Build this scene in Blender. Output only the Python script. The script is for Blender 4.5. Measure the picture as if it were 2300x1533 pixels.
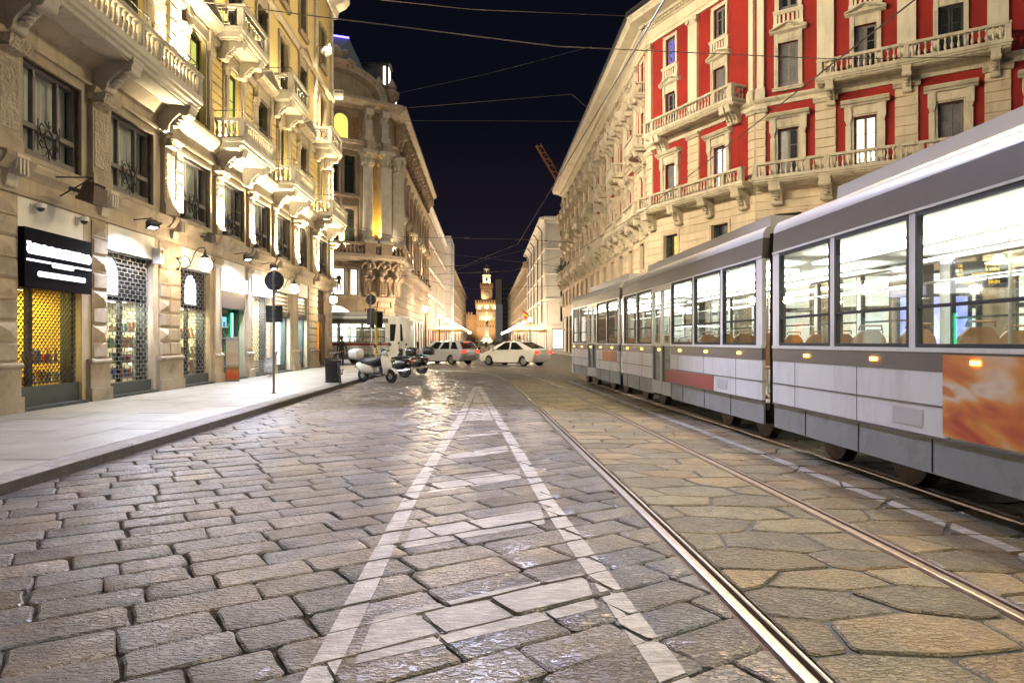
import bpy, bmesh, math, random
from mathutils import Matrix, Vector
random.seed(7)
R = math.radians
for o in list(bpy.data.objects):
    bpy.data.objects.remove(o)
SC = bpy.context.scene
COL = SC.collection

# ------------------------------------------------------------------ camera, world, light, exposure
FPX, CX, CY, CAMH = 1533.0, 1093.0, 766.5, 1.475
cam_data = bpy.data.cameras.new('camera')
cam_data.sensor_width = 36.0
cam_data.lens = 24.0
cam_data.shift_x = (1150.0 - CX) / 2300.0
cam_data.clip_start = 0.05
cam_data.clip_end = 3000.0
cam = bpy.data.objects.new('camera', cam_data)
cam.location = (0, 0, CAMH)
cam.rotation_euler = (R(90), 0, 0)
COL.objects.link(cam)
SC.camera = cam

world = bpy.data.worlds.new('World')
SC.world = world
world.use_nodes = True
wn = world.node_tree
wn.nodes.clear()
w_out = wn.nodes.new('ShaderNodeOutputWorld')
w_bg = wn.nodes.new('ShaderNodeBackground')
w_sky = wn.nodes.new('ShaderNodeTexSky')
w_sky.sky_type = 'NISHITA'
w_sky.sun_disc = False
w_sky.sun_elevation = R(-2.5)
w_sky.sun_rotation = R(200.0)
w_sky.air_density = 1.4
w_sky.dust_density = 3.0
w_mix = wn.nodes.new('ShaderNodeMixRGB')
w_mix.blend_type = 'MULTIPLY'
w_mix.inputs[0].default_value = 1.0
w_mix.inputs[2].default_value = (0.22, 0.40, 1.0, 1)
wn.links.new(w_sky.outputs[0], w_mix.inputs[1])
# city glow: the night sky is faintly violet near the horizon all round and nearly black overhead
w_co = wn.nodes.new('ShaderNodeTexCoord'); w_sep = wn.nodes.new('ShaderNodeSeparateXYZ'); w_ramp = wn.nodes.new('ShaderNodeValToRGB')
wn.links.new(w_co.outputs['Generated'], w_sep.inputs[0]); wn.links.new(w_sep.outputs[2], w_ramp.inputs[0])
for e_, (p_, c_) in zip([w_ramp.color_ramp.elements[0], w_ramp.color_ramp.elements[1], w_ramp.color_ramp.elements.new(.5), w_ramp.color_ramp.elements.new(.6)], ((0.0, (.016, .0115, .022, 1)), (.12, (.0060, .0048, .0100, 1)), (.30, (.0023, .0022, .0044, 1)), (.60, (.0015, .0015, .0025, 1)))):
    e_.position = p_; e_.color = c_
w_add = wn.nodes.new('ShaderNodeMixRGB'); w_add.blend_type = 'ADD'; w_add.inputs[0].default_value = 0.04
wn.links.new(w_ramp.outputs[0], w_add.inputs[1]); wn.links.new(w_mix.outputs[0], w_add.inputs[2])
wn.links.new(w_add.outputs[0], w_bg.inputs[0])
w_bg.inputs[1].default_value = 1.0
wn.links.new(w_bg.outputs[0], w_out.inputs[0])

night_fill = bpy.data.lights.new('night_fill', 'SUN')  # faint warm sun lamp added as fill for the night
night_fill.energy = 0.02
night_fill.angle = R(12)
night_fill.color = (1.0, 0.86, 0.72)
night_fill_o = bpy.data.objects.new('night_fill', night_fill)
night_fill_o.rotation_euler = (R(35), R(20), 0)
COL.objects.link(night_fill_o)

SC.view_settings.view_transform = 'Standard'
SC.view_settings.look = 'None'
SC.view_settings.exposure = 0.25
SC.view_settings.gamma = 1.0
SC.view_settings.use_curve_mapping = False
SC.render.engine = 'CYCLES'
SC.cycles.use_denoising = True
SC.cycles.max_bounces = 5
SC.cycles.diffuse_bounces = 3
SC.cycles.glossy_bounces = 3
SC.cycles.transmission_bounces = 4
SC.cycles.transparent_max_bounces = 10
SC.cycles.sample_clamp_indirect = 4.0
SC.cycles.caustics_reflective = False
SC.cycles.caustics_refractive = False

# ------------------------------------------------------------------ helpers
def TR(x, y, z): return Matrix.Translation((x, y, z))
def RZ(a): return Matrix.Rotation(a, 4, 'Z')
def RX(a): return Matrix.Rotation(a, 4, 'X')
def RY(a): return Matrix.Rotation(a, 4, 'Y')
def SCL(x, y, z): return Matrix.Diagonal((x, y, z, 1))
def px2(px, py, Y): return ((px - CX) / FPX * Y, CAMH - (py - CY) * Y / FPX)
def gnd(px, py, z=0.0):
    Y = (CAMH - z) * FPX / (py - CY)
    return ((px - CX) / FPX * Y, Y)

class MB:
    """collects geometry for one mesh"""
    def __init__(s): s.v = []; s.f = []; s.mi = []; s.m = 0; s.M = None
    def add(s, vs, fs):
        b = len(s.v)
        if s.M is not None: vs = [s.M @ Vector(p) for p in vs]
        s.v += [tuple(p) for p in vs]
        for f in fs:
            s.f.append(tuple(i + b for i in f)); s.mi.append(s.m)
        return s
    def box(s, x0, x1, y0, y1, z0, z1):
        return s.add([(x0,y0,z0),(x1,y0,z0),(x1,y1,z0),(x0,y1,z0),(x0,y0,z1),(x1,y0,z1),(x1,y1,z1),(x0,y1,z1)],
                     [(3,2,1,0),(4,5,6,7),(0,1,5,4),(1,2,6,5),(2,3,7,6),(3,0,4,7)])
    def quad(s, a, b, c, d): return s.add([a, b, c, d], [(0,1,2,3)])
    def prism(s, poly, fn, a, b):
        """poly: 2-D ring, fn(p, t) -> 3-D; extruded from t=a to t=b, capped"""
        n = len(poly)
        vs = [fn(p, a) for p in poly] + [fn(p, b) for p in poly]
        fs = [(i, (i+1) % n, n + (i+1) % n, n + i) for i in range(n)] + [tuple(range(n))[::-1], tuple(range(n, 2*n))]
        return s.add(vs, fs)
    def mould(s, prof, u0, u1):
        """profile of (outward d, z) run along x; closed against y=0"""
        return s.prism(prof, lambda p, t: (t, -p[0], p[1]), u0, u1)
    def lathe(s, prof, n=12, c=(0,0,0), a0=0.0, a1=2*math.pi):
        full = abs(a1 - a0 - 2*math.pi) < 1e-6
        k = n if full else n + 1
        vs = []
        for r, z in prof:
            for i in range(k):
                a = a0 + (a1 - a0) * i / n
                vs.append((c[0] + r*math.cos(a), c[1] + r*math.sin(a), c[2] + z))
        fs = []
        for j in range(len(prof) - 1):
            for i in range(n):
                i2 = (i+1) % k
                fs.append((j*k+i, j*k+i2, (j+1)*k+i2, (j+1)*k+i))
        if full:
            if prof[0][0] > 1e-5: fs.append(tuple(range(k))[::-1])
            if prof[-1][0] > 1e-5: fs.append(tuple(range((len(prof)-1)*k, len(prof)*k)))
        return s.add(vs, fs)
    def tube(s, pts, r, n=6, cap=True):
        pts = [Vector(p) for p in pts]
        rs = r if isinstance(r, (list, tuple)) else [r]*len(pts)
        vs = []; fs = []
        up = Vector((0,0,1)); prev = None
        for i, p in enumerate(pts):
            d = (pts[min(i+1, len(pts)-1)] - pts[max(i-1, 0)])
            d = d.normalized() if d.length > 1e-9 else Vector((0,0,1))
            if prev is None:
                a = d.cross(up)
                if a.length < 1e-3: a = d.cross(Vector((1,0,0)))
            else:
                a = prev - d * prev.dot(d)
                if a.length < 1e-6: a = d.cross(up)
            a.normalize(); prev = a
            b = d.cross(a)
            for k in range(n):
                t = 2*math.pi*k/n
                vs.append(p + (a*math.cos(t) + b*math.sin(t))*rs[i])
        for i in range(len(pts)-1):
            for k in range(n):
                k2 = (k+1) % n
                fs.append((i*n+k, i*n+k2, (i+1)*n+k2, (i+1)*n+k))
        if cap:
            fs.append(tuple(range(n))[::-1]); fs.append(tuple(range((len(pts)-1)*n, len(pts)*n)))
        return s.add(vs, fs)
    def sphere(s, c, r, n=12, m=8, sz=1.0):
        return s.lathe([(max(1e-6, r*math.sin(math.pi*j/m)), -r*sz*math.cos(math.pi*j/m)) for j in range(m+1)], n, c)
    def mesh(s, name='m', smooth=False, mats=()):
        me = bpy.data.meshes.new(name)
        me.from_pydata(s.v, [], s.f)
        for m in mats: me.materials.append(m)
        if len(mats) > 1: me.polygons.foreach_set('material_index', s.mi)
        bm = bmesh.new(); bm.from_mesh(me)
        bmesh.ops.recalc_face_normals(bm, faces=bm.faces)
        bm.to_mesh(me); bm.free()
        if smooth:
            me.polygons.foreach_set('use_smooth', [True]*len(me.polygons))
            try: me.set_sharp_from_angle(angle=R(38))
            except Exception: pass
        me.update()
        return me

WM = {}
ORD = ['first', 'second', 'third', 'fourth', 'fifth', 'sixth', 'seventh', 'eighth', 'ninth', 'tenth', 'eleventh', 'twelfth', 'thirteenth', 'fourteenth', 'fifteenth', 'sixteenth', 'seventeenth']
def link(o, parent=None, M=None):
    """M is the world matrix"""
    M = M if M is not None else Matrix.Identity(4)
    COL.objects.link(o)
    if parent is not None:
        o.parent = parent
        o.matrix_parent_inverse = Matrix.Identity(4)
        o.matrix_basis = WM[parent.name].inverted() @ M
    else:
        o.matrix_basis = M
    WM[o.name] = M.copy()
    return o
def obj(name, src, mat, parent=None, M=None, smooth=False):
    if isinstance(src, MB):
        mats = mat if isinstance(mat, (list, tuple)) else [mat]
        me = src.mesh(name, smooth, mats)
    else:
        me = src
        if mat is not None and len(me.materials) == 0: me.materials.append(mat)
    return link(bpy.data.objects.new(name, me), parent, M)
def tag(o, label, cat, group=None, kind=None):
    if label: o['label'] = label
    if cat: o['category'] = cat
    if group: o['group'] = group
    if kind: o['kind'] = kind
    return o
def thing(name, label, cat, M=None, group=None):
    o = bpy.data.objects.new(name, None)
    o.empty_display_size = 0.2
    link(o, None, M)
    return tag(o, label, cat, group)
def structure(o):
    o['kind'] = 'structure'; return o
MC = {}
def cached(key, fn):
    if key not in MC: MC[key] = fn()
    return MC[key]
def light(name, kind, M, energy, color, parent=None, **kw):
    d = bpy.data.lights.new(name, kind)
    d.energy = energy; d.color = color
    for k, v in kw.items(): setattr(d, k, v)
    return link(bpy.data.objects.new(name, d), parent, M)
def aim(p, q):
    """matrix at p whose -Z looks at q"""
    d = (Vector(q) - Vector(p)).normalized()
    return Matrix.Translation(p) @ d.to_track_quat('-Z', 'Y').to_matrix().to_4x4()
def text_mesh(txt, size, extrude=0.003, name='lettering'):
    c = bpy.data.curves.new(name, 'FONT')
    c.body = txt; c.size = size; c.extrude = extrude; c.resolution_u = 3
    o = bpy.data.objects.new(name, c); COL.objects.link(o)
    dg = bpy.context.evaluated_depsgraph_get()
    me = bpy.data.meshes.new_from_object(o.evaluated_get(dg))
    bpy.data.objects.remove(o)
    return me

# ------------------------------------------------------------------ materials
def new_mat(name):
    m = bpy.data.materials.new(name)
    m.use_nodes = True
    return m, m.node_tree, m.node_tree.nodes['Principled BSDF']
def node(nt, t, **kw):
    n = nt.nodes.new(t)
    for k, v in kw.items():
        setattr(n, k, v)
    return n
def mix_rgb(nt, mode, fac, a, b):
    n = nt.nodes.new('ShaderNodeMixRGB'); n.blend_type = mode
    for i, x in ((0, fac), (1, a), (2, b)):
        if hasattr(x, 'is_output'): nt.links.new(x, n.inputs[i])
        elif isinstance(x, (int, float)): n.inputs[i].default_value = x
        else: n.inputs[i].default_value = (*x[:3], 1)
    return n.outputs[0]
def ramp(nt, src, stops):
    n = nt.nodes.new('ShaderNodeValToRGB')
    el = n.color_ramp.elements
    while len(el) < len(stops): el.new(0.5)
    for e, (p, c) in zip(el, stops):
        e.position = p; e.color = (*c, 1) if len(c) == 3 else c
    nt.links.new(src, n.inputs[0])
    return n.outputs[0]
def noise(nt, co, scale, detail=4, rough=0.55, dist=0.0):
    n = nt.nodes.new('ShaderNodeTexNoise')
    n.inputs['Scale'].default_value = scale; n.inputs['Detail'].default_value = detail
    n.inputs['Roughness'].default_value = rough; n.inputs['Distortion'].default_value = dist
    nt.links.new(co, n.inputs['Vector'])
    return n.outputs[0]
def surf(name, col, rough=0.7, var=0.25, scale=3.0, bump=0.0, bscale=40.0, rand=0.12, metal=0.0, stain=0.0, spec=0.5, dirt=(0.35, 0.30, 0.24), vstreak=False):
    """procedural surface: large tonal drift, small grain, per-object variation, optional stains"""
    m, nt, b = new_mat(name)
    geo = node(nt, 'ShaderNodeNewGeometry')
    co = geo.outputs['Position']
    n1 = noise(nt, co, scale, 5)
    c = mix_rgb(nt, 'MIX', ramp(nt, n1, [(0.3, (0,0,0)), (0.7, (1,1,1))]), [x*(1-var) for x in col], [min(1, x*(1+var*0.6)) for x in col])
    if stain > 0:
        co2 = co
        if vstreak:
            mp = node(nt, 'ShaderNodeMapping'); mp.inputs['Scale'].default_value = (1, 1, 0.18)
            nt.links.new(co, mp.inputs[0]); co2 = mp.outputs[0]
        n2 = noise(nt, co2, scale*2.3, 6, 0.7, 0.6)
        f = ramp(nt, n2, [(0.50, (0,0,0)), (0.72, (stain,)*3)])
        c = mix_rgb(nt, 'MULTIPLY', f, c, dirt)
    if rand > 0:
        oi = node(nt, 'ShaderNodeObjectInfo')
        mr = node(nt, 'ShaderNodeMapRange')
        mr.inputs['To Min'].default_value = 1 - rand; mr.inputs['To Max'].default_value = 1 + rand
        nt.links.new(oi.outputs['Random'], mr.inputs['Value'])
        hs = node(nt, 'ShaderNodeHueSaturation')
        nt.links.new(mr.outputs[0], hs.inputs['Value']); nt.links.new(c, hs.inputs['Color'])
        c = hs.outputs[0]
    nt.links.new(c, b.inputs['Base Color'])
    b.inputs['Roughness'].default_value = rough
    b.inputs['Metallic'].default_value = metal
    b.inputs['Specular IOR Level'].default_value = spec
    if bump > 0:
        nb = noise(nt, co, bscale, 6, 0.65)
        bp = node(nt, 'ShaderNodeBump'); bp.inputs['Strength'].default_value = bump; bp.inputs['Distance'].default_value = 0.02
        nt.links.new(nb, bp.inputs['Height']); nt.links.new(bp.outputs[0], b.inputs['Normal'])
    return m
def emis(name, col, strength):
    m = bpy.data.materials.new(name); m.use_nodes = True
    nt = m.node_tree; nt.nodes.clear()
    o = nt.nodes.new('ShaderNodeOutputMaterial'); e = nt.nodes.new('ShaderNodeEmission')
    e.inputs[0].default_value = (*col, 1); e.inputs[1].default_value = strength
    nt.links.new(e.outputs[0], o.inputs[0])
    return m
def emis_var(name, cola, colb, strength, scale):
    """a lit window: curtains and things inside make it uneven"""
    m = bpy.data.materials.new(name); m.use_nodes = True
    nt = m.node_tree; nt.nodes.clear()
    o = nt.nodes.new('ShaderNodeOutputMaterial'); e = nt.nodes.new('ShaderNodeEmission')
    geo = node(nt, 'ShaderNodeNewGeometry')
    n = noise(nt, geo.outputs['Position'], scale, 3)
    c = mix_rgb(nt, 'MIX', ramp(nt, n, [(0.38, (0,0,0)), (0.62, (1,1,1))]), cola, colb)
    nt.links.new(c, e.inputs[0]); e.inputs[1].default_value = strength
    nt.links.new(e.outputs[0], o.inputs[0])
    return m
def clear_glass(name, tint=(0.9, 0.95, 0.95), gloss=0.12, rough=0.02):
    m = bpy.data.materials.new(name); m.use_nodes = True
    nt = m.node_tree; nt.nodes.clear()
    o = nt.nodes.new('ShaderNodeOutputMaterial'); t = nt.nodes.new('ShaderNodeBsdfTransparent'); g = nt.nodes.new('ShaderNodeBsdfGlossy')
    t.inputs[0].default_value = (*tint, 1); g.inputs['Roughness'].default_value = rough
    lw = nt.nodes.new('ShaderNodeLayerWeight'); fr = nt.nodes.new('ShaderNodeMath'); fr.operation = 'POWER'; fr.inputs[1].default_value = 4.0
    nt.links.new(lw.outputs['Facing'], fr.inputs[0])
    sc_ = nt.nodes.new('ShaderNodeMath'); sc_.operation = 'MULTIPLY'; sc_.inputs[1].default_value = 0.55; nt.links.new(fr.outputs[0], sc_.inputs[0]); fr = sc_
    mx = nt.nodes.new('ShaderNodeMixShader')
    ad = nt.nodes.new('ShaderNodeMath'); ad.operation = 'ADD'; ad.inputs[1].default_value = gloss*0.3
    nt.links.new(fr.outputs[0], ad.inputs[0]); nt.links.new(ad.outputs[0], mx.inputs[0])
    nt.links.new(t.outputs[0], mx.inputs[1]); nt.links.new(g.outputs[0], mx.inputs[2])
    nt.links.new(mx.outputs[0], o.inputs[0])
    return m

STONE = surf('warm_stone', (0.43, 0.36, 0.27), 0.75, 0.22, 1.3, 0.25, 60, 0.10, stain=0.5, vstreak=True)
STONE_LT = surf('pale_stone', (0.60, 0.55, 0.47), 0.7, 0.15, 1.5, 0.15, 60, 0.08, stain=0.35, vstreak=True)
STONE_DK = surf('dark_stone', (0.33, 0.28, 0.22), 0.8, 0.25, 1.5, 0.5, 45, 0.14, stain=0.5)
STONE_PIT = surf('pitted_stone', (0.40, 0.34, 0.27), 0.85, 0.25, 2.0, 1.0, 55, 0.10, stain=0.4)
STONE_BROWN = surf('brown_stone', (0.36, 0.28, 0.20), 0.8, 0.25, 0.6, 0.5, 12, 0.16, stain=0.6, vstreak=True)
CREAM = surf('cream_stucco', (0.74, 0.67, 0.51), 0.75, 0.12, 0.8, 0.08, 50, 0.06, stain=0.30, vstreak=True)
CREAM_WORN = surf('worn_cream_stone', (0.63, 0.56, 0.43), 0.8, 0.22, 1.2, 0.25, 40, 0.10, stain=0.65, vstreak=True)
PEACH = surf('peach_stone', (0.66, 0.54, 0.39), 0.78, 0.15, 1.0, 0.12, 50, 0.08, stain=0.30, vstreak=True)
RED = surf('red_stucco', (0.31, 0.016, 0.011), 0.85, 0.24, 0.7, 0.08, 60, 0.05, stain=0.55, dirt=(0.55, 0.5, 0.5), vstreak=True)
YELLOW = surf('yellow_stucco', (0.68, 0.52, 0.22), 0.8, 0.10, 0.7, 0.05, 60, 0.04, stain=0.25, dirt=(0.6, 0.55, 0.45))
WHITEWALL = surf('white_stucco', (0.70, 0.68, 0.62), 0.8, 0.08, 0.4, 0.05, 40, 0.05, stain=0.2)
PINKWALL = surf('salmon_stucco', (0.58, 0.33, 0.22), 0.8, 0.12, 0.4, 0.05, 40, 0.05)
TANWALL = surf('tan_stucco', (0.42, 0.35, 0.27), 0.8, 0.15, 0.4, 0.05, 40, 0.06)
BRICKRED = surf('castle_brick', (0.42, 0.24, 0.14), 0.85, 0.2, 0.15, 0.1, 5, 0.05)
SHEET = surf('white_sheeting', (0.78, 0.77, 0.76), 0.6, 0.05, 0.3, 0.05, 4, 0.02)
ROOFDARK = surf('dark_roof', (0.035, 0.035, 0.045), 0.6, 0.2, 0.8, 0.1, 20, 0.1)
DARKMET = surf('dark_iron', (0.03, 0.03, 0.035), 0.45, 0.2, 8, 0.1, 80, 0.1, spec=0.5)
GREYMET = surf('grey_paint_metal', (0.16, 0.16, 0.17), 0.45, 0.1, 5, 0.03, 60, 0.05)
SIGNBACK = surf('sign_back_metal', (0.055, 0.065, 0.075), 0.5, 0.15, 6, 0.03, 60, 0.05)
BROWNMET = surf('brown_painted_metal', (0.09, 0.065, 0.05), 0.5, 0.2, 6, 0.05, 60, 0.05)
WINFRAME = surf('grey_window_frame', (0.17, 0.155, 0.155), 0.5, 0.1, 5, 0.03, 60, 0.05)
SHUTTER = surf('dark_shutter', (0.035, 0.045, 0.045), 0.55, 0.15, 5, 0.03, 60, 0.05)
WOODFR = surf('weathered_window_wood', (0.20, 0.18, 0.18), 0.6, 0.2, 6, 0.08, 60, 0.1)
STEEL = surf('polished_rail_steel', (0.48, 0.45, 0.41), 0.36, 0.15, 12, 0.05, 90, 0.0, metal=1.0)
DULLST = surf('dull_rail_steel', (0.30, 0.24, 0.19), 0.42, 0.25, 12, 0.1, 90, 0.0, metal=0.9)
RUST = surf('rail_rust', (0.13, 0.075, 0.045), 0.6, 0.3, 14, 0.3, 80, 0.0, metal=0.3)
GROUT = surf('joint_grit', (0.045, 0.038, 0.030), 0.95, 0.4, 9, 0.6, 60, 0.0)
WHITE_PANEL = surf('white_fascia', (0.80, 0.79, 0.74), 0.6, 0.05, 2, 0.03, 60, 0.02, stain=0.12)
BLACKPANEL = surf('black_sign_panel', (0.006, 0.005, 0.011), 0.8, 0.2, 3, 0.0, 60, 0.0, spec=0.05)
def pane_mat(name, col, rough=0.08):
    m, nt, b = new_mat(name)
    b.inputs['Base Color'].default_value = (*col, 1); b.inputs['Roughness'].default_value = rough
    b.inputs['Specular IOR Level'].default_value = 0.8
    return m
PANE_DK = pane_mat('dark_window_pane', (0.02, 0.022, 0.026))
PANE_CURT = surf('curtained_pane', (0.20, 0.20, 0.21), 0.15, 0.35, 1.6, 0, 40, 0.2, spec=0.8)
PANE_LIT = emis_var('lit_white_pane', (1.0, 0.95, 0.80), (1.0, 0.86, 0.62), 2.2, 1.2)
PANE_YEL = emis_var('lit_yellow_pane', (1.0, 0.78, 0.20), (0.85, 0.60, 0.12), 1.1, 1.5)
PANE_GRN = emis_var('lit_yellow_green_pane', (0.95, 0.95, 0.25), (0.65, 0.70, 0.10), 0.8, 1.5)
PANE_BLUE = emis_var('lit_blue_pane', (0.25, 0.2, 1.0), (0.02, 0.02, 0.15), 1.2, 6)
GLASS = clear_glass('clear_glass')
TRAMGLASS = clear_glass('tram_glass', (.86, .90, .90), .42, .03)
GLOBE = emis('lit_globe', (1.0, 0.74, 0.46), 110.0)
GLOBE_FAR = emis('lit_far_globe', (1.0, 0.76, 0.50), 1150.0)
COOL_LED = emis('cool_led', (0.85, 0.92, 1.0), 25.0)
# ------------------------------------------------------------------ ground, road, pavement
def cobble_mat(name, col, rough, warm=0.0, streak=31):
    m, nt, b = new_mat(name)
    geo = node(nt, 'ShaderNodeNewGeometry'); co = geo.outputs['Position']
    oi = node(nt, 'ShaderNodeObjectInfo')
    n1 = noise(nt, co, 5.0, 6, 0.6)
    n0 = noise(nt, co, 1.7, 2, 0.5)
    c = mix_rgb(nt, 'MIX', ramp(nt, n1, [(0.35, (0,0,0)), (0.65, (1,1,1))]), [x*0.72 for x in col], [x*1.25 for x in col])
    c = mix_rgb(nt, 'MIX', ramp(nt, n0, [(0.40, (0,0,0)), (0.62, (0.6,)*3)]), c, [col[0]*1.15, col[1]*0.95, col[2]*0.68])
    n2 = noise(nt, co, 60, 4, 0.7)
    c = mix_rgb(nt, 'MULTIPLY', 0.55, c, ramp(nt, n2, [(0.30, (0.35,)*3), (0.60, (1.15,)*3)]))
    mr = node(nt, 'ShaderNodeMapRange'); mr.inputs['To Min'].default_value = 0.62; mr.inputs['To Max'].default_value = 1.30
    sm = node(nt, 'ShaderNodeMath', operation='ADD'); nt.links.new(oi.outputs['Random'], sm.inputs[0]); nt.links.new(geo.outputs['Random Per Island'], sm.inputs[1])
    fr = node(nt, 'ShaderNodeMath', operation='FRACT'); nt.links.new(sm.outputs[0], fr.inputs[0])
    nt.links.new(fr.outputs[0], mr.inputs['Value'])
    f2 = node(nt, 'ShaderNodeMath', operation='MULTIPLY'); f2.inputs[1].default_value = 7.31; nt.links.new(fr.outputs[0], f2.inputs[0])
    f3 = node(nt, 'ShaderNodeMath', operation='FRACT'); nt.links.new(f2.outputs[0], f3.inputs[0])
    c = mix_rgb(nt, 'MULTIPLY', 1.0, c, ramp(nt, f3.outputs[0], [(0.0, (1.08, .98, .86)), (.5, (1, 1, 1)), (1.0, (.90, .96, 1.08))]))
    hs = node(nt, 'ShaderNodeHueSaturation'); nt.links.new(mr.outputs[0], hs.inputs['Value']); nt.links.new(c, hs.inputs['Color'])
    # oil and rubber stains lie across several stones
    st = ramp(nt, noise(nt, co, .9, 5, .65, .4), [(.48, (1,)*3), (.70, (.55, .53, .52))])
    nt.links.new(mix_rgb(nt, 'MULTIPLY', 1.0, hs.outputs[0], st), b.inputs['Base Color'])
    nr = noise(nt, co, 9, 4)
    rr = node(nt, 'ShaderNodeMapRange'); rr.inputs['To Min'].default_value = rough - 0.12; rr.inputs['To Max'].default_value = rough + 0.2
    nt.links.new(nr, rr.inputs['Value']); nt.links.new(rr.outputs[0], b.inputs['Roughness'])
    # chisel marks: elongated pits along the stone plus coarse undulation
    mp = node(nt, 'ShaderNodeMapping'); mp.inputs['Rotation'].default_value = (0, 0, R(-streak)); mp.inputs['Scale'].default_value = (22, 46, 40)
    nt.links.new(co, mp.inputs[0])
    pits = noise(nt, mp.outputs[0], 1.0, 4, 0.6, 0.4)
    pr = ramp(nt, pits, [(0.40, (0,)*3), (0.54, (1,)*3)])
    und = noise(nt, co, 11, 3, 0.5)
    h = mix_rgb(nt, 'ADD', 1.0, mix_rgb(nt, 'MULTIPLY', 1.0, pr, (0.60,)*3), mix_rgb(nt, 'MULTIPLY', 1.0, und, (0.45,)*3))
    bp = node(nt, 'ShaderNodeBump'); bp.inputs['Strength'].default_value = 1.0; bp.inputs['Distance'].default_value = 0.017
    nt.links.new(h, bp.inputs['Height']); nt.links.new(bp.outputs[0], b.inputs['Normal'])
    b.inputs['Specular IOR Level'].default_value = 0.6
    return m
COB = cobble_mat('grey_cobble', (0.160, 0.152, 0.156), 0.32)
COBW = cobble_mat('olive_cobble', (0.190, 0.158, 0.095), 0.48, streak=0)

def far_paving_mat():
    m, nt, b = new_mat('far_cobble_paving')
    geo = node(nt, 'ShaderNodeNewGeometry'); co = geo.outputs['Position']
    mp = node(nt, 'ShaderNodeMapping'); mp.inputs['Rotation'].default_value = (0, 0, R(-31))
    nt.links.new(co, mp.inputs[0])
    br = node(nt, 'ShaderNodeTexBrick')
    br.inputs['Scale'].default_value = 1.0; br.inputs['Brick Width'].default_value = 0.52; br.inputs['Row Height'].default_value = 0.31
    br.inputs['Mortar Size'].default_value = 0.018; br.inputs['Mortar Smooth'].default_value = 0.4
    br.inputs['Color1'].default_value = (0.17, 0.15, 0.125, 1); br.inputs['Color2'].default_value = (0.11, 0.10, 0.085, 1); br.inputs['Mortar'].default_value = (0.04, 0.034, 0.03, 1)
    nt.links.new(mp.outputs[0], br.inputs['Vector'])
    n = noise(nt, co, 2.0, 6)
    c = mix_rgb(nt, 'MULTIPLY', 0.6, br.outputs[0], ramp(nt, n, [(0.3, (0.5,)*3), (0.7, (1.3,)*3)]))
    nt.links.new(c, b.inputs['Base Color']); b.inputs['Roughness'].default_value = 0.45
    nb = noise(nt, co, 14, 4)
    h = mix_rgb(nt, 'ADD', 1.0, nb, br.outputs['Fac']); 
    inv = node(nt, 'ShaderNodeInvert'); nt.links.new(br.outputs['Fac'], inv.inputs['Color'])
    h = mix_rgb(nt, 'ADD', 0.5, inv.outputs[0], nb)
    bp = node(nt, 'ShaderNodeBump'); bp.inputs['Strength'].default_value = 0.8; bp.inputs['Distance'].default_value = 0.02
    nt.links.new(h, bp.inputs['Height']); nt.links.new(bp.outputs[0], b.inputs['Normal'])
    return m
FARPAVE = far_paving_mat()
SLAB = surf('granite_slab', (0.29, 0.275, 0.245), 0.5, 0.16, 1.6, 0.15, 120, 0.10, stain=0.45, dirt=(0.62, 0.58, 0.52))
KERBST = surf('granite_kerb', (0.27, 0.26, 0.25), 0.7, 0.25, 6, 0.9, 40, 0.15, stain=0.3)
def paint_mat(name, ca, cb, thr):
    m, nt, b = new_mat(name)
    geo = node(nt, 'ShaderNodeNewGeometry'); co = geo.outputs['Position']
    mp = node(nt, 'ShaderNodeMapping'); mp.inputs['Rotation'].default_value = (0, 0, R(-31)); mp.inputs['Scale'].default_value = (7, 26, 20); nt.links.new(co, mp.inputs[0])
    wear = mix_rgb(nt, 'ADD', 0.55, noise(nt, mp.outputs[0], 1.0, 6, .7, .5), noise(nt, co, 2.6, 3, .5))
    f = ramp(nt, wear, [(thr, (0,)*3), (thr+.2, (1,)*3)])
    big = noise(nt, co, 9, 5, .6)
    pc = mix_rgb(nt, 'MIX', ramp(nt, big, [(.35, (0,)*3), (.65, (1,)*3)]), ca, cb)
    nt.links.new(mix_rgb(nt, 'MIX', f, pc, (.20, .18, .16)), b.inputs['Base Color'])
    b.inputs['Roughness'].default_value = .5
    bp = node(nt, 'ShaderNodeBump'); bp.inputs['Strength'].default_value = 1.0; bp.inputs['Distance'].default_value = .010
    nt.links.new(mix_rgb(nt, 'ADD', .6, noise(nt, mp.outputs[0], 1.6, 4, .6), noise(nt, co, 50, 3)), bp.inputs['Height']); nt.links.new(bp.outputs[0], b.inputs['Normal'])
    return m
PAINT = paint_mat('worn_white_road_paint', (.29, .275, .25), (.41, .39, .36), .70)
PAINT_FAINT = paint_mat('faint_road_paint', (.29, .275, .24), (.39, .37, .33), .66)
PAINT_OLD = surf('worn_road_paint', (0.40, 0.38, 0.34), 0.55, 0.30, 9, 0.7, 45, 0.0, stain=0.95, dirt=(0.42, 0.38, 0.33))

g = MB(); g.quad((-1500, -300, -0.10), (1500, -300, -0.10), (1500, 2500, -0.10), (-1500, 2500, -0.10))
structure(obj('ground', g, FARPAVE))
g = MB(); g.quad((-60, 26.0, -0.006), (60, 26.0, -0.006), (60, 640, -0.006), (-60, 640, -0.006))
structure(obj('piazza_paving', g, FARPAVE))
g = MB(); g.quad((-4.75, -14, -0.034), (30, -14, -0.034), (30, 26.0, -0.034), (-4.75, 26.0, -0.034))
road = structure(obj('road', g, GROUT))

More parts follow.
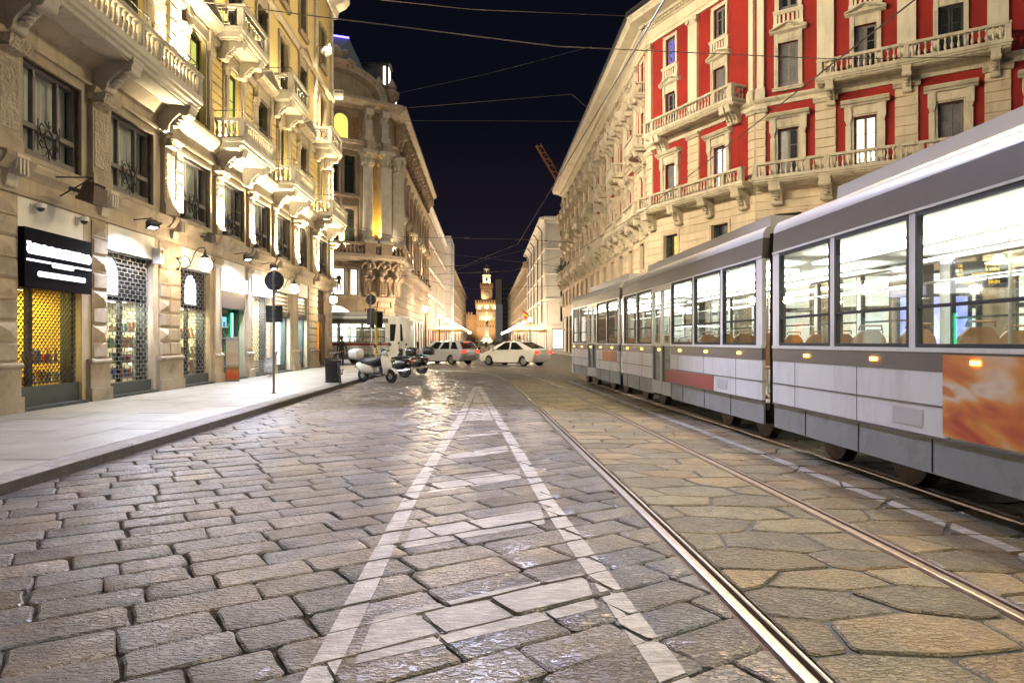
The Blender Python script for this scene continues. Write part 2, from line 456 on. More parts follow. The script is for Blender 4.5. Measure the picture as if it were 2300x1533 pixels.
TAR = surf('joint_tar', (0.060, 0.058, 0.057), 0.7, 0.6, 4, 0.6, 30, 0.0, stain=0.95, dirt=(.12, .11, .1))
def catmull(P, n=10):
    P = [Vector((p[0], p[1], 0)) for p in P]
    out = []
    for i in range(len(P)-1):
        p0, p1, p2, p3 = P[max(0, i-1)], P[i], P[i+1], P[min(len(P)-1, i+2)]
        for k in range(n):
            t = k/n
            out.append(0.5*((2*p1) + (p2-p0)*t + (2*p0-5*p1+4*p2-p3)*t*t + (3*p1-p0-3*p2+p3)*t**3))
    out.append(P[-1])
    return out
RAILS = [
    [(1.46,-6),(1.45,0),(1.44,3),(1.38,6),(1.28,9.5),(1.13,15),(0.9,22),(.55,28.3),(-.15,32),(-1.6,34.3),(-6,36.4),(-14,37.6)],
    [(2.9,-6),(2.9,0),(2.9,3.7),(2.86,6),(2.75,9.7),(2.53,16),(2.33,22.7),(1.98,28.3),(1.18,32.5),(-1.2,35.9),(-6,38),(-14,39.1)],
    [(4.46,-6),(4.46,0),(4.46,3),(4.4,6),(4.33,9.7),(4.05,17),(3.7,27.4),(2.9,34.5),(.63,40),(-1.8,42.3),(-6,44),(-14,45)],
    [(5.9,-6),(5.9,0),(5.9,3),(5.84,6),(5.77,9.7),(5.5,17),(5.15,27),(4.4,34.8),(2,41),(-1.2,43.8),(-6,45.5),(-14,46.5)]]
RPATH = [catmull(r) for r in RAILS]
def railx(i, Y):
    P = RPATH[i]
    for a, b in zip(P, P[1:]):
        if a.y <= Y <= b.y and b.y > a.y:
            return a.x + (b.x-a.x)*(Y-a.y)/(b.y-a.y)
    return P[0].x
def sweep(mb, path, prof, closed=False):
    n = len(prof)
    vs = []
    for i, p in enumerate(path):
        d = (path[min(i+1, len(path)-1)] - path[max(0, i-1)]).normalized()
        r = Vector((d.y, -d.x, 0))
        for x, z in prof: vs.append(p + r*x + Vector((0, 0, z)))
    fs = []
    for i in range(len(path)-1):
        for k in range(n if closed else n-1):
            k2 = (k+1) % n
            fs.append((i*n+k, i*n+k2, (i+1)*n+k2, (i+1)*n+k))
    mb.add(vs, fs)
for t in range(2):
    tr = structure(link(bpy.data.objects.new('tram_track', None)))
    for k in range(2):
        path = RPATH[t*2+k]
        mb = MB()
        mb.m = 0
        sweep(mb, path, [(-0.068, -0.02), (-0.062, 0.004), (-0.05, 0.008), (-0.008, 0.008), (0.0, 0.003)])
        mb.m = 1
        sweep(mb, path, [(0.0, 0.003), (0.002, -0.028), (0.038, -0.030), (0.040, 0.000)])
        mb.m = 0
        sweep(mb, path, [(0.040, 0.000), (0.044, 0.006), (0.056, 0.006), (0.060, -0.02)])
        mb.m = 1
        sweep(mb, path, [(0.060, -0.02), (0.085, -0.024)])
        sweep(mb, path, [(-0.09, -0.024), (-0.068, -0.02)])
        obj('rail', mb, [STEEL if t+k == 0 else DULLST, RUST], tr)

# ---- cobbles
def clip_half(poly, nx, ny, c):
    """keep nx*x+ny*y <= c"""
    out = []
    for i, p in enumerate(poly):
        q = poly[(i+1) % len(poly)]
        a = nx*p[0] + ny*p[1] - c; b = nx*q[0] + ny*q[1] - c
        if a <= 0: out.append(p)
        if a*b < 0:
            t = a/(a-b); out.append((p[0]+(q[0]-p[0])*t, p[1]+(q[1]-p[1])*t))
    return out
def area(poly):
    return 0.5*sum(p[0]*q[1]-q[0]*p[1] for p, q in zip(poly, poly[1:]+poly[:1]))
def clip_rails(poly, lo, hi):
    cy = sum(p[1] for p in poly)/len(poly)
    for idx, side in ((lo, -1), (hi, 1)):
        if idx is None: continue
        if isinstance(idx, float): poly = clip_half(poly, side, 0, side*idx)
        else:
            x0 = railx(idx, cy-0.3); x1 = railx(idx, cy+0.3)
            sl = (x1-x0)/0.6; xm = (x0+x1)/2
            off = 0.092
            # keep x <= xm + sl*(y-cy) - off   (side=1)   or >= ... + off
            poly = clip_half(poly, side, -side*sl, side*(xm - sl*cy) - off)
        if len(poly) < 3: return []
    return poly
stones = []       # (polygon, matkey)
YMAX = 26.2
rng = random.Random(3)
a31 = R(31); e1 = (math.cos(a31), math.sin(a31)); e2 = (-math.sin(a31), math.cos(a31))
row = -3.2
while row < 27:
    hgt = rng.uniform(0.27, 0.35)
    s = -6 + rng.uniform(0, .5)
    while s < 17:
        ln = rng.choice([0.40, 0.48, 0.52, 0.58, 0.66, 0.72]) * rng.uniform(.92, 1.08)
        g = 0.0075
        sk = rng.uniform(-.02, .02)
        q = [(s+g, row+g), (s+ln-g, row+g), (s+ln-g+sk, row+hgt-g), (s+g+sk*.5, row+hgt-g)]
        P = [(e1[0]*a+e2[0]*b, e1[1]*a+e2[1]*b) for a, b in q]
        cx = sum(p[0] for p in P)/4; cy = sum(p[1] for p in P)/4
        s += ln
        if not (2.2 < cy < YMAX and -5.2 < cx < 2.2): continue
        P = clip_rails(P, -4.655, 0)
        if len(P) >= 3 and abs(area(P)) > 0.018: stones.append((P, 0))
    row += hgt
def hexzone(lo, hi, seed):
    rg = random.Random(seed)
    def xl(y): return lo if isinstance(lo, float) else railx(lo, y)
    def xr(y): return hi if isinstance(hi, float) else railx(hi, y)
    def T(t, y): return xl(y) + (xr(y)-xl(y))*t
    w = xr(5)-xl(5)
    nper = max(2, round(w/0.62))
    y = 2.0; 
    prev = [(k/(nper*2), y + rg.uniform(-.03, .03) + (0.05 if k % 2 else -0.05)) for k in range(nper*2+1)]
    r = 0
    while y < YMAX:
        h = rg.uniform(.38, .46)
        y += h
        cur = [(min(1, max(0, k/(nper*2) + (rg.uniform(-.09, .09) if 0 < k < nper*2 else 0))), y + rg.uniform(-.04, .04) + (0.042 if (k+r) % 2 else -0.042)) for k in range(nper*2+1)]
        off = r % 2
        # joints slant between alternate vertices of the two row lines
        js = [0] + [k for k in range(1, nper*2) if k % 2 == (1 if off else 0)] + [nper*2]
        for a, b in zip(js, js[1:]):
            lowk = list(range(a, b+1)); 
            P = [prev[k] for k in lowk] + [cur[k] for k in reversed(lowk)]
            Q = [(T(t, yy), yy) for t, yy in P]
            cx = sum(p[0] for p in Q)/len(Q); cy = sum(p[1] for p in Q)/len(Q)
            Q = [(cx+(p[0]-cx)*(1-.012/.3), cy+(p[1]-cy)*(1-.012/.2)) for p in Q]
            if cy < 2.2: continue
            Q = clip_rails(Q, lo, hi)
            if len(Q) >= 3 and abs(area(Q)) > 0.02: stones.append((Q, 1))
        prev = cur; r += 1
hexzone(0, 1, 11); hexzone(1, 2, 12); hexzone(2, 3, 13); hexzone(3, 8.45, 14)

def outline(P, rg, k=0.020):
    """rounded, slightly uneven ring from a polygon (counter-clockwise)"""
    if area(P) < 0: P = P[::-1]
    out = []
    n = len(P)
    for i in range(n):
        a, b, c = P[i-1], P[i], P[(i+1) % n]
        la = math.hypot(a[0]-b[0], a[1]-b[1]); lc = math.hypot(c[0]-b[0], c[1]-b[1])
        if la < 1e-4 or lc < 1e-4: continue
        ka = min(k*rg.uniform(.6, 2.0), la*.4); kc = min(k*rg.uniform(.6, 2.0), lc*.4)
        out.append((b[0]+(a[0]-b[0])/la*ka, b[1]+(a[1]-b[1])/la*ka))
        out.append((b[0]+(c[0]-b[0])/lc*kc, b[1]+(c[1]-b[1])/lc*kc))
        if lc > 0.25:
            nx, ny = (c[1]-b[1])/lc, -(c[0]-b[0])/lc
            t = rg.uniform(.35, .65); d = rg.uniform(-.010, .004)
            out.append((b[0]+(c[0]-b[0])*t+nx*d, b[1]+(c[1]-b[1])*t+ny*d))
    return out
def inset(P, d):
    cx = sum(p[0] for p in P)/len(P); cy = sum(p[1] for p in P)/len(P)
    out = []
    for p in P:
        l = math.hypot(p[0]-cx, p[1]-cy)
        f = max(0.3, 1-d/max(l, 1e-4))
        out.append((cx+(p[0]-cx)*f, cy+(p[1]-cy)*f))
    return out, cx, cy
TQ = MB()
for i, (lo, hi) in enumerate(((0, 1), (1, 2), (2, 3), (3, 8.45))):
    for k in range(40):
        y0, y1 = 2+.6*k, 2+.6*(k+1)
        f = lambda r, y, s: (r if isinstance(r, float) else railx(r, y)+s*.095)
        TQ.quad((f(lo, y0, 1), y0, -.0150), (f(hi, y0, -1), y0, -.0150), (f(hi, y1, -1), y1, -.0150), (f(lo, y1, 1), y1, -.0150))
obj('joint_filling', TQ, TAR, road)
rs = random.Random(5)
info = []
for P, mk in stones:
    O = outline(P, rs)
    I, cx, cy = inset(O, 0.013 if mk == 0 else 0.013)
    z0 = rs.uniform(-.004, .005) if mk == 0 else rs.uniform(-.005, .003)
    ta, tb = (rs.uniform(-.010, .010), rs.uniform(-.012, .012)) if mk == 0 else (rs.uniform(-.008, .008), rs.uniform(-.008, .008))
    scr = abs(area(P)) / max(1.0, cy)**3
    infrm = abs((cx)/max(cy, .1)*FPX + CX - 1150) < 1230 and cy > 2.75
    info.append((scr if infrm else 0, O, I, cx, cy, z0, ta, tb, mk))
info.sort(key=lambda t: -t[0])
def stone_geo(mb, t):
    _, O, I, cx, cy, z0, ta, tb, mk = t
    n = len(O)
    zt = lambda p: z0 + ta*(p[0]-cx) + tb*(p[1]-cy)
    vs = [(p[0]-mb.ox, p[1]-mb.oy, -0.05) for p in O] + [(p[0]-mb.ox, p[1]-mb.oy, zt(p)-(0.010 if mk == 0 else 0.011)) for p in O] + [(p[0]-mb.ox, p[1]-mb.oy, zt(p)) for p in I] + [(cx-mb.ox, cy-mb.oy, z0+0.002)]
    fs = []
    for i in range(n):
        j = (i+1) % n
        fs += [(i, j, n+j, n+i), (n+i, n+j, 2*n+j, 2*n+i), (2*n+i, 2*n+j, 3*n)]
    mb.add(vs, fs)
for t in info[:300]:
    mb = MB(); mb.ox, mb.oy = t[3], t[4]
    stone_geo(mb, t)
    obj('cobblestone', mb, COB if t[8] == 0 else COBW, road, TR(t[3], t[4], 0), smooth=True)
for mk, mm in ((0, COB), (1, COBW)):
    mb = MB(); mb.ox = mb.oy = 0
    for t in info[300:]:
        if t[8] == mk: stone_geo(mb, t)
    o = obj('cobbles', mb, mm, road, smooth=True); o['kind'] = 'stuff'

# ---- painted markings, laid stone by stone
def clip_poly(sub, clip):
    out = sub
    n = len(clip)
    for i in range(n):
        a, b = clip[i], clip[(i+1) % n]
        nx, ny = (b[1]-a[1]), -(b[0]-a[0])
        out = clip_half(out, nx, ny, nx*a[0]+ny*a[1])
        if len(out) < 3: return []
    return out
def marking(name, quads):
    mb = MB()
    for q in quads:
        if area(q) < 0: q = q[::-1]
        x0 = min(p[0] for p in q); x1 = max(p[0] for p in q); y0 = min(p[1] for p in q); y1 = max(p[1] for p in q)
        for t in info:
            _, O, I, cx, cy, z0, ta, tb, mk = t
            if cx < x0-.5 or cx > x1+.5 or cy < y0-.5 or cy > y1+.5: continue
            hull = O
            c = clip_poly(q, hull)
            if len(c) >= 3 and abs(area(c)) > 2e-4:
                zf = lambda p: z0 + ta*(p[0]-cx) + tb*(p[1]-cy) + 0.0035
                k = len(c); ccx = sum(p[0] for p in c)/k; ccy = sum(p[1] for p in c)/k
                top = [(p[0], p[1], zf(p)) for p in c]; 
                rim = [(ccx+(p[0]-ccx)*1.0, ccy+(p[1]-ccy)*1.0, zf(p)-0.006) for p in c]
                mb.add(top + rim, [tuple(range(k))] + [(i, k+i, k+(i+1) % k, (i+1) % k) for i in range(k)])
    for q in quads:      # paint that ran down into the joints
        if area(q) < 0: q = q[::-1]
        mb.add([(p[0], p[1], -0.0155) for p in q], [tuple(range(len(q)))])
    if mb.v: obj(name, mb, PAINT_FAINT if name == 'painted_stripe' else PAINT, road)
def stroke(P, w):
    out = []
    for a, b in zip(P, P[1:]):
        n = max(1, int((b[1]-a[1])/1.2))
        for i in range(n):
            p = (a[0]+(b[0]-a[0])*i/n, a[1]+(b[1]-a[1])*i/n); q = (a[0]+(b[0]-a[0])*(i+1)/n, a[1]+(b[1]-a[1])*(i+1)/n)
            out.append([(p[0]-w/2, p[1]), (p[0]+w/2, p[1]), (q[0]+w/2, q[1]+.004), (q[0]-w/2, q[1]+.004)])
    return out
LS = [(-.745, 1.5), (-.735, 3.17), (-.713, 6.66), (-.504, 13.1), (-.36, 22.4)]
RSK = [(.9, 1.5), (.806, 3.13), (.696, 4.5), (.568, 6.13), (.282, 11.8), (-.26, 22.4)]
def lerp_y(P, y):
    for a, b in zip(P, P[1:]):
        if a[1] <= y <= b[1]: return a[0]+(b[0]-a[0])*(y-a[1])/(b[1]-a[1])
    return P[-1][0]
marking('painted_line', stroke(LS, .135))
marking('painted_line', stroke(RSK, .145))
for yc, th, sl in ((1.95, .5, .55), (3.72, .56, .55), (5.5, .55, .62), (7.3, .5, .75), (9.1, .5, .95), (10.9, .42, 1.1)):
    xa = lerp_y(LS, yc) + .13; xb = lerp_y(RSK, yc+.3) - .12
    marking('painted_stripe', [[(xa, yc+sl*xa-th/2), (xb, yc+sl*xb-th/2), (xb, yc+sl*xb+th/2), (xa, yc+sl*xa+th/2)]])
fill = []
y = 12.7
while y < 20.5:
    fill.append([(lerp_y(LS, y)+.11, y), (lerp_y(RSK, y)-.11, y), (lerp_y(RSK, y+1.1)-.11, y+1.1), (lerp_y(LS, y+1.1)+.11, y+1.1)]); y += 1.1
marking('painted_stripe', fill)
lane = [(railx(1, y)+.84, y) for y in [2.5+1.2*k for k in range(20)]]
marking('painted_line', stroke(lane, .125))

# ---- pavement on the left: kerb stones and granite slabs
KX, PZ = -4.65, 0.13
mb = MB(); mb.box(-40, KX+.02, -14, 38.0, -0.09, PZ-0.02)
pave = structure(obj('pavement', mb, GROUT))
rg = random.Random(9)
y = -4.0
while y < 38:
    l = rg.uniform(.85, 1.45)
    dz = rg.uniform(-.003, .003); x0 = KX + rg.uniform(-.006, .006)
    mb = MB(); c = .02
    prof = [(x0-.30, -.05), (x0+.02, -.05), (x0, PZ-.035), (x0-.03, PZ+dz), (x0-.30, PZ+dz)]
    mb.prism(prof, lambda p, t: (p[0], t, p[1]), y+.004, min(38.05, y+l)-.004)
    obj('kerb_stone', mb, KERBST, pave)
    y += l
cols = [(-4.953, -5.75), (-5.75, -6.55), (-6.55, -7.35), (-7.35, -8.15), (-8.15, -9.2)]
for ci, (xa, xb) in enumerate(cols):
    y = -2 - rg.uniform(0, 1.0)
    while y < 38:
        l = rg.uniform(.95, 1.5)
        if y + l > 3.5:
            mb = MB(); z = PZ + rg.uniform(-.0025, .0025)
            y1 = min(38, y+l)
            mb.box(xb+.005, xa-.005, y+.005, y1-.005, PZ-.05, z)
            obj('paving_slab', mb, SLAB, pave)
        y += l
# ---- pavement on the right, in front of the red building
mb = MB()
mb.prism([(8.5, -14), (60, -14), (60, 95), (8.6, 95), (8.6, 40), (8.5, 20)], lambda p, t: (p[0], p[1], t), -0.09, 0.13)
structure(obj('pavement_right', mb, SLAB))
# ------------------------------------------------------------------ building kit
# facade frame: x runs along the wall (to the right as seen from outside), outward is -y, z up
def wall_mesh(u0, u1, z0, z1, holes, depth=0.35, d=0.0):
    us = sorted({u0, u1, *[h[0] for h in holes], *[h[1] for h in holes]})
    zs = sorted({z0, z1, *[h[2] for h in holes], *[h[3] for h in holes]})
    us = [u for u in us if u0 <= u <= u1]; zs = [z for z in zs if z0 <= z <= z1]
    mb = MB()
    for a, b in zip(us, us[1:]):
        for c, e in zip(zs, zs[1:]):
            m = ((a+b)/2, (c+e)/2)
            if any(h[0] < m[0] < h[1] and h[2] < m[1] < h[3] for h in holes): continue
            mb.quad((a, -d, c), (b, -d, c), (b, -d, e), (a, -d, e))
    for h in holes:
        a, b, c, e = max(h[0], u0), min(h[1], u1), max(h[2], z0), min(h[3], z1)
        k = depth - d
        mb.quad((a, -d, c), (a, k, c), (a, k, e), (a, -d, e)); mb.quad((b, k, c), (b, -d, c), (b, -d, e), (b, k, e))
        mb.quad((a, -d, e), (a, k, e), (b, k, e), (b, -d, e)); mb.quad((a, k, c), (a, -d, c), (b, -d, c), (b, k, c))
    return mb
def bar_frame(mb, x0, x1, z0, z1, t, y0, y1):
    mb.box(x0, x0+t, y0, y1, z0, z1); mb.box(x1-t, x1, y0, y1, z0, z1)
    mb.box(x0+t, x1-t, y0, y1, z0, z0+t); mb.box(x0+t, x1-t, y0, y1, z1-t, z1)
def ped_profile(w, h0, hp, o):
    return [(-w, h0), (w, h0), (w, h0+.10), (0, h0+hp), (-w, h0+.10)]
def surround_mesh(kind, w, h):
    mb = MB(); a = 0.17; hw = w/2
    # raised architrave with an inner step
    for s in (-1, 1):
        x0, x1 = sorted((s*hw, s*(hw+a)))
        mb.box(x0, x1, -.07, .02, 0, h); x0, x1 = sorted((s*(hw+a*.55), s*(hw+a+.01))); mb.box(x0, x1, -.10, -.07, 0, h+.02)
    mb.box(-hw-a, hw+a, -.072, .02, h, h+a); mb.box(-hw-a-.01, hw+a+.01, -.10, -.072, h+a*.55, h+a)
    if kind in ('plain', 'sillbal', 'pediment'):
        mb.mould([(0, -.16), (.13, -.16), (.16, -.08), (.20, -.06), (.20, 0), (0, 0)], -hw-a-.08, hw+a+.08)
    if kind == 'pediment':
        f = h+a
        mb.box(-hw-a, hw+a, -.075, .02, f, f+.28)
        for s in (-1, 1): mb.box(s*(hw+a*.5)-.09, s*(hw+a*.5)+.09, -.12, -.075, f-.35, f+.28)
        b = f+.28; W = hw+a+.20
        mb.mould([(0, b), (.12, b), (.20, b+.06), (.26, b+.07), (.26, b+.12), (0, b+.12)], -W, W)
        # raking cornices and sunk tympanum
        hp = 0.30*W+.12
        mb.add([(-W, -.08, b+.12), (W, -.08, b+.12), (0, -.08, b+hp)], [(0, 1, 2)])
        for s in (-1, 1):
            mb.prism([(0, 0), (.12, 0), (.26, .06), (.26, .12), (0, .14)], lambda p, t, s=s: (s*W*(1-t)*1.02, -p[0], b+.09+p[1]+(hp-.06)*t), 0.0, 1.0)
    if kind == 'hood':
        f = h+a
        for s in (-1, 1):
            x = s*(hw+a+.05)
            mb.box(x-.11, x+.11, -.14, .02, 0, h*.83)                       # side pilaster
            mb.box(x-.13, x+.13, -.17, .02, 0, .22)
            mb.lathe([(.11, 0), (.10, .03), (.15, .16), (.17, .22), (.17, .26)], 4, (x, -.08, h*.83), R(45), R(45)+2*math.pi)
            mb.box(x-.15, x+.15, -.20, .02, h*.83+.26, f+.30)
            mb.box(x-.10, x+.10, -.22, -.20, f+.02, f+.25)
        mb.box(-hw-a-.1, hw+a+.1, -.13, .02, h+.06, f+.30)
        b = f+.30; W = hw+a+.34
        mb.mould([(0, b), (.22, b), (.26, b+.07), (.36, b+.10), (.40, b+.17), (.44, b+.20), (.44, b+.25), (0, b+.28)], -W, W)
    return mb
def casement_mesh(w, h, leaves=2, arched=False, t=.055):
    mb = MB(); hw = w/2
    bar_frame(mb, -hw, hw, 0, h, .05, .15, .24)
    lw = (w-.10)/leaves
    for k in range(leaves):
        x0 = -hw+.05+k*lw
        bar_frame(mb, x0+.005, x0+lw-.005, .055, h-.055, t, .17, .225)
        mb.box(x0+t, x0+lw-t, .185, .215, h*.66, h*.66+.03)
        mb.box(x0+t, x0+lw-t, .185, .22, .11, .30)
    return mb
def pane_mesh(w, h):
    mb = MB(); mb.box(-w/2, w/2, .198, .204, 0, h); return mb
def louvre_mesh(w, h):
    mb = MB(); bar_frame(mb, 0, w, 0, h, .06, -.02, .02); mb.box(.06, w-.06, -.018, .018, h*.45, h*.45+.06)
    z = .09
    while z < h-.09:
        mb.add([(.06, -.018, z), (w-.06, -.018, z), (w-.06, .016, z+.045), (.06, .016, z+.045)], [(0,1,2,3)])
        z += .055
    return mb
def window(bld, F, u, z, w, h, kind='plain', stone=None, pane=None, frame=None, panes=2, shutter=None, name='window', openleaf=False):
    M = F @ TR(u, 0, z)
    o = obj(name, cached(('sur', kind, round(w, 2), round(h, 2), stone.name), lambda: mesh_of(surround_mesh(kind, w, h), stone)), None, bld, M)
    obj('frame', cached(('cas', round(w, 2), round(h, 2), frame.name, panes), lambda: mesh_of(casement_mesh(w, h, panes), frame)), None, o, M)
    lw = (w-.10)/panes
    for k in range(panes):
        p = pane[k % len(pane)] if isinstance(pane, (list, tuple)) else pane
        obj('pane', cached(('pane', round(lw, 3), round(h, 2), p.name), lambda: mesh_of(pane_mesh(lw-.1, h-.14), p)), None, o, M @ TR(-w/2+.05+lw*(k+.5), 0, .07))
    if shutter is not None:
        for s in (0, 1):
            Ms = M @ TR(-w/2 if s == 0 else w/2, -.02, 0) @ RZ(R(-100) if s == 0 else R(-80)) if shutter == 'open' else M @ TR(-w/2 if s == 0 else 0.02, .06, 0)
            obj('shutter', cached(('lou', round(w/2, 2), round(h, 2)), lambda: mesh_of(louvre_mesh(w/2-.02, h), SHUTTER)), None, o, Ms)
    return o
def mesh_of(mb, mat, smooth=False): return mb.mesh('m', smooth, mat if isinstance(mat, (list, tuple)) else [mat])

def baluster_mb(h, r=.062, n=10):
    pr = [(.95, 0), (.95, .07), (.55, .10), (.62, .14), (.98, .27), (1.0, .34), (.80, .46), (.46, .60), (.40, .68), (.60, .74), (.50, .80), (.62, .84), (.90, .93), (.90, 1.0)]
    mb = MB(); mb.lathe([(a*r, b*h) for a, b in pr], n); return mb
def bracket_mb(p, h, w, ornate=True):
    """scroll console hanging from z=0, projecting p"""
    mb = MB()
    pts = [(0, 0), (p, 0), (p, -.10*h), (p*.97, -.16*h)]
    for k in range(9):                      # front volute
        a = R(20 - k*24); pts.append((p*.82 + p*.14*math.cos(a), -.27*h + .13*h*math.sin(a)))
    pts += [(p*.62, -.36*h), (p*.48, -.52*h), (p*.36, -.72*h)]
    for k in range(6):
        a = R(0 - k*32); pts.append((p*.22 + p*.12*math.cos(a), -.86*h + .13*h*math.sin(a)))
    pts += [(0, -.92*h)]
    mb.prism(pts, lambda q, t: (t, -q[0], q[1]), -w/2, w/2)
    mb.box(-w/2-.03, w/2+.03, -p-.02, 0, 0, .07*h+.03)
    if ornate:
        for s in (-1, 1):
            mb.M = TR(s*w/2, -p*.82, -.27*h) @ RY(R(90)); mb.lathe([(.13*h, -.02), (.13*h, .02), (.08*h, .03), (.06*h, .02), (.03*h, .04), (.001, .045)], 12); mb.M = None
            mb.M = TR(s*w/2, -p*.22, -.86*h) @ RY(R(90)); mb.lathe([(.10*h, -.02), (.10*h, .02), (.05*h, .035), (.001, .04)], 10); mb.M = None
        # leaf relief down the front of the curve
        for q in ((.66, -.36), (.56, -.46), (.47, -.58), (.40, -.70)):
            mb.sphere((0, -p*q[0]-.02, q[1]*h), w*.30, 8, 5, .5)
    return mb
def slab_mb(L, p, t):
    mb = MB()
    pr = [(0, 0), (p-.16, 0), (p-.13, t*.22), (p-.06, t*.30), (p-.05, t*.55), (p, t*.65), (p, t), (0, t)]
    mb.mould(pr, 0, L)
    mb.box(-.05, 0, -p, 0, t*.6, t); mb.box(L, L+.05, -p, 0, t*.6, t)
    # sunk soffit panels
    n = max(1, round(L/3.1)); w = L/n
    for k in range(n):
        bar_frame_h(mb, k*w+.12, (k+1)*w-.12, -p+.22, -.08, .07, -.03, 0)
    return mb
def bar_frame_h(mb, x0, x1, y0, y1, t, z0, z1):
    mb.box(x0, x0+t, y0, y1, z0, z1); mb.box(x1-t, x1, y0, y1, z0, z1); mb.box(x0+t, x1-t, y0, y0+t, z0, z1); mb.box(x0+t, x1-t, y1-t, y1, z0, z1)
def iron_panel_mb(L, h):
    mb = MB(); bar_frame(mb, 0, L, 0, h, .03, -.015, .015)
    n = max(1, round(L/.42)); w = L/n
    for k in range(n):
        cx = (k+.5)*w
        ring = [(cx + .11*math.cos(a), 0, h/2 + .17*math.sin(a)) for a in [i*math.pi/6 for i in range(13)]]
        mb.tube(ring, .014, 5)
        for sx in (-1, 1):
            for sz in (-1, 1):
                sp = [(cx+sx*(w*.40-.10*math.cos(t)*(1-t/7)), 0, h/2+sz*(h*.30+.09*math.sin(t)*(1-t/7))) for t in [i*.6 for i in range(9)]]
                mb.tube(sp, .013, 5)
        mb.tube([(cx, 0, 0), (cx, 0, h)], .012, 5)
    return mb
def balcony(bld, F, u0, u1, z, p=1.0, t=.32, rh=.55, style='baluster', brk=(), stone=None, spacing=.215, bw=.34, bh=.75, bp=None, iron=0.0, posts=(), sep=True, br=.062, end=True, led=0.0):
    L = u1-u0; M = F @ TR(u0, 0, z)
    o = obj('balcony', mesh_of(slab_mb(L, p, t), stone), None, bld, M)
    top = .11
    for b in brk:
        obj('bracket', cached(('brk', p, bh, bw, stone.name), lambda: mesh_of(bracket_mb(bp or p*.88, bh, bw), stone, True)), None, o, F @ TR(b, 0, z))
    ps = sorted({.11, L-.11, *[x-u0 for x in posts]})
    zb = t
    mbr = MB(); 
    mbr.box(0, L, -p, -p+.21, zb, zb+.05); 
    mbr.box(0, L, -p-.02, -p+.23, zb+rh, zb+rh+top); mbr.box(-.02, L+.02, -p-.035, -p+.245, zb+rh+top*.55, zb+rh+top)
    if end:
        for x in (0, L-.21):
            mbr.box(x, x+.21, -p+.23, 0, zb, zb+.05); mbr.box(x-.015, x+.225, -p+.246, 0, zb+rh, zb+rh+top)
    obj('handrail', mbr, stone, o, M)
    for x in ps:
        mb = MB(); mb.box(x-.11, x+.11, -p+.005, -p+.205, zb+.05, zb+rh); bar_frame(mb, x-.08, x+.08, zb+.10, zb+rh-.06, .025, -p-.012, -p+.005)
        obj('post', mb, stone, o, M)
    if style == 'baluster':
        pos = []
        for a, b in zip(ps, ps[1:]):
            a += .12; b -= .12; n = max(1, round((b-a)/spacing)); s = (b-a)/n
            pos += [(a+(k+.5)*s, -p+.105) for k in range(n)]
        if end:
            n = max(1, round((p-.28)/spacing)); s = (p-.28)/n
            for x in (.105, L-.105): pos += [(x, -.03-(k+.5)*s) for k in range(n)]
        if sep:
            me = cached(('bal', round(rh, 2), stone.name, br), lambda: mesh_of(baluster_mb(rh-.05, br), stone, True))
            for x, y in pos: obj('baluster', me, None, o, M @ TR(x, y, zb+.05))
        else:
            mb = MB(); proto = baluster_mb(rh-.05, br, 6)
            for x, y in pos: mb.add([(v[0]+x, v[1]+y, v[2]+zb+.05) for v in proto.v], proto.f)
            k = obj('balustrade', mb, stone, o, M); k['kind'] = 'stuff'
    elif style == 'iron':
        for a, b in zip(ps, ps[1:]):
            obj('iron_panel', iron_panel_mb(b-a-.22, rh-.07), DARKMET, o, M @ TR(a+.11, -p+.105, zb+.06))
        if end:
            for x in (.105, L-.105):
                obj('iron_panel', iron_panel_mb(p-.25, rh-.07), DARKMET, o, M @ TR(x, -.02, zb+.06) @ RZ(R(-90)))
    elif style == 'panel':
        mb = MB(); mb.box(ps[0]+.11, ps[-1]-.11, -p+.06, -p+.15, zb+.05, zb+rh)
        bar_frame(mb, ps[0]+.2, ps[-1]-.2, zb+.12, zb+rh-.07, .05, -p+.03, -p+.06)
        obj('panel', mb, stone, o, M)
        for x in (.105, L-.105):
            for k in range(3):
                mb = MB(); y = -.1-k*(p-.35)/3; mb.box(x-.03, x+.03, y-.06, y, zb+.05, zb+rh); obj('baluster', mb, stone, o, M)
    if led > 0:  # strip lamp assumed here to brighten the wall behind the balustrade
        Ml = M @ TR(L/2, -.22, zb+.02); w = L-.8
        f = obj('light_strip', MB().box(-w/2, w/2, -.03, .03, 0, .03), WHITE_PANEL, o, Ml)
        light('balcony_strip', 'AREA', Ml @ TR(0, 0, .05) @ RX(R(180)), led, (1.0, .80, .42), f, shape='RECTANGLE', size=w, size_y=.05)
    if iron > 0:
        mb = MB(); zi = zb+rh+top
        mb.tube([(.1, 0, zi+iron), (.1, -p+.1, zi+iron), (L-.1, -p+.1, zi+iron), (L-.1, 0, zi+iron)], .016, 6)
        k = max(2, round(L/1.3))
        for i in range(k+1): mb.tube([(.1+(L-.2)*i/k, -p+.1, zi-.01), (.1+(L-.2)*i/k, -p+.1, zi+iron)], .012, 5)
        obj('iron_rail', mb, DARKMET, o, M)
    return o
def cornice(bld, F, u0, u1, prof, stone, name='cornice'):
    mb = MB(); mb.mould(prof, u0, u1); return obj(name, mb, stone, bld, F)
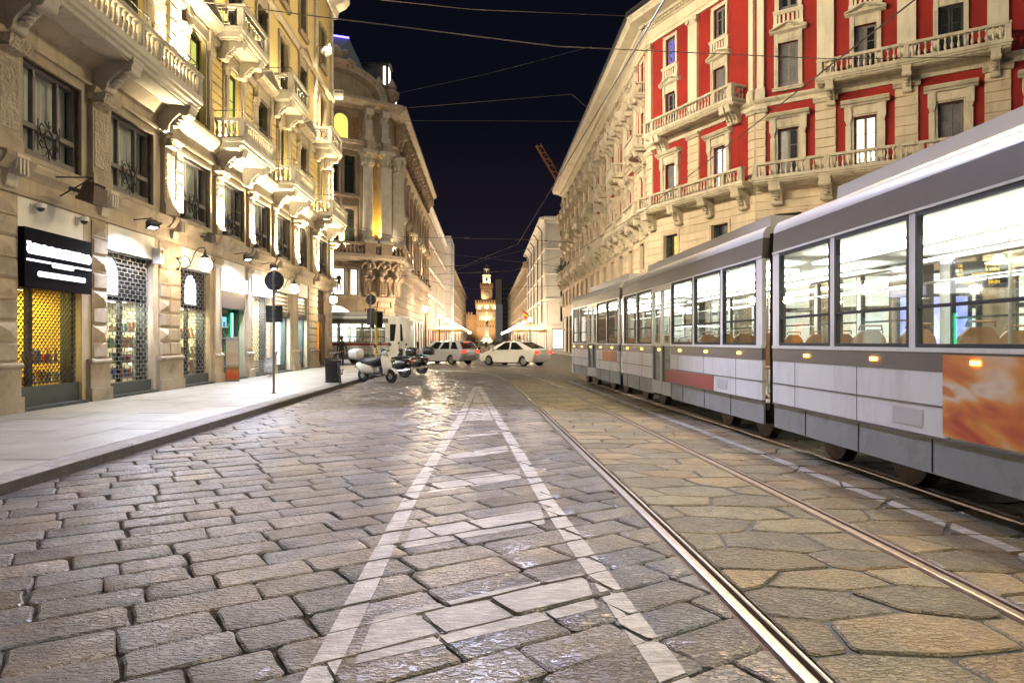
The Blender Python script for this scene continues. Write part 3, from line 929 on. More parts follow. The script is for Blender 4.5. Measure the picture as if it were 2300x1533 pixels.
def blocks(bld, F, u0, u1, z0, z1, n, mat, d=.06, gap=.025, name='stone_block', ch=.02):
    """rusticated blocks stacked in a pier"""
    h = (z1-z0)/n; w = u1-u0
    def mk():
        mb = MB(); a = gap/2
        mb.add([(0, 0, a), (w, 0, a), (w, 0, h-a), (0, 0, h-a), (ch, -d, a+ch), (w-ch, -d, a+ch), (w-ch, -d, h-a-ch), (ch, -d, h-a-ch)], [(4,5,6,7), (0,1,5,4), (1,2,6,5), (2,3,7,6), (3,0,4,7)])
        return mesh_of(mb, mat)
    me = cached(('blk', round(w, 3), round(h, 3), d, gap, mat.name), mk)
    for k in range(n): obj(name, me, None, bld, F @ TR(u0, 0, z0+k*h))
def frame_from(p, q):
    """facade frame starting at p running towards q (as seen from outside, left to right)"""
    return TR(p[0], p[1], 0) @ RZ(math.atan2(q[1]-p[1], q[0]-p[0]))
def globe_lamp(M, label, group='globe lamps on wall brackets', cat='wall lamp', on=True):
    """scrolled iron wall bracket with a hanging glass globe; M at the wall plate, local -y outward"""
    t = thing('wall_lamp', label, cat, M, group)
    mb = MB()
    pts = [(0, -.03, -.12), (0, -.20, -.16), (0, -.36, -.06), (0, -.44, .12), (0, -.50, .30), (0, -.62, .44), (0, -.78, .46), (0, -.80, .40)]
    mb.tube(pts, .018, 6)
    mb.tube([(0, -.03, .10), (0, -.12, .20), (0, -.24, .22), (0, -.34, .14), (0, -.38, .0), (0, -.34, -.10)], .014, 6)
    mb.tube([(0, -.12, .02)] + [(0, -.16+.07*math.cos(a), .0+.07*math.sin(a)) for a in [i*.7 for i in range(8)]], .010, 5)
    mb.tube([(0, -.02, -.16), (0, -.10, -.02), (0, -.02, .14)], .016, 6)
    obj('bracket', mb, DARKMET, t, M, True)
    mb = MB()
    for z in (-.16, .14): mb.sphere((0, -.02, z), .045, 8, 6)
    obj('wall_boss', mb, DARKMET, t, M, True)
    mb = MB(); mb.lathe([(.02, .20), (.03, .12), (.05, .10), (.04, .05), (.08, .03), (.12, -.04), (.125, -.06)], 12, (0, -.80, .20))
    obj('cap', mb, DARKMET, t, M, True)
    mb = MB(); mb.sphere((0, -.80, -.03), .19, 20, 14)
    obj('globe', mb, GLOBE, t, M, True)
    return t
# ------------------------------------------------------------------ yellow corner building on the left
LX = -8.95
FL = TR(LX, 0, 0) @ RZ(R(90))
yb = thing('corner_building', 'yellow and stone corner building with lit balconies above shuttered shops', 'building', TR(LX, 24, PZ))
S = [(13.0, 15.1), (16.08, 18.34), (19.94, 22.1), (23.0, 25.2), (26.0, 28.2), (28.8, 31.1), (32.3, 34.0), (36.0, 38.3)]
S0 = (9.6, 12.1)
END = 39.4
ZL = 4.25
holes = [(a, b, PZ-.2, ZL) for a, b in [S0]+S]
obj('wall', wall_mesh(6.0, END, PZ-.1, 4.35, holes, .45), STONE, yb, FL).name = 'ground_floor_wall'
fw = [(a, b, 4.98, 7.05) for a, b in [S0]+S]
o = obj('first_floor_wall', wall_mesh(6.0, END, 4.35, 8.1, fw, .35), STONE, yb, FL)
wc2 = [11.2, 14.1, 17.2, 21.0, 24.1, 27.1, 30.0, 33.1, 37.1]
up = [(c-.62, c+.62, 8.30, 10.95) for c in wc2] + [(c-.6, c+.6, 12.3, 14.75) for c in wc2] + [(c-.55, c+.55, 16.3, 18.4) for c in wc2]
obj('upper_wall', wall_mesh(6.0, END, 8.1, 20.6, up, .35), YELLOW, yb, FL)
mb = MB(); mb.box(6.0, END, .36, 14, 4.4, 20.6); mb.box(6.0, END, 3.2, 14, -.1, 4.4); obj('core', mb, STONE_DK, yb, FL)
mb = MB(); mb.quad((END, 0, PZ-.1), (END, 14, PZ-.1), (END, 14, 20.6), (END, 0, 20.6)); obj('end_wall', mb, STONE, yb, FL)
cornice(yb, FL, 6.0, END+.6, [(0, 20.3), (.2, 20.3), (.3, 20.7), (.7, 20.9), (.95, 21.2), (.95, 21.4), (0, 21.5)], STONE_LT)
# string course over the shops, broken forward at every pier
piers = [(12.1, 13.0), (15.1, 16.08), (18.34, 19.94), (22.1, 23.0), (25.2, 26.0), (28.2, 28.8), (31.1, 32.3), (34.0, 36.0), (38.3, END)]
cornice(yb, FL, 6.0, END, [(0, 4.28), (.05, 4.28), (.08, 4.36), (.08, 4.60), (.14, 4.66), (.24, 4.74), (.28, 4.84), (.28, 4.90), (0, 4.96)], STONE, 'string_course')
CARVED = surf('carved_stone', (0.47, 0.40, 0.31), 0.8, 0.25, 2.0, 0, 60, 0.08, stain=0.4)
_nt = CARVED.node_tree; _b = _nt.nodes['Principled BSDF']
_g = node(_nt, 'ShaderNodeNewGeometry'); _v = node(_nt, 'ShaderNodeTexVoronoi'); _v.inputs['Scale'].default_value = 15; _v.feature = 'SMOOTH_F1'
_nt.links.new(_g.outputs['Position'], _v.inputs['Vector'])
_bp = node(_nt, 'ShaderNodeBump'); _bp.inputs['Strength'].default_value = 1.0; _bp.inputs['Distance'].default_value = 0.06; _bp.invert = True
_nt.links.new(_v.outputs['Distance'], _bp.inputs['Height']); _nt.links.new(_bp.outputs[0], _b.inputs['Normal'])

def pyramid_block(w, h, mat):
    def mk():
        mb = MB(); a = .012; d = .03; c = .03
        mb.add([(0,0,a),(w,0,a),(w,0,h-a),(0,0,h-a),(0,-d,a),(w,-d,a),(w,-d,h-a),(0,-d,h-a),(c,-d,a+c),(w-c,-d,a+c),(w-c,-d,h-a-c),(c,-d,h-a-c),(w/2,-.125,h/2)],
               [(0,1,5,4),(1,2,6,5),(2,3,7,6),(3,0,4,7),(4,5,9,8),(5,6,10,9),(6,7,11,10),(7,4,8,11),(8,9,12),(9,10,12),(10,11,12),(11,8,12)])
        return mesh_of(mb, mat)
    return cached(('pyr', round(w, 3), round(h, 3), mat.name), mk)
def pit_block(w, h, mat, d=.055):
    def mk():
        mb = MB(); a = .012; c = .025
        mb.add([(0,0,a),(w,0,a),(w,0,h-a),(0,0,h-a),(0,-.03,a),(w,-.03,a),(w,-.03,h-a),(0,-.03,h-a),(c,-.03,a+c),(w-c,-.03,a+c),(w-c,-.03,h-a-c),(c,-.03,h-a-c),(c+.015,-d,a+c+.015),(w-c-.015,-d,a+c+.015),(w-c-.015,-d,h-a-c-.015),(c+.015,-d,h-a-c-.015)],
               [(0,1,5,4),(1,2,6,5),(2,3,7,6),(3,0,4,7),(4,5,9,8),(5,6,10,9),(6,7,11,10),(7,4,8,11),(8,9,13,12),(9,10,14,13),(10,11,15,14),(11,8,12,15),(12,13,14,15)])
        return mesh_of(mb, mat)
    return cached(('pit', round(w, 3), round(h, 3), mat.name), mk)
BZ0, BZ1, BN = 1.08, 4.24, 8
bh_ = (BZ1-BZ0)/BN
def pier_base(u0, u1, d=.10):
    mb = MB()
    mb.box(u0-.02, u1+.02, -d-.05, .02, PZ, .42); mb.box(u0, u1, -d, .02, .42, .95)
    mb.mould([(0, .95), (d+.01, .95), (d+.05, 1.0), (d+.05, 1.04), (d, 1.08), (0, 1.08)], u0-.01, u1+.01)
    return mb
for i, (a, b) in enumerate(piers):
    rust = i in (0, 1, 2, 7, 8)
    po = obj('pier', pier_base(a+.16 if i != 8 else a+.1, b-.01), STONE_DK if rust else STONE, yb, FL)
    if i in (0, 1, 2):
        cols = {0: [(12.32, 12.98)], 1: [(15.44, 16.06)], 2: [(18.62, 19.22)]}[i]
        for ca, cb in cols:
            for k in range(BN):
                me = pyramid_block(cb-ca, bh_, STONE) if k % 2 == (BN-1) % 2 else pit_block(cb-ca, bh_, STONE_PIT)
                obj('stone_block', me, None, po, FL @ TR(ca, 0, BZ0+k*bh_))
        if i == 2:
            for k in range(BN): obj('stone_block', pit_block(.66, bh_, STONE, .045), None, po, FL @ TR(19.24, 0, BZ0+k*bh_))
    elif rust:
        for k in range(9):
            hh = (BZ1-BZ0)/9
            obj('stone_block', pit_block(b-a-.14, hh, STONE, .06), None, po, FL @ TR(a+.12, 0, BZ0+k*hh))
    else:
        mb = MB(); x0, x1 = a+.20, b-.06
        mb.box(x0, x1, -.055, 0, 1.08, 4.05); bar_frame(mb, x0+.05, x1-.05, 1.2, 3.95, .05, -.075, -.055)
        mb.mould([(0, 4.05), (.08, 4.05), (.12, 4.12), (.12, 4.2), (0, 4.2)], x0-.03, x1+.03)
        obj('shaft', mb, STONE, po, FL)
    # scroll console under the string course
    c = {0: 12.65, 1: 15.75, 2: 19.3}.get(i, (a+b)/2+.05)
    mb = bracket_mb(.30, .52, .30, False)
    for s in (-.10, 0, .10): mb.box(s-.025, s+.025, -.33, -.02, -.30, -.01)
    obj('console', mb, STONE_LT if i < 4 else STONE, po, FL @ TR(c, -.06, 4.86), True)
    cornice(yb, FL, c-.42, c+.42, [(0, 4.60), (.20, 4.64), (.30, 4.76), (.36, 4.86), (.36, 4.94), (0, 5.0)], STONE, 'string_course_break')
# ---- first floor pilasters with carved panels and uplights
UPL = (1.0, 0.83, 0.50)
LAMPMET = DARKMET
for i, (a, b) in enumerate(piers):
    x0, x1 = (a+.22, b-.05)
    if i == 2: x0, x1 = 18.75, 19.35
    if i == 7: x0, x1 = 34.6, 35.4
    mb = MB()
    mb.box(x0-.03, x1+.03, -.16, 0, 4.97, 5.25); mb.box(x0, x1, -.11, 0, 5.25, 6.85)
    mb.mould([(0, 5.25), (.15, 5.25), (.12, 5.32), (0, 5.34)], x0-.02, x1+.02)
    mb.mould([(0, 7.05), (.16, 7.05), (.20, 7.14), (.20, 7.2), (0, 7.22)], x0-.04, x1+.04)
    po = obj('pilaster', mb, STONE, yb, FL)
    mb = MB(); mb.box(x0+.07, x1-.07, -.125, -.10, 5.42, 6.70); obj('carved_panel', mb, CARVED, po, FL)
    mb = MB(); mb.lathe([((x1-x0)*.62, 0), ((x1-x0)*.60, .04), ((x1-x0)*.74, .15), ((x1-x0)*.80, .20)], 4, ((x0+x1)/2, -.03, 6.85), R(45), R(45)+2*math.pi)
    obj('capital', mb, CARVED, po, FL)
lit1 = [(19.40, 19.85, 1), (22.52, 22.92, 1), (25.62, 25.95, 1), (28.46, 28.76, 1), (31.85, 32.2, 1), (35.5, 35.9, 1), (38.95, 39.3, 1)]
def uplight(u, z, w, energy, top):
    M = FL @ TR(u, -.30, z)
    t = thing('facade_uplight', UPNAMES.pop(0), 'uplight', M, 'uplights washing the stone piers')
    mb = MB(); bar_frame_h(mb, -w/2, w/2, -.07, .07, .012, 0, .08); mb.box(-w/2, w/2, -.07, .07, -.01, .01); mb.box(-w*.3, w*.3, .07, .20, -.02, .01)
    obj('housing', mb, DARKMET, t, M)
    light('uplight_lamp', 'AREA', M @ TR(0, 0, .05) @ RX(R(180-8)), energy, UPL, t, shape='RECTANGLE', size=w*.8, size_y=.08, spread=R(100))
UPNAMES = ['small uplight on the ledge between the second and third shop windows', 'small uplight at the foot of the pier above the green lit shop', 'uplight at the pier foot above the pale yellow shop grille',
           'uplight on the ledge above the second globe lamp', 'uplight on the ledge between the two white lit shops', 'uplight on the ledge left of the last doorway', 'uplight at the foot of the outermost corner pier',
           'uplight on the big balcony, washing the yellow wall', 'uplight on the upper wall left of the corner windows', 'uplight high on the outermost corner edge']
for a, b, _ in lit1:
    mb = MB()
    n = 6; hh = (7.0-5.05)/n
    po = obj('lit_pilaster', MB().box(a-.02, b+.02, -.10, 0, 5.0, 7.05), STONE_LT, yb, FL)
    for k in range(n): obj('stone_block', pit_block(b-a, hh, STONE_LT, .05), None, po, FL @ TR(a, -.10, 5.02+k*hh))
    uplight((a+b)/2, 5.03, (b-a)*.9, 230, 7.0)
# frieze mouldings and the second floor cornice
cornice(yb, FL, 6.0, END, [(0, 7.22), (.06, 7.22), (.06, 7.30), (.03, 7.34), (.03, 7.62), (.10, 7.66), (.22, 7.76), (.30, 7.84), (.34, 7.94), (.34, 8.02), (0, 8.10)], STONE, 'entablature')
# ---- first floor windows
def big_window(u0, u1, z0, z1, lit=None):
    w = u1-u0; M = FL @ TR(u0, 0, z0); h = z1-z0
    wo = MB(); bar_frame(wo, -.10, w+.10, -.06, h+.10, .10, -.05, .02)
    o = obj('window', wo, STONE, yb, M)
    mb = MB(); bar_frame(mb, 0, w, 0, h, .07, .10, .24)
    m1, m2, tz = w*.30, w*.70, h*.36
    for x in (m1, m2): mb.box(x-.03, x+.03, .12, .22, .07, h-.07)
    mb.box(.07, w-.07, .08, .23, tz-.05, tz+.05)
    mb.box(.07, w-.07, .06, .24, .0, .20)
    obj('frame', mb, WINFRAME, o, M)
    xs = [.07, m1, m2, w-.07]
    for a, b in zip(xs, xs[1:]):
        for c, d in ((.2, tz), (tz, h-.07)):
            obj('pane', MB().box(a+.03, b-.03, .165, .17, c, d), GLASS, o, M)
    # curtains inside
    mb = MB(); n = 40; fo = []
    vs = []
    for k in range(n+1):
        x = w*k/n; y = .32 + .02*math.sin(k*1.9)+.008*math.sin(k*5.3)
        vs += [(x, y, .02), (x, y, h-.02)]
    mb.add(vs, [(2*k, 2*k+2, 2*k+3, 2*k+1) for k in range(n)])
    obj('curtain', mb, CURTAIN, o, M)
    # wrought iron ornament
    mb = MB(); c = w*.5; z = .55
    mb.tube([(c+.13*math.cos(a), .06, z+.20*math.sin(a)) for a in [i*math.pi/8 for i in range(17)]], .016, 6)
    for s in (-1, 1):
        mb.tube([(c+s*.13, .06, z-.05), (c+s*.24, .06, z+.04), (c+s*.30, .06, z+.18), (c+s*.24, .06, z+.28), (c+s*.16, .06, z+.24)], .013, 5)
        mb.tube([(c+s*.10, .06, z-.16), (c+s*.22, .06, z-.22), (c+s*.30, .06, z-.14), (c+s*.26, .06, z-.06), (c+s*.20, .06, z-.10)], .013, 5)
        mb.tube([(c+s*.02, .06, z-.20), (c+s*.10, .06, z-.34), (c+s*.20, .06, z-.38)], .013, 5)
        mb.tube([(c, .06, z+.20), (c+s*.06, .06, z+.30), (c+s*.14, .06, z+.34)], .012, 5)
    mb.tube([(c, .06, z+.20), (c, .06, z+.38)], .014, 5); mb.tube([(c, .06, z-.20), (c, .06, z-.42)], .016, 5)
    mb.tube([(c-.34, .06, z-.30), (c-.34, .06, z+.34)], .012, 5); mb.tube([(c+.34, .06, z-.30), (c+.34, .06, z+.34)], .012, 5)
    obj('iron_ornament', mb, DARKMET, o, M, True)
    return o
CURTAIN = surf('pale_curtain', (0.75, 0.68, 0.66), 0.9, 0.12, 3, 0.1, 30, 0.05)
for a, b in [S0]+S: big_window(a+.10, b-.10, 5.06, 6.98)
# ---- second floor: grooved stucco bands and windows
edges = [6.0]
for c in wc2: edges += [c-1.08, c+1.08]
edges += [END]
for a, b in zip(edges[::2], edges[1::2]):
    if b-a > .3: blocks(yb, FL, a, b, 8.14, 11.14, 10, YELLOW, .035, .03, 'stucco_band', .012)
cornice(yb, FL, 6.0, END, [(0, 11.2), (.10, 11.2), (.16, 11.3), (.16, 11.42), (0, 11.48)], STONE, 'band_course')
for i, c in enumerate(wc2):
    p2 = [PANE_DK, PANE_DK, PANE_DK, PANE_GRN, PANE_GRN, PANE_DK, PANE_DK, PANE_DK, PANE_DK][i]
    ped = 'pediment' if i in (5, 7) else 'hood'
    window(yb, FL, c, 8.32, 1.20, 2.60, 'hood', STONE, p2, SHUTTER, 2)
    window(yb, FL, c, 12.32, 1.16, 2.40, 'pediment' if i % 2 else 'plain', STONE, PANE_DK, SHUTTER, 2)
    window(yb, FL, c, 16.32, 1.06, 2.05, 'plain', STONE, PANE_DK, SHUTTER, 2)
    if i in (3, 5, 7):   # pediments of the windows without a balcony above
        b = 11.50; W = 1.10
        mb = MB(); mb.mould([(0, b), (.24, b), (.40, b+.08), (.46, b+.16), (0, b+.18)], -W, W)
        mb.add([(-W, -.12, b+.18), (W, -.12, b+.18), (0, -.12, b+.62)], [(0, 1, 2)])
        for s in (-1, 1): mb.prism([(0, 0), (.24, 0), (.44, .08), (.46, .15), (0, .17)], lambda p, t, s=s: (s*W*(1-t)*1.02, -p[0], b+.14+p[1]+.46*t), 0, 1)
        obj('pediment', mb, STONE_LT, yb, FL @ TR(c, 0, 0))
    # little pilasters carrying the hoods, with carved capitals
    for s in (-1, 1):
        mb = MB(); x = c+s*.92; mb.box(x-.15, x+.15, -.08, 0, 8.12, 10.5); mb.box(x-.19, x+.19, -.14, 0, 8.12, 8.7)
        po = obj('pilaster', mb, STONE, yb, FL)
        mb = MB(); mb.lathe([(.19, 0), (.18, .05), (.25, .22), (.27, .30)], 4, (x, -.02, 10.5), R(45), R(45)+2*math.pi); obj('capital', mb, CARVED, po, FL)
# ---- balconies
balcony(yb, FL, 9.9, 19.0, 7.86, 1.05, .32, .56, brk=[12.65, 15.72, 18.72], stone=STONE_LT, posts=[12.6, 15.75, 16.6], iron=.28, bh=.70, bw=.42, led=420)
for a, b, bk in ((22.25, 25.55, (22.75, 25.1)), (28.25, 31.5, (28.75, 31.05)), (35.1, 38.7, (35.5, 38.25))):
    balcony(yb, FL, a, b, 7.78, 1.05, .32, .56, brk=bk, stone=STONE_LT, iron=.26, bh=.66, bw=.36, led=210)
for a, b, bk in ((22.3, 24.9, (22.8, 24.5)), (28.0, 30.6, (28.5, 30.2)), (35.0, 37.6, (35.5, 37.2))):
    balcony(yb, FL, a, b, 11.42, 1.0, .34, .62, 'iron', bk, STONE_LT, iron=.24, bh=.60, bw=.34, led=200)
# downpipe
mb = MB(); mb.tube([(19.72, -.08, 8.2), (19.72, -.08, 20.3)], .06, 10); obj('downpipe', mb, STONE_LT, yb, FL, True)
# upper pilasters lit from below
for a, b, z0 in ((19.05, 19.5, 8.5), (35.35, 35.75, 11.5), (38.9, 39.35, 8.3)):
    n = int((20.2-z0)/.4)
    po = obj('lit_pilaster', MB().box(a-.02, b+.02, -.09, 0, z0, 20.25), STONE_LT, yb, FL)
    for k in range(n): obj('stone_block', pit_block(b-a, .4, STONE_LT, .045), None, po, FL @ TR(a, -.09, z0+.05+k*.4))
    uplight((a+b)/2, z0+.05, .34, 600, 20)
cornice(yb, FL, 6.0, END, [(0, 15.2), (.12, 15.2), (.2, 15.35), (.2, 15.5), (0, 15.55)], STONE, 'band_course')
# ------------------------------------------------------------------ shopfronts of the yellow building
YSHOP = surf('yellow_shop_wall', (0.55, 0.38, 0.06), 0.8, 0.2, 2, 0, 40, 0)
WSHOP = surf('pale_shop_wall', (0.62, 0.58, 0.42), 0.8, 0.1, 2, 0, 40, 0)
SHELF = surf('shelf_wood', (0.30, 0.19, 0.09), 0.6, 0.2, 5, 0.05, 40, 0.1)
SIGNLIT = emis('lit_sign_white', (0.80, 0.84, 1.0), 3.0)
ARCHLIT = emis('lit_arch_sign', (0.90, 0.92, 1.0), 2.6)
LITBOX = emis('lit_fascia_box', (1.0, 0.98, 0.93), 2.2)
LITVIO = emis('lit_violet_fascia', (0.93, 0.86, 1.0), 3.0)
GREENLED = emis('green_led_tube', (0.10, 1.0, 0.45), 8.0)
STRIPW = emis('warm_strip', (1.0, 0.80, 0.45), 18.0)
STRIPC = emis('cool_strip', (0.9, 1.0, 0.95), 14.0)
PALEBACK = surf('pale_display_back', (0.75, 0.68, 0.44), 0.8, 0.1, 2, 0, 40, 0)
GREENP = surf('green_panel', (0.02, 0.30, 0.06), 0.4, 0.15, 3, 0, 40, 0)
FROST = surf('frosted_panel', (0.70, 0.78, 0.76), 0.35, 0.05, 2, 0, 40, 0)
PURPLE = surf('dark_purple_panel', (0.02, 0.012, 0.022), 0.35, 0.1, 2, 0, 40, 0)
goods_cols = [(0.5,0.05,0.04), (0.55,0.35,0.08), (0.08,0.12,0.35), (0.6,0.55,0.45), (0.1,0.3,0.12), (0.6,0.2,0.05), (0.35,0.3,0.25), (0.65,0.62,0.6)]
GOODS = [surf('goods_%s' % n, c, 0.4, 0.15, 9, 0, 40, 0.1) for n, c in zip(('red','amber','blue','cream','green','orange','taupe','white'), goods_cols)]

def lattice_mb(w, h, s):
    mb = MB(); d = s
    def seg(p, q):
        # clip to the rectangle
        (x0, z0), (x1, z1) = p, q
        t0, t1 = 0, 1
        for a, b, lo, hi in ((x0, x1, 0, w), (z0, z1, 0, h)):
            if abs(b-a) < 1e-9: continue
            ta, tb = sorted(((lo-a)/(b-a), (hi-a)/(b-a))); t0 = max(t0, ta); t1 = min(t1, tb)
        if t1 > t0: mb.tube([(x0+(x1-x0)*t0, 0, z0+(z1-z0)*t0), (x0+(x1-x0)*t1, 0, z0+(z1-z0)*t1)], .008, 4, False)
    n = int((w+h)/d)+1
    for k in range(-n, n+1):
        seg((k*d, 0), (k*d+h, h)); seg((k*d+h, 0), (k*d, h))
    x = 0
    for i in range(int(w/d*2)+1):
        for j in range(int(h/d*2)+1):
            if (i+j) % 2 == 0 and 0 < i*d/2 < w and 0 < j*d/2 < h: mb.box(i*d/2-.016, i*d/2+.016, -.012, .012, j*d/2-.016, j*d/2+.016)
    return mb
def brick_grille_mb(w, h, pz=.105, px=.27):
    mb = MB(); j = 0; z = 0
    while z <= h:
        mb.box(0, w, -.007, .007, z-.007, z+.007)
        x = (px/2 if j % 2 else 0)+.02
        while x < w and z+pz <= h:
            mb.box(x-.009, x+.009, -.010, .010, z, z+pz); x += px
        z += pz; j += 1
    return mb
def room(so, a, b, depth, zt, wallm, floorm=None):
    mb = MB()
    y0 = .46; a -= .12; b += .12
    mb.quad((a, depth, PZ), (b, depth, PZ), (b, depth, zt), (a, depth, zt))
    mb.quad((a, y0, PZ), (a, depth, PZ), (a, depth, zt), (a, y0, zt)); mb.quad((b, y0, PZ), (b, depth, PZ), (b, depth, zt), (b, y0, zt))
    mb.quad((a, y0, zt), (b, y0, zt), (b, depth, zt), (a, depth, zt)); mb.quad((a, y0, PZ+.01), (b, y0, PZ+.01), (b, depth, PZ+.01), (a, depth, PZ+.01))
    mb.quad((a, y0, zt), (b, y0, zt), (b, y0, zt+1.6), (a, y0, zt+1.6))
    obj('interior', mb, wallm, so, FL)
def fascia(so, a, b, z0, z1, mat, d=-.10, name='fascia'):
    return obj(name, MB().box(a, b, d, .30, z0, z1), mat, so, FL)
GCOL = ('red', 'amber', 'blue', 'cream', 'green', 'orange', 'taupe', 'white')
def goods(a, b, y, z, n, kind, label, group, seed, row=0):
    rg = random.Random(seed)
    for k in range(n):
        x = a+(b-a)*(k+.5)/n + rg.uniform(-.02, .02)
        ti = rg.randrange(8); t = GOODS[ti]; w = (b-a)/n*rg.uniform(.55, .85)
        mb = MB()
        if kind == 'bottle' or (kind == 'mix' and rg.random() < .45):
            r = min(.05, w*.4); h = rg.uniform(.18, .32); mb.lathe([(r, 0), (r, h*.6), (r*.35, h*.75), (r*.35, h*.95), (r*.4, h)], 8); nm = 'bottle'; cat = 'bottle'
        elif kind == 'book':
            h = rg.uniform(.26, .36); mb.M = RX(R(-14)); mb.box(-w/2, w/2, -.015, .015, 0, h); mb.M = None; nm = 'book'; cat = 'book'
        else:
            h = rg.uniform(.10, .26); mb.box(-w/2, w/2, -.08, .08, 0, h); mb.box(-w/2-.004, w/2+.004, -.084, .084, h-.05, h+.003); nm = 'boxed_good'; cat = 'box'
        o = obj(nm, mb, t, None, FL @ TR(x, y+rg.uniform(-.03, .03), z))
        tag(o, '%s %s, %s from left on the %s shelf up, %s' % (GCOL[ti], {'bottle': 'bottle', 'book': 'book', 'boxed_good': 'box'}[nm], ORD[k], ORD[row], label), cat, group)
def shelves(so, a, b, y, zs, mat=SHELF, d=.18):
    for z in zs: obj('shelf', MB().box(a, b, y-d, y+d, z-.03, z), mat, so, FL)
def area_in(so, u, y, z, e, col, sx=1.2, sy=.25):
    M = FL @ TR(u, y, z)
    mb = MB(); mb.box(-sx/2, sx/2, -sy/2, sy/2, .01, .04); bar_frame_h(mb, -sx/2-.02, sx/2+.02, -sy/2-.02, sy/2+.02, .02, -.01, .04)
    f = obj('ceiling_light', mb, WHITE_PANEL, so, M)
    light('ceiling_lamp', 'AREA', M, e, col, f, shape='RECTANGLE', size=sx, size_y=sy)

def shop_base(i, label=None):
    a, b = S[i] if i >= 0 else S0
    mb = MB(); bar_frame(mb, a, b, PZ+.002, ZL-.002, .07, .20, .44)
    mb.box(a-.02, b+.02, -.14, .42, PZ-.01, PZ+.06)
    so = obj('shopfront', mb, SHUTTER, yb, FL)
    if label: so['label'] = label
    return so, a, b

# 1: lattice grille, black lit sign
so, a, b = shop_base(0, 'shopfront with black lit sign and diamond lattice grille')
fascia(so, a, b, 3.68, ZL, WHITE_PANEL, -.02)
sg = obj('sign_panel', MB().box(a-.01, b+.10, -.16, -.03, 2.52, 3.67), BLACKPANEL, so, FL); sg['label'] = 'black sign board with glowing white bars of lettering'
W_, H_ = b-a+.11, 1.15
mb = MB(); rg = random.Random(4)
def bar(u0, u1, t0, t1, bumps=False):
    x0, x1 = a-.01+W_*u0, a-.01+W_*u1; z1, z0 = 3.67-H_*t0, 3.67-H_*t1
    r = (z1-z0)*.28
    pts = [(x0, z0+r), (x0+r, z0), (x1-r, z0), (x1, z0+r), (x1, z1-r), (x1-r, z1), (x0+r, z1), (x0, z1-r)]
    mb.prism(pts, lambda p, t: (p[0], t, p[1]), -.180, -.158)
    if bumps:
        x = x0+.02
        while x < x1-.1:
            w = rg.uniform(.04, .09); h = rg.uniform(.012, .035); mb.box(x, x+w, -.178, -.160, z1-.01, z1+h)
            x += w+rg.uniform(.02, .05)
        mb.box(x0, x0+.10, -.179, -.159, z1-.01, z1+.05)
bar(.025, .975, .275, .435, True); bar(.02, .35, .525, .555); bar(.37, .69, .525, .61); bar(.705, .975, .525, .555); bar(.17, .88, .71, .80)
obj('sign_lettering', mb, SIGNLIT, sg, FL)
obj('kick_panel', MB().box(a+.02, b-.02, .06, .20, PZ, .58), SHUTTER, so, FL)
obj('security_grille', lattice_mb(b-a-.10, 1.96, .125), DARKMET, so, FL @ TR(a+.05, .12, .58))
obj('glass_pane', MB().box(a+.08, b-.08, .30, .31, .3, 2.6), GLASS, so, FL)
obj('mullion', MB().box(a+.72, a+.84, .26, .36, .3, 2.6), DARKMET, so, FL)
room(so, a, b, 2.3, 2.75, YSHOP)
shelves(so, a+.1, b-.1, .50, (.62, 1.05), d=.12)
goods(a+.15, b-.15, .46, .62, 11, 'mix', 'lattice grille shop', 'goods behind the lattice grille', 21, 0)
goods(a+.9, b-.15, .46, 1.05, 8, 'mix', 'lattice grille shop', 'goods behind the lattice grille', 22, 1)
area_in(so, (a+b)/2, 1.3, 2.6, 170, (1.0, .72, .18), 1.6, .5)
# lamp in the window
Ml = FL @ TR(a+.40, .62, 1.05)
lt = thing('table_lamp', 'bright pale lamp standing in the window behind the diamond lattice grille', 'lamp', Ml)
mb = MB(); mb.lathe([(.10, 0), (.10, .02), (.02, .06), (.02, .28)], 10); obj('stand', mb, DARKMET, lt, Ml, True)
mb = MB(); mb.lathe([(.17, .26), (.12, .52), (.11, .52)], 12); obj('shade', mb, emis('lamp_shade_glow', (1.0, .82, .5), 3.0), lt, Ml, True)

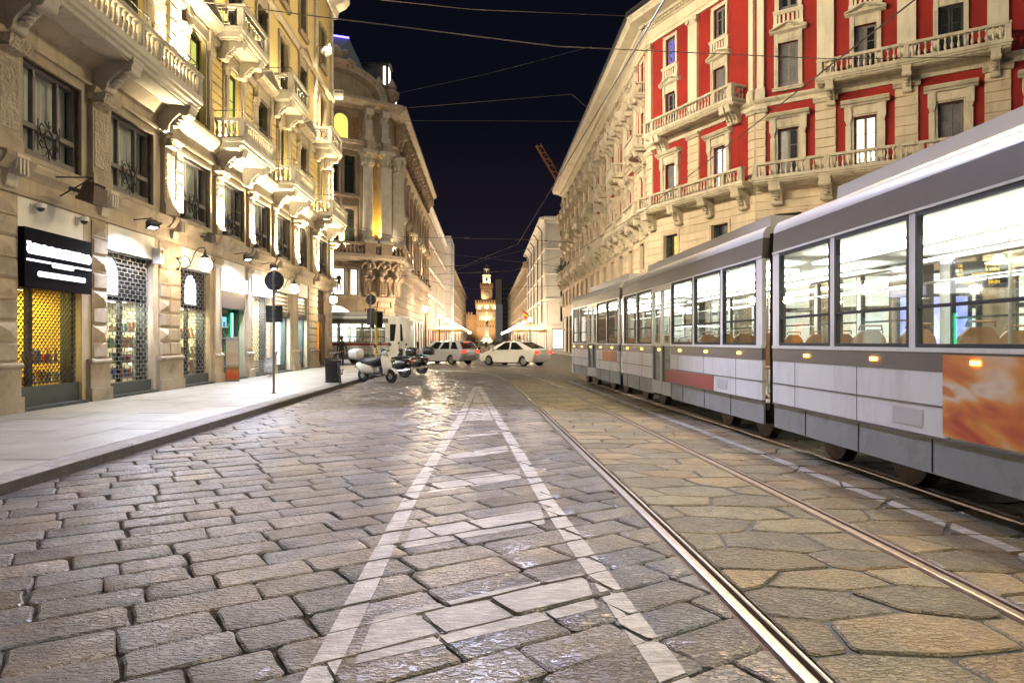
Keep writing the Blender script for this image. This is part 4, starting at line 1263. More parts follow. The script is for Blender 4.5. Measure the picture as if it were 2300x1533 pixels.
# 2 and 3: brick-pattern roller grilles with an arched lit sign
def grille_shop(i, arch_u, label, seed, kinds):
    so, a, b = shop_base(i, label)
    fascia(so, a, b, 3.66, ZL, WHITE_PANEL, -.03)
    obj('kick_panel', MB().box(a+.02, b-.02, .05, .20, PZ, .46), SHUTTER, so, FL)
    obj('roller_grille', brick_grille_mb(b-a-.10, 3.16), GREYMET, so, FL @ TR(a+.05, .12, .47))
    obj('glass_pane', MB().box(a+.08, b-.08, .30, .31, .3, 2.55), GLASS, so, FL)
    obj('transom_panel', MB().box(a+.07, b-.07, .26, .36, 2.52, 3.66), BLACKPANEL, so, FL)
    mb = MB(); z = 2.62
    while z < 3.6: mb.box(a+.1, b-.1, .22, .26, z, z+.02); z += .06
    obj('transom_louvre', mb, SHUTTER, so, FL)
    mb = MB(); c = a+arch_u; r = .36
    pts = [(c-r, 2.62), (c+r, 2.62), (c+r, 3.05)] + [(c+r*math.cos(t), 3.05+.46*math.sin(t)) for t in [k*math.pi/10 for k in range(1, 10)]] + [(c-r, 3.05)]
    mb.prism(pts, lambda p, t: (p[0], t, p[1]), .17, .21); obj('arched_sign', mb, ARCHLIT, so, FL)
    obj('mullion', MB().box((a+b)/2-.06, (a+b)/2+.06, .26, .36, .3, 2.52), DARKMET, so, FL)
    room(so, a, b, 2.0, 2.6, WSHOP if i == 1 else PALEBACK)
    zs = (.55, .95, 1.35, 1.75) if i == 1 else (.55, 1.0, 1.6)
    for j, z in enumerate(zs):
        shelves(so, a+.08, b-.08, .50, (z,), d=.12)
        goods(a+.12, b-.12, .46, z, 13 if i == 1 else 9, kinds, ('roller grille shop' if i == 1 else 'globe lamp shop'), 'goods in shop window %s' % ('two' if i == 1 else 'three'), seed+j, j)
    area_in(so, (a+b)/2, .62, 2.5, 120, (1.0, .88, .60), 1.5, .2)
    # small spots on the shelves
    for k, (x, z) in enumerate(((b-.45, 1.28), (b-.42, .88), (b-.35, 2.2))):
        if i == 1:
            mb = MB(); mb.sphere((0, 0, 0), .028, 10, 8); obj('shelf_spot', mb, emis('shelf_spot_glow', (1, .9, .7), 40), so, FL @ TR(x, .40, z), True)
    return so, a, b
so, a, b = grille_shop(1, .44, 'shopfront with brick pattern roller grille and arched white sign', 31, 'mix')
mb = MB(); mb.box(b-.12, b+.10, -.24, -.04, 3.55, 3.98); mb.box(b-.09, b+.07, -.26, -.24, 3.60, 3.75); obj('alarm_box', mb, WHITE_PANEL, so, FL)
mb = MB(); mb.box(b-.05, b+.03, -.27, -.24, 3.82, 3.92); obj('alarm_lens', mb, GOODS[5], so, FL)
so, a, b = grille_shop(2, 1.12, 'shopfront with roller grille and arched white sign under the first globe lamp', 41, 'book')
shelves(so, a+.1, b-.1, .55, (.50,), PALEBACK, .10)

# 4: green lit shop
so, a, b = shop_base(3, 'shopfront with green lit interior and dark purple blind')
fascia(so, a, b, 3.72, ZL, WHITE_PANEL, -.02)
fascia(so, a-.02, b+.02, 3.22, 3.70, LITBOX, -.12, 'lit_fascia')
fascia(so, a, b, 2.62, 3.20, PURPLE, -.04, 'blind')
obj('glass_pane', MB().box(a+.08, b-.08, .30, .31, .16, 2.6), GLASS, so, FL)
obj('green_panel', MB().box(a+.07, a+.55, .33, .36, .2, 2.6), GREENP, so, FL)
obj('mullion', MB().box(a+.56, a+.66, .24, .36, .15, 2.6), DARKMET, so, FL)
mb = MB(); mb.tube([(b-.42, .28, .75), (b-.42, .28, 2.5)], .022, 8); obj('green_tube', mb, GREENLED, so, FL)
room(so, a, b, 1.8, 2.62, surf('dim_green_wall', (0.06, 0.12, 0.10), .6, .2, 2, 0, 40, 0))
area_in(so, (a+b)/2, .9, 2.55, 14, (.5, 1.0, .8), 1.0, .2)
shelves(so, a+.7, b-.5, .48, (.6, 1.1, 1.6, 2.0), FROST, .10)
for j, z in enumerate((.6, 1.1, 1.6, 2.0)): goods(a+.75, b-.55, .45, z, 6, 'mix', 'green lit shop', 'goods in the green lit shop', 60+j, j)
obj('lit_screen', MB().box(a+1.05, a+1.55, .40, .42, 2.0, 2.35), emis('blue_screen', (.25, .7, 1.0), 1.6), so, FL)

# 5: pale yellow window behind a roller grille
so, a, b = shop_base(4, 'shopfront with roller grille over a pale yellow display')
fascia(so, a, b, 3.66, ZL, WHITE_PANEL, -.03)
fascia(so, a, b, 3.30, 3.60, LITVIO, -.10, 'lit_fascia')
obj('roller_grille', brick_grille_mb(b-a-.10, 2.55), GREYMET, so, FL @ TR(a+.05, .12, .75))
mb = MB()
for k in range(6): mb.box(a+.05, b-.05, .08, .16, PZ+.02+k*.10, PZ+.09+k*.10)
obj('roller_slats', mb, GREYMET, so, FL)
room(so, a, b, .9, 3.3, PALEBACK)
area_in(so, (a+b)/2, .62, 3.2, 120, (1.0, .95, .78), 1.5, .2)
# 6 and 7: white lit glass shops
for i, lab in ((5, 'glass shopfront with plain white lit window behind the round sign'), (6, 'narrow glass shopfront with white lit poster wall')):
    so, a, b = shop_base(i, lab)
    fascia(so, a, b, 3.62, ZL, WHITE_PANEL, -.03)
    fascia(so, a, b, 2.78, 3.55, FROST, .10, 'frosted_transom')
    mb = MB()
    for k in range(4): mb.box(a+.15, b-.15, .08, .10, 2.86+k*.17, 2.93+k*.17)
    obj('transom_stripes', mb, SHELF, so, FL)
    obj('door_head', MB().box(a, b, .02, .40, 2.55, 2.78), DARKMET, so, FL)
    obj('glass_pane', MB().box(a+.08, b-.08, .30, .31, .45, 2.55), GLASS, so, FL)
    obj('kick_panel', MB().box(a+.05, b-.05, .20, .40, PZ, .45), DARKMET, so, FL)
    room(so, a, b, 1.4, 2.7, FROST)
    area_in(so, (a+b)/2, .9, 2.6, 330, (.95, 1.0, .93), 1.0, .3)
    if i == 6:
        for k, z in enumerate((.75, 1.7)): obj('poster', MB().box(a+.5, a+1.1, 1.36, 1.385, z, z+.7), GREYMET if k else GOODS[6], so, FL)
# 8: doorway with amber light
so, a, b = shop_base(7, 'dark framed doorway with amber glow at the building corner')
obj('door_head', MB().box(a, b, .10, .40, 2.55, 2.95), BROWNMET, so, FL)
obj('transom_grille', lattice_mb(b-a-.2, 1.25, .10), BROWNMET, so, FL @ TR(a+.1, .2, 2.98))
obj('amber_pane', MB().box(a+.1, b-.1, .40, .41, 2.98, 4.2), surf('amber_glass', (.5, .25, .06), .4, .3, 4, 0, 40, 0), so, FL)
room(so, a, b, 1.6, 2.9, surf('amber_wall', (.65, .35, .06), .7, .2, 2, 0, 40, 0))
area_in(so, (a+b)/2, .9, 2.8, 80, (1.0, .55, .12), 1.2, .3)
shelves(so, a+.1, b-.8, .62, (.8, 1.3, 1.8), d=.12)
for j, z in enumerate((.8, 1.3, 1.8)): goods(a+.2, b-.85, .58, z, 7, 'bottle', 'amber doorway', 'goods in the amber doorway', 80+j, j)
obj('door_leaf', MB().box(b-.75, b-.05, .12, .18, PZ, 2.55), BROWNMET, so, FL)
# 0: shop out of frame beside the camera, closed with slats
so, a, b = shop_base(-1)
mb = MB()
for k in range(36): mb.box(a+.03, b-.03, .08, .14, PZ+.02+k*.112, PZ+.12+k*.112)
obj('roller_slats', mb, GREYMET, so, FL)

# ---- globe lamps
for u, lab in ((19.52, 'globe lamp on scrolled bracket nearest the camera, lighting the diamond cut pier'), (28.55, 'globe lamp on curved bracket beside the round sign'), (35.85, 'globe lamp on bracket at the far end by the amber doorway')):
    globe_lamp(FL @ TR(u, -.10, 3.70), lab)
# ---- floodlights under the string course
def floodlight(M, label, energy, col, target, angle, on=True, size=1.0, cat='floodlight', mat=None, lens=None):
    t = thing('floodlight', label, cat, M)
    mb = MB(); s = size
    mb.add([(-.13*s, -.06*s, -.09*s), (.13*s, -.06*s, -.09*s), (.13*s, .10*s, -.06*s), (-.13*s, .10*s, -.06*s), (-.13*s, -.06*s, .09*s), (.13*s, -.06*s, .09*s), (.13*s, .10*s, .06*s), (-.13*s, .10*s, .06*s)],
           [(0,1,2,3), (4,5,6,7), (1,2,6,5), (2,3,7,6), (3,0,4,7)])
    bar_frame(mb, -.14*s, .14*s, -.10*s, .10*s, .02*s, -.09*s, -.05*s)
    for k in range(5): mb.box(-.10*s+k*.05*s, -.085*s+k*.05*s, .09*s, .13*s, -.05*s, .05*s)
    obj('housing', mb, mat or DARKMET, t, M)
    obj('lens', MB().box(-.12*s, .12*s, -.065*s, -.06*s, -.08*s, .08*s), (lens or COOL_LED) if on else PANE_DK, t, M)
    mb = MB()
    for q in (-1, 1): mb.box(q*.15*s-.008, q*.15*s+.008, -.02*s, .02*s, -.02*s, .16*s)
    mb.box(-.158*s, .158*s, -.02*s, .02*s, .16*s, .18*s)
    obj('yoke', mb, mat or DARKMET, t, M)
    return t
def flood_at(p, q, label, energy, col, angle, size=1.0, on=True, mat=None, blend=.6, lens=None):
    d = (Vector(q)-Vector(p)).normalized()
    M = Matrix.Translation(p) @ d.to_track_quat('-Y', 'Z').to_matrix().to_4x4()
    t = floodlight(M, label, energy, col, q, angle, on, size, mat=mat, lens=lens)
    if on:
        # the lamp sits just in front of the lens
        light('flood_lamp', 'SPOT', aim(Vector(p)+d*(.10*size), q), energy, col, t, spot_size=angle, spot_blend=blend, shadow_soft_size=.06*size)
    return t
def arm(t, p, wall):
    mb = MB(); mb.tube([p, (p[0], p[1], p[2]+.17), (wall[0], wall[1], wall[2])], .016, 6)
    obj('arm', mb, DARKMET, t, Matrix.Identity(4))
for (u, z, lab, e) in ((17.15, 4.40, 'small lit floodlight above the white fascia of the second shop', 900), (24.0, 4.42, 'small lit floodlight above the green lit shop', 900), (26.9, 4.40, 'small lit floodlight above the violet lit fascia', 1100)):
    p = (LX+.55, u, z); q = (LX+1.6, u-.6, 0)
    t = flood_at(p, q, lab, e, (.78, .84, 1.0), R(160), 1.0, blend=.8); arm(t, p, (LX, u, z+.12))
p = (LX+.80, 14.15, 4.50)
t = flood_at(p, (LX+.2, 14.15, 2.2), 'large unlit black floodlight on a rusty bracket over the lattice grille shop', 0, (1, 1, 1), 1, 1.9, on=False, mat=BROWNMET); arm(t, (p[0], p[1], p[2]+.2), (LX, 13.6, 4.75)); arm(t, (p[0], p[1], p[2]+.2), (LX, 14.2, 4.45))
p = (LX+.5, 20.9, 4.62)
t = flood_at(p, (LX+.2, 20.9, 3), 'unlit black floodlight on the ledge above the first globe lamp', 0, (1, 1, 1), 1, 1.3, on=False); arm(t, p, (LX, 20.9, 4.75))
# dome cameras
for u, lab in ((13.42, 'white dome camera at the left end of the blank fascia above the black sign'), (14.88, 'white dome camera at the right end of the blank fascia above the black sign')):
    M = FL @ TR(u, -.02, 4.10); t = thing('dome_camera', lab, 'camera', M, 'dome cameras')
    mb = MB(); mb.box(-.07, .02, -.02, 0, -.10, .08); mb.box(-.03, .03, -.14, -.02, .0, .07); mb.lathe([(.10, 0), (.10, .07), (.085, .09)], 14, (.03, -.14, 0)); obj('housing', mb, WHITE_PANEL, t, M, True)
    mb = MB(); mb.sphere((.03, -.14, 0), .075, 14, 10); obj('dome', mb, PANE_DK, t, M, True)
# ------------------------------------------------------------------ red and cream building on the right
rb = thing('corner_palace', 'red and cream palace with stone balconies curving round the right corner', 'building', TR(13.5, 34.2, .13))
P0, P1, P2, P3 = (10.0, 90.0), (10.0, 42.0), (13.5, 34.2), (22.3, 28.3)
FR, FA, FB = frame_from(P0, P1), frame_from(P1, P2), frame_from(P2, P3)
LR, LA, LB = 48.0, 8.55, 13.4
bw = LR/14
FAC = [('R', FR, LR, [(k+.5)*bw for k in range(14)]), ('A', FA, LA, [2.05, 6.05]), ('B', FB, LB, [1.5, 4.8, 8.06, 11.35])]
S1Z, S1H, S2Z, S2H, S3Z, S3H = 9.5, 2.4, 13.9, 2.2, 17.65, 1.65
WW1, WW2, WW3 = .94, .92, .86
for key, F, L, cs in FAC:
    hs = []
    for c in cs:
        hs += [(c-WW1/2, c+WW1/2, S1Z, S1Z+S1H), (c-WW2/2, c+WW2/2, S2Z, S2Z+S2H), (c-WW3/2, c+WW3/2, S3Z, S3Z+S3H)]
    obj('red_wall', wall_mesh(0, L, 9.0, 20.0, hs, .30), RED, rb, F)
    hb = []
    for c in cs: hb += [(c-.62, c+.62, 6.0, 7.75), (c-1.05, c+1.05, .1, 4.6)]
    obj('base_wall', wall_mesh(0, L, 0.0, 9.0, hb, .30), PEACH, rb, F)
    # mezzanine courses
    z = 5.05; k = 0
    while z < 8.9:
        h = .42
        segs = [0] + sum([[c-.72, c+.72] for c in cs], []) + [L] if 5.85 < z+.2 < 7.9 else [0, L]
        for a, b in zip(segs[::2], segs[1::2]):
            if b-a > .2:
                if key == 'R': pass
                mb = MB(); mb.box(a, b, -.035, 0, z+.02, z+h-.02); obj('stone_course', mb, PEACH, rb, F)
        z += h
    # mezzanine windows and ground floor openings
    for i, c in enumerate(cs):
        pm = PANE_YEL if (key == 'A' and i == 0) else (PANE_CURT if (i+len(cs)) % 3 == 0 else PANE_DK)
        window(rb, F, c, 6.0, 1.24, 1.75, 'plain', PEACH, [PANE_DK, pm] if key == 'A' else pm, SHUTTER, 2)
        mb = MB(); bar_frame(mb, -1.05, 1.05, .1, 4.6, .12, .1, .28); mb.box(-1, 1, .12, .26, 2.9, 3.1)
        o = obj('shopfront', mb, SHUTTER, rb, F @ TR(c, 0, 0))
        obj('pane', MB().box(-.93, .93, .19, .2, .22, 4.48), PANE_LIT if (key != 'R' or i % 3 == 0) else PANE_DK, o, F @ TR(c, 0, 0))
    # piers: rusticated below, giant plain pilasters above
    bounds = [0] + [(a+b)/2 for a, b in zip(cs, cs[1:])] + [L]
    for i, m in enumerate(bounds):
        if key == 'B' and i == 0: hw0, hw1 = 0.0, .46
        elif i == 0: hw0, hw1 = 0.0, .42
        elif i == len(bounds)-1: hw0, hw1 = .42, 0.0
        else: hw0, hw1 = .43, .43
        a, b = m-hw0, m+hw1
        po = obj('pilaster', MB().box(a+.07, b-.07, -.16, 0, 13.95, 19.2), CREAM, rb, F)
        mb = MB(); mb.box(a, b, -.24, 0, 13.5, 13.95); mb.mould([(0, 13.95), (.22, 13.95), (.17, 14.08), (0, 14.1)], a+.02, b-.02); obj('base', mb, CREAM_WORN, po, F)
        mb = MB(); mb.box(a+.05, b-.05, -.19, 0, 19.2, 19.28)
        mb.mould([(0, 19.28), (.18, 19.28), (.24, 19.5), (.24, 19.62), (0, 19.64)], a+.04, b-.04)
        for s in (a+.10, b-.10): mb.M = TR(s, -.20, 19.42) @ RX(R(90)); mb.lathe([(.14, -.08), (.14, .08), (.06, .10)], 10); mb.M = None
        obj('capital', mb, CREAM_WORN, po, F)
        pp = obj('pier', MB().box(a-.02, b+.02, -.06, 0, 9.3, 12.9), PEACH, rb, F)
        n = 8
        if key == 'R':
            blocks(pp, F @ TR(0, -.06, 0), a-.02, b+.02, 9.35, 12.85, n, PEACH, .05, .04)
        else:
            blocks(pp, F @ TR(0, -.06, 0), a-.02, b+.02, 9.35, 12.85, n, PEACH, .05, .045)
        mb = MB(); mb.mould([(0, 12.85), (.14, 12.85), (.2, 12.95), (.26, 13.0), (.26, 13.1), (0, 13.12)], a-.1, b+.1); obj('pier_cap', mb, CREAM_WORN, pp, F)
    # belts and the main entablature
    cornice(rb, F, -.05, L+.05, [(0, 13.12), (.08, 13.12), (.08, 13.30), (.16, 13.36), (.22, 13.44), (.22, 13.52), (0, 13.55)], CREAM_WORN, 'band_course')
    cornice(rb, F, 0, L, [(0, 9.0), (.10, 9.0), (.16, 9.1), (.16, 9.28), (0, 9.32)], CREAM_WORN, 'band_course')
    cornice(rb, F, -.06, L+.06, [(0, 19.64), (.10, 19.64), (.10, 19.85), (.16, 19.9), (.06, 19.92), (.06, 20.5), (.2, 20.56), (.2, 20.7), (0, 20.75)], CREAM, 'entablature')
    mb = MB(); n = int(L/.22)
    for k in range(n): mb.box(k*.22+.03, k*.22+.15, -.34, -.19, 20.58, 20.74)
    obj('dentil_course', mb, CREAM, rb, F)['kind'] = 'stuff'
    cornice(rb, F, -.5, L+.35, [(0, 20.75), (.40, 20.75), (.50, 20.85), (1.15, 20.95), (1.22, 21.15), (1.30, 21.2), (1.30, 21.34), (0, 21.4)], CREAM, 'cornice')
    cornice(rb, F, -.5, L+.35, [(0, 21.4), (1.28, 21.41), (1.40, 21.46), (1.42, 21.60), (1.30, 21.62), (0, 22.6)], ROOFDARK, 'gutter')
# mass behind the walls
mb = MB(); inner = [(10.3, 90), (10.3, 42.2), (13.75, 34.5), (24.6, 27.3), (60, 40), (60, 90)]
mb.prism(inner, lambda p, t: (p[0], p[1], t), 0.0, 21.3); obj('core', mb, ROOFDARK, rb)
mb = MB(); mb.quad((10, 90, 0), (60, 90, 0), (60, 90, 21.3), (10, 90, 21.3)); obj('end_wall', mb, PEACH, rb)
# ---- windows
def pr(F, key, i, c):
    lit1 = {('A', 0): [PANE_CURT, PANE_LIT], ('A', 1): PANE_LIT, ('B', 1): PANE_LIT, ('B', 0): [PANE_CURT, PANE_DK], ('B', 2): PANE_CURT, ('R', 13): PANE_YEL, ('R', 11): PANE_YEL, ('R', 9): PANE_YEL, ('R', 6): PANE_YEL, ('R', 7): PANE_DK}
    window(rb, F, c, S1Z, WW1, S1H, 'hood', CREAM_WORN, lit1.get((key, i), PANE_DK), WOODFR, 2)
    o = window(rb, F, c, S2Z, WW2, S2H, 'pediment', CREAM_WORN, {('B', 1): [PANE_CURT, PANE_DK], ('B', 0): PANE_CURT, ('A', 1): PANE_CURT}.get((key, i), PANE_DK), WOODFR, 2, 'half' if (key, i) == ('B', 2) else None)
    o = window(rb, F, c, S3Z, WW3, S3H, 'plain', CREAM, PANE_BLUE if (key, i) == ('A', 0) else PANE_DK, WOODFR, 2)
    # little balustrade set into the foot of the top windows
    if key != 'R':
        M = F @ TR(c, 0, S3Z-.60)
        mb = MB(); mb.box(-.68, .68, -.14, .02, -.16, 0); mb.box(-.62, .62, -.10, .02, .52, .62); mb.box(-.66, -.50, -.10, .02, 0, .52); mb.box(.50, .66, -.10, .02, 0, .52)
        q = obj('window_apron', mb, CREAM, rb, M)
        for k in range(5):
            x = -.40+k*.20; obj('baluster', cached('sbal', lambda: mesh_of(MB().box(-.05, .05, -.07, 0, 0, .52), CREAM)), None, q, M @ TR(x, 0, 0))
for key, F, L, cs in FAC:
    for i, c in enumerate(cs): pr(F, key, i, c)
# ---- balconies
BT = CREAM_WORN
balcony(rb, FA, .05, LA-.02, 9.15, .95, .28, .60, brk=[.5, 2.9, 5.4, 7.9], stone=BT, posts=[1.3, 3.9, 7.2], end=False, bh=1.0, bw=.5, spacing=.23)
balcony(rb, FB, .02, LB, 9.15, .95, .28, .60, brk=[1.0, 3.2, 6.4, 9.7], stone=BT, posts=[2.5, 3.3, 6.2, 7.0, 9.6], end=False, bh=1.0, bw=.5, spacing=.23)
balcony(rb, FA, .7, 7.9, 13.5, 1.0, .28, .62, brk=[1.3, 1.75, 7.0, 7.45], stone=BT, posts=[1.5, 6.6], bh=.85, bw=.30, spacing=.23)
balcony(rb, FB, 2.9, 10.1, 13.5, 1.0, .28, .62, brk=[3.4, 6.45, 9.6], stone=BT, posts=[6.45], bh=.95, bw=.32, spacing=.23)
for k in range(14):
    c = (k+.5)*bw
    balcony(rb, FR, c-.95, c+.95, 16.75, .85, .26, .62, 'panel', [c-.55, c+.55], BT, bh=.55, bw=.22)
    if k % 2 == 1:
        balcony(rb, FR, c-1.45, c+1.45, 13.3, .95, .28, .62, brk=[c-1.05, c+1.05], stone=BT, sep=False, bh=.8, bw=.3)
    balcony(rb, FR, c-1.68, c+1.68, 9.05, 1.0 if k % 2 else .8, .30, .60, brk=[c-1.2, c+1.2] if k < 13 else [c-1.2, c+1.3], stone=BT, sep=False, bh=1.0, bw=.5, end=bool(k % 2))
# iron window balcony with a potted plant near the corner, planters further on
# roof lamp wires etc. come later
# ---- wall lamps along the hidden ground floor
for (F, u, lab) in ((FA, 4.0, 'globe lamp on the red palace seen over the tram roof line'), (FB, 3.1, 'globe lamp on the red palace seen through the tram windows'), (FB, 9.7, 'globe lamp on the red palace at the right edge, seen through the tram'), (FR, 44.6, 'globe lamp on the receding side of the red palace near the corner'), (FR, 31.0, 'globe lamp on the receding side of the red palace, farther from the corner')):
    globe_lamp(F @ TR(u, -.06, 4.9), lab, 'globe lamps on the red palace')
# ------------------------------------------------------------------ ornate palace across the square
pb = thing('domed_palace', 'ornate brown stone palace with giant columns and a dark domed roof', 'building', TR(-13, 72, 0))
Q0, Q1, Q2 = (-20.0, 65.3), (-10.0, 72.0), (-10.0, 115.0)
FC, FD = frame_from(Q0, Q1), frame_from(Q1, Q2)
LC, LD = 12.03, 43.0
PG = pane_mat('dark_green_pane', (0.02, 0.035, 0.025))
PANE_WHT = emis_var('bright_shop_pane', (1.0, 0.97, 0.9), (1.0, 0.9, 0.75), 3.0, .8)
PANE_AMB = emis('lit_arch_pane', (1.0, 0.70, 0.14), 1.3)
BR = STONE_BROWN
# curved-looking front: base, giant order, attic
ch = [(5.6, 8.3)]
obj('base_wall', wall_mesh(0, LC, 0, 9.9, [(4.6, 6.9, 6.2, 8.9), (7.4, 8.3, 6.2, 8.9), (3.2, 8.2, 0, 3.6)], .5), BR, pb, FC)
obj('main_wall', wall_mesh(0, LC, 9.9, 21.7, [(4.9, 6.1, 11.2, 15.0), (6.7, 7.9, 11.2, 15.0), (4.9, 6.1, 16.5, 20.4), (6.7, 7.9, 16.5, 20.4)], .5), BR, pb, FC)
obj('attic_wall', wall_mesh(0, LC, 21.7, 25.2, [(5.65, 7.05, 21.9, 24.2)], .4), BR, pb, FC)
for n_, (a, b, c, d, m) in enumerate(((4.6, 6.9, 6.2, 8.9, PANE_WHT), (7.4, 8.3, 6.2, 8.9, PANE_WHT), (4.9, 6.1, 11.2, 15, PG), (6.7, 7.9, 11.2, 15, PG), (4.9, 6.1, 16.5, 20.4, PG), (6.7, 7.9, 16.5, 20.4, PG))):
    mb = MB(); bar_frame(mb, a-.22, b+.22, c-.2, d+.22, .22, -.15, .02); mb.box(a-.35, b+.35, -.28, 0, c-.35, c-.2)
    o = obj('window', mb, BR, pb, FC)
    mb = MB(); bar_frame(mb, a, b, c, d, .09, .25, .38); 
    if m is PG: mb.box((a+b)/2-.05, (a+b)/2+.05, .26, .36, c, d); mb.box(a, b, .26, .36, c+(d-c)*.7, c+(d-c)*.7+.1)
    obj('frame', mb, DARKMET, o, FC); obj('pane', MB().box(a+.05, b-.05, .33, .34, c, d), m, o, FC)
# mannequins in the bright window
def far_arch(F, c, z0, w, h, pane, name='arched_window', st=BR, d=.0, ring=.35):
    pts = [(-w/2, 0), (w/2, 0), (w/2, h-w/2)] + [(w/2*math.cos(t), h-w/2+w/2*math.sin(t)) for t in [k*math.pi/10 for k in range(1, 10)]] + [(-w/2, h-w/2)]
    M = F @ TR(c, 0, z0)
    mb = MB(); n = len(pts)
    outp = [(-w/2-ring, 0), (w/2+ring, 0), (w/2+ring, h-w/2)] + [((w/2+ring)*math.cos(t), h-w/2+(w/2+ring)*math.sin(t)) for t in [k*math.pi/10 for k in range(1, 10)]] + [(-w/2-ring, h-w/2)]
    vs = [(p[0], -.16, p[1]) for p in pts] + [(p[0], -.16, p[1]) for p in outp] + [(p[0], .02, p[1]) for p in outp] + [(p[0], .05, p[1]) for p in pts]
    fs = []
    for i in range(n):
        j = (i+1) % n; fs += [(i, j, n+j, n+i), (n+i, n+j, 2*n+j, 2*n+i), (3*n+i, 3*n+j, j, i)]
    mb.add(vs, fs); o = obj(name, mb, st, pb, M)
    mb = MB(); mb.add([(p[0], -.05, p[1]) for p in pts], [tuple(range(n))]); obj('pane', mb, pane, o, M)
    return o
far_arch(FC, 6.35, 21.95, 1.5, 2.5, PANE_AMB, ring=.4)
o = far_arch(FC, 5.7, .1, 4.6, 5.0, PANE_WHT, 'lit_arch')
# rusticated base blocks
rg = random.Random(8)
def rust_base(F, L, z0, z1, h, skip, wmin=.9, wmax=1.7, d=.12):
    z = z0; meshes = {}
    while z < z1-.05:
        u = -rg.uniform(0, .6)
        while u < L:
            w = rg.choice([.9, 1.2, 1.5])
            a, b = max(0, u), min(L, u+w); u += w
            if b-a < .2: continue
            m = ((a+b)/2, z+h/2)
            if any(s[0]-.1 < b and a < s[1]+.1 and s[2]-.1 < z+h and z < s[3]+.1 for s in skip): continue
            key = ('rb', round(b-a, 2), h)
            me = cached(key, lambda: mesh_of(rust_block(b-a, h, d), BR))
            obj('stone_block', me, None, pb, F @ TR(a, 0, z))
        z += h
def rust_block(w, h, d):
    mb = MB(); a = .02; c = .08
    mb.add([(a,0,a),(w-a,0,a),(w-a,0,h-a),(a,0,h-a),(a+c,-d,a+c),(w-a-c,-d,a+c),(w-a-c,-d,h-a-c),(a+c,-d,h-a-c)], [(4,5,6,7),(0,1,5,4),(1,2,6,5),(2,3,7,6),(3,0,4,7)])
    return mb
rust_base(FC, LC, 0, 6.0, .62, [(3.0, 8.4, 0, 5.4)])
rust_base(FC, LC, 6.0, 9.6, .6, [(4.3, 7.2, 5.8, 9.2), (7.1, 8.6, 5.8, 9.2), (8.6, 11.6, 6, 9.6)])
cornice(pb, FC, 0, LC, [(0, 5.7), (.25, 5.7), (.35, 5.9), (.35, 6.05), (0, 6.1)], BR, 'band_course')
# atlantes: kneeling carved figures holding the balcony
def atlas_mb():
    mb = MB()
    mb.lathe([(.35, 0), (.30, .1), (.42, .9), (.55, 1.6), (.62, 1.9)], 8)           # tapering shaft
    for k in range(5): mb.box(-.34+k*.16, -.28+k*.16, -.62, -.35, .1, 1.55)
    mb.sphere((0, -.45, 2.35), .50, 10, 8, 1.15)                                     # torso
    mb.sphere((0, -.85, 3.05), .26, 10, 8, 1.2)                                     # bowed head
    for s in (-1, 1):
        mb.tube([(s*.45, -.45, 2.75), (s*.75, -.65, 2.9), (s*.55, -.95, 3.2), (s*.25, -1.0, 3.35)], [.2, .17, .13, .1], 7)
        mb.tube([(s*.25, -.5, 1.9), (s*.45, -1.0, 1.8), (s*.30, -.75, 1.5)], [.24, .2, .15], 7)
    return mb
am = mesh_of(atlas_mb(), BR, True)
for u in (9.0, 10.75): obj('carved_figure', am, None, pb, FC @ TR(u, -.1, 6.2))
obj('carved_figure', am, None, pb, FC @ TR(11.9, -.05, 6.2) @ RZ(R(35)))
obj('carved_figure', am, None, pb, FD @ TR(1.2, -.1, 6.2))
# balcony with balustrade around the corner
for F, a, b in ((FC, 0, LC+.5), (FD, -.4, 9.0)):
    cornice(pb, F, a, b, [(0, 9.6), (.9, 9.7), (1.1, 9.9), (1.35, 10.0), (1.35, 10.3), (0, 10.3)], STONE, 'balcony_floor')
    o = obj('balustrade', MB().box(a, b, -1.35, -1.0, 11.2, 11.45), BR, pb, F)
    u = a+.2
    me = cached('pbal', lambda: mesh_of(baluster_mb(.9, .14, 8), BR, True))
    while u < b-.1:
        obj('baluster', me, None, o, F @ TR(u, -1.18, 10.3)); u += .42
    for q in ((8.4, 9.6), (10.2, 11.4)) if F is FC else ((.8, 2.0),):
        obj('pedestal', MB().box(q[0], q[1], -1.40, -.4, 10.3, 11.5), BR, o, F)
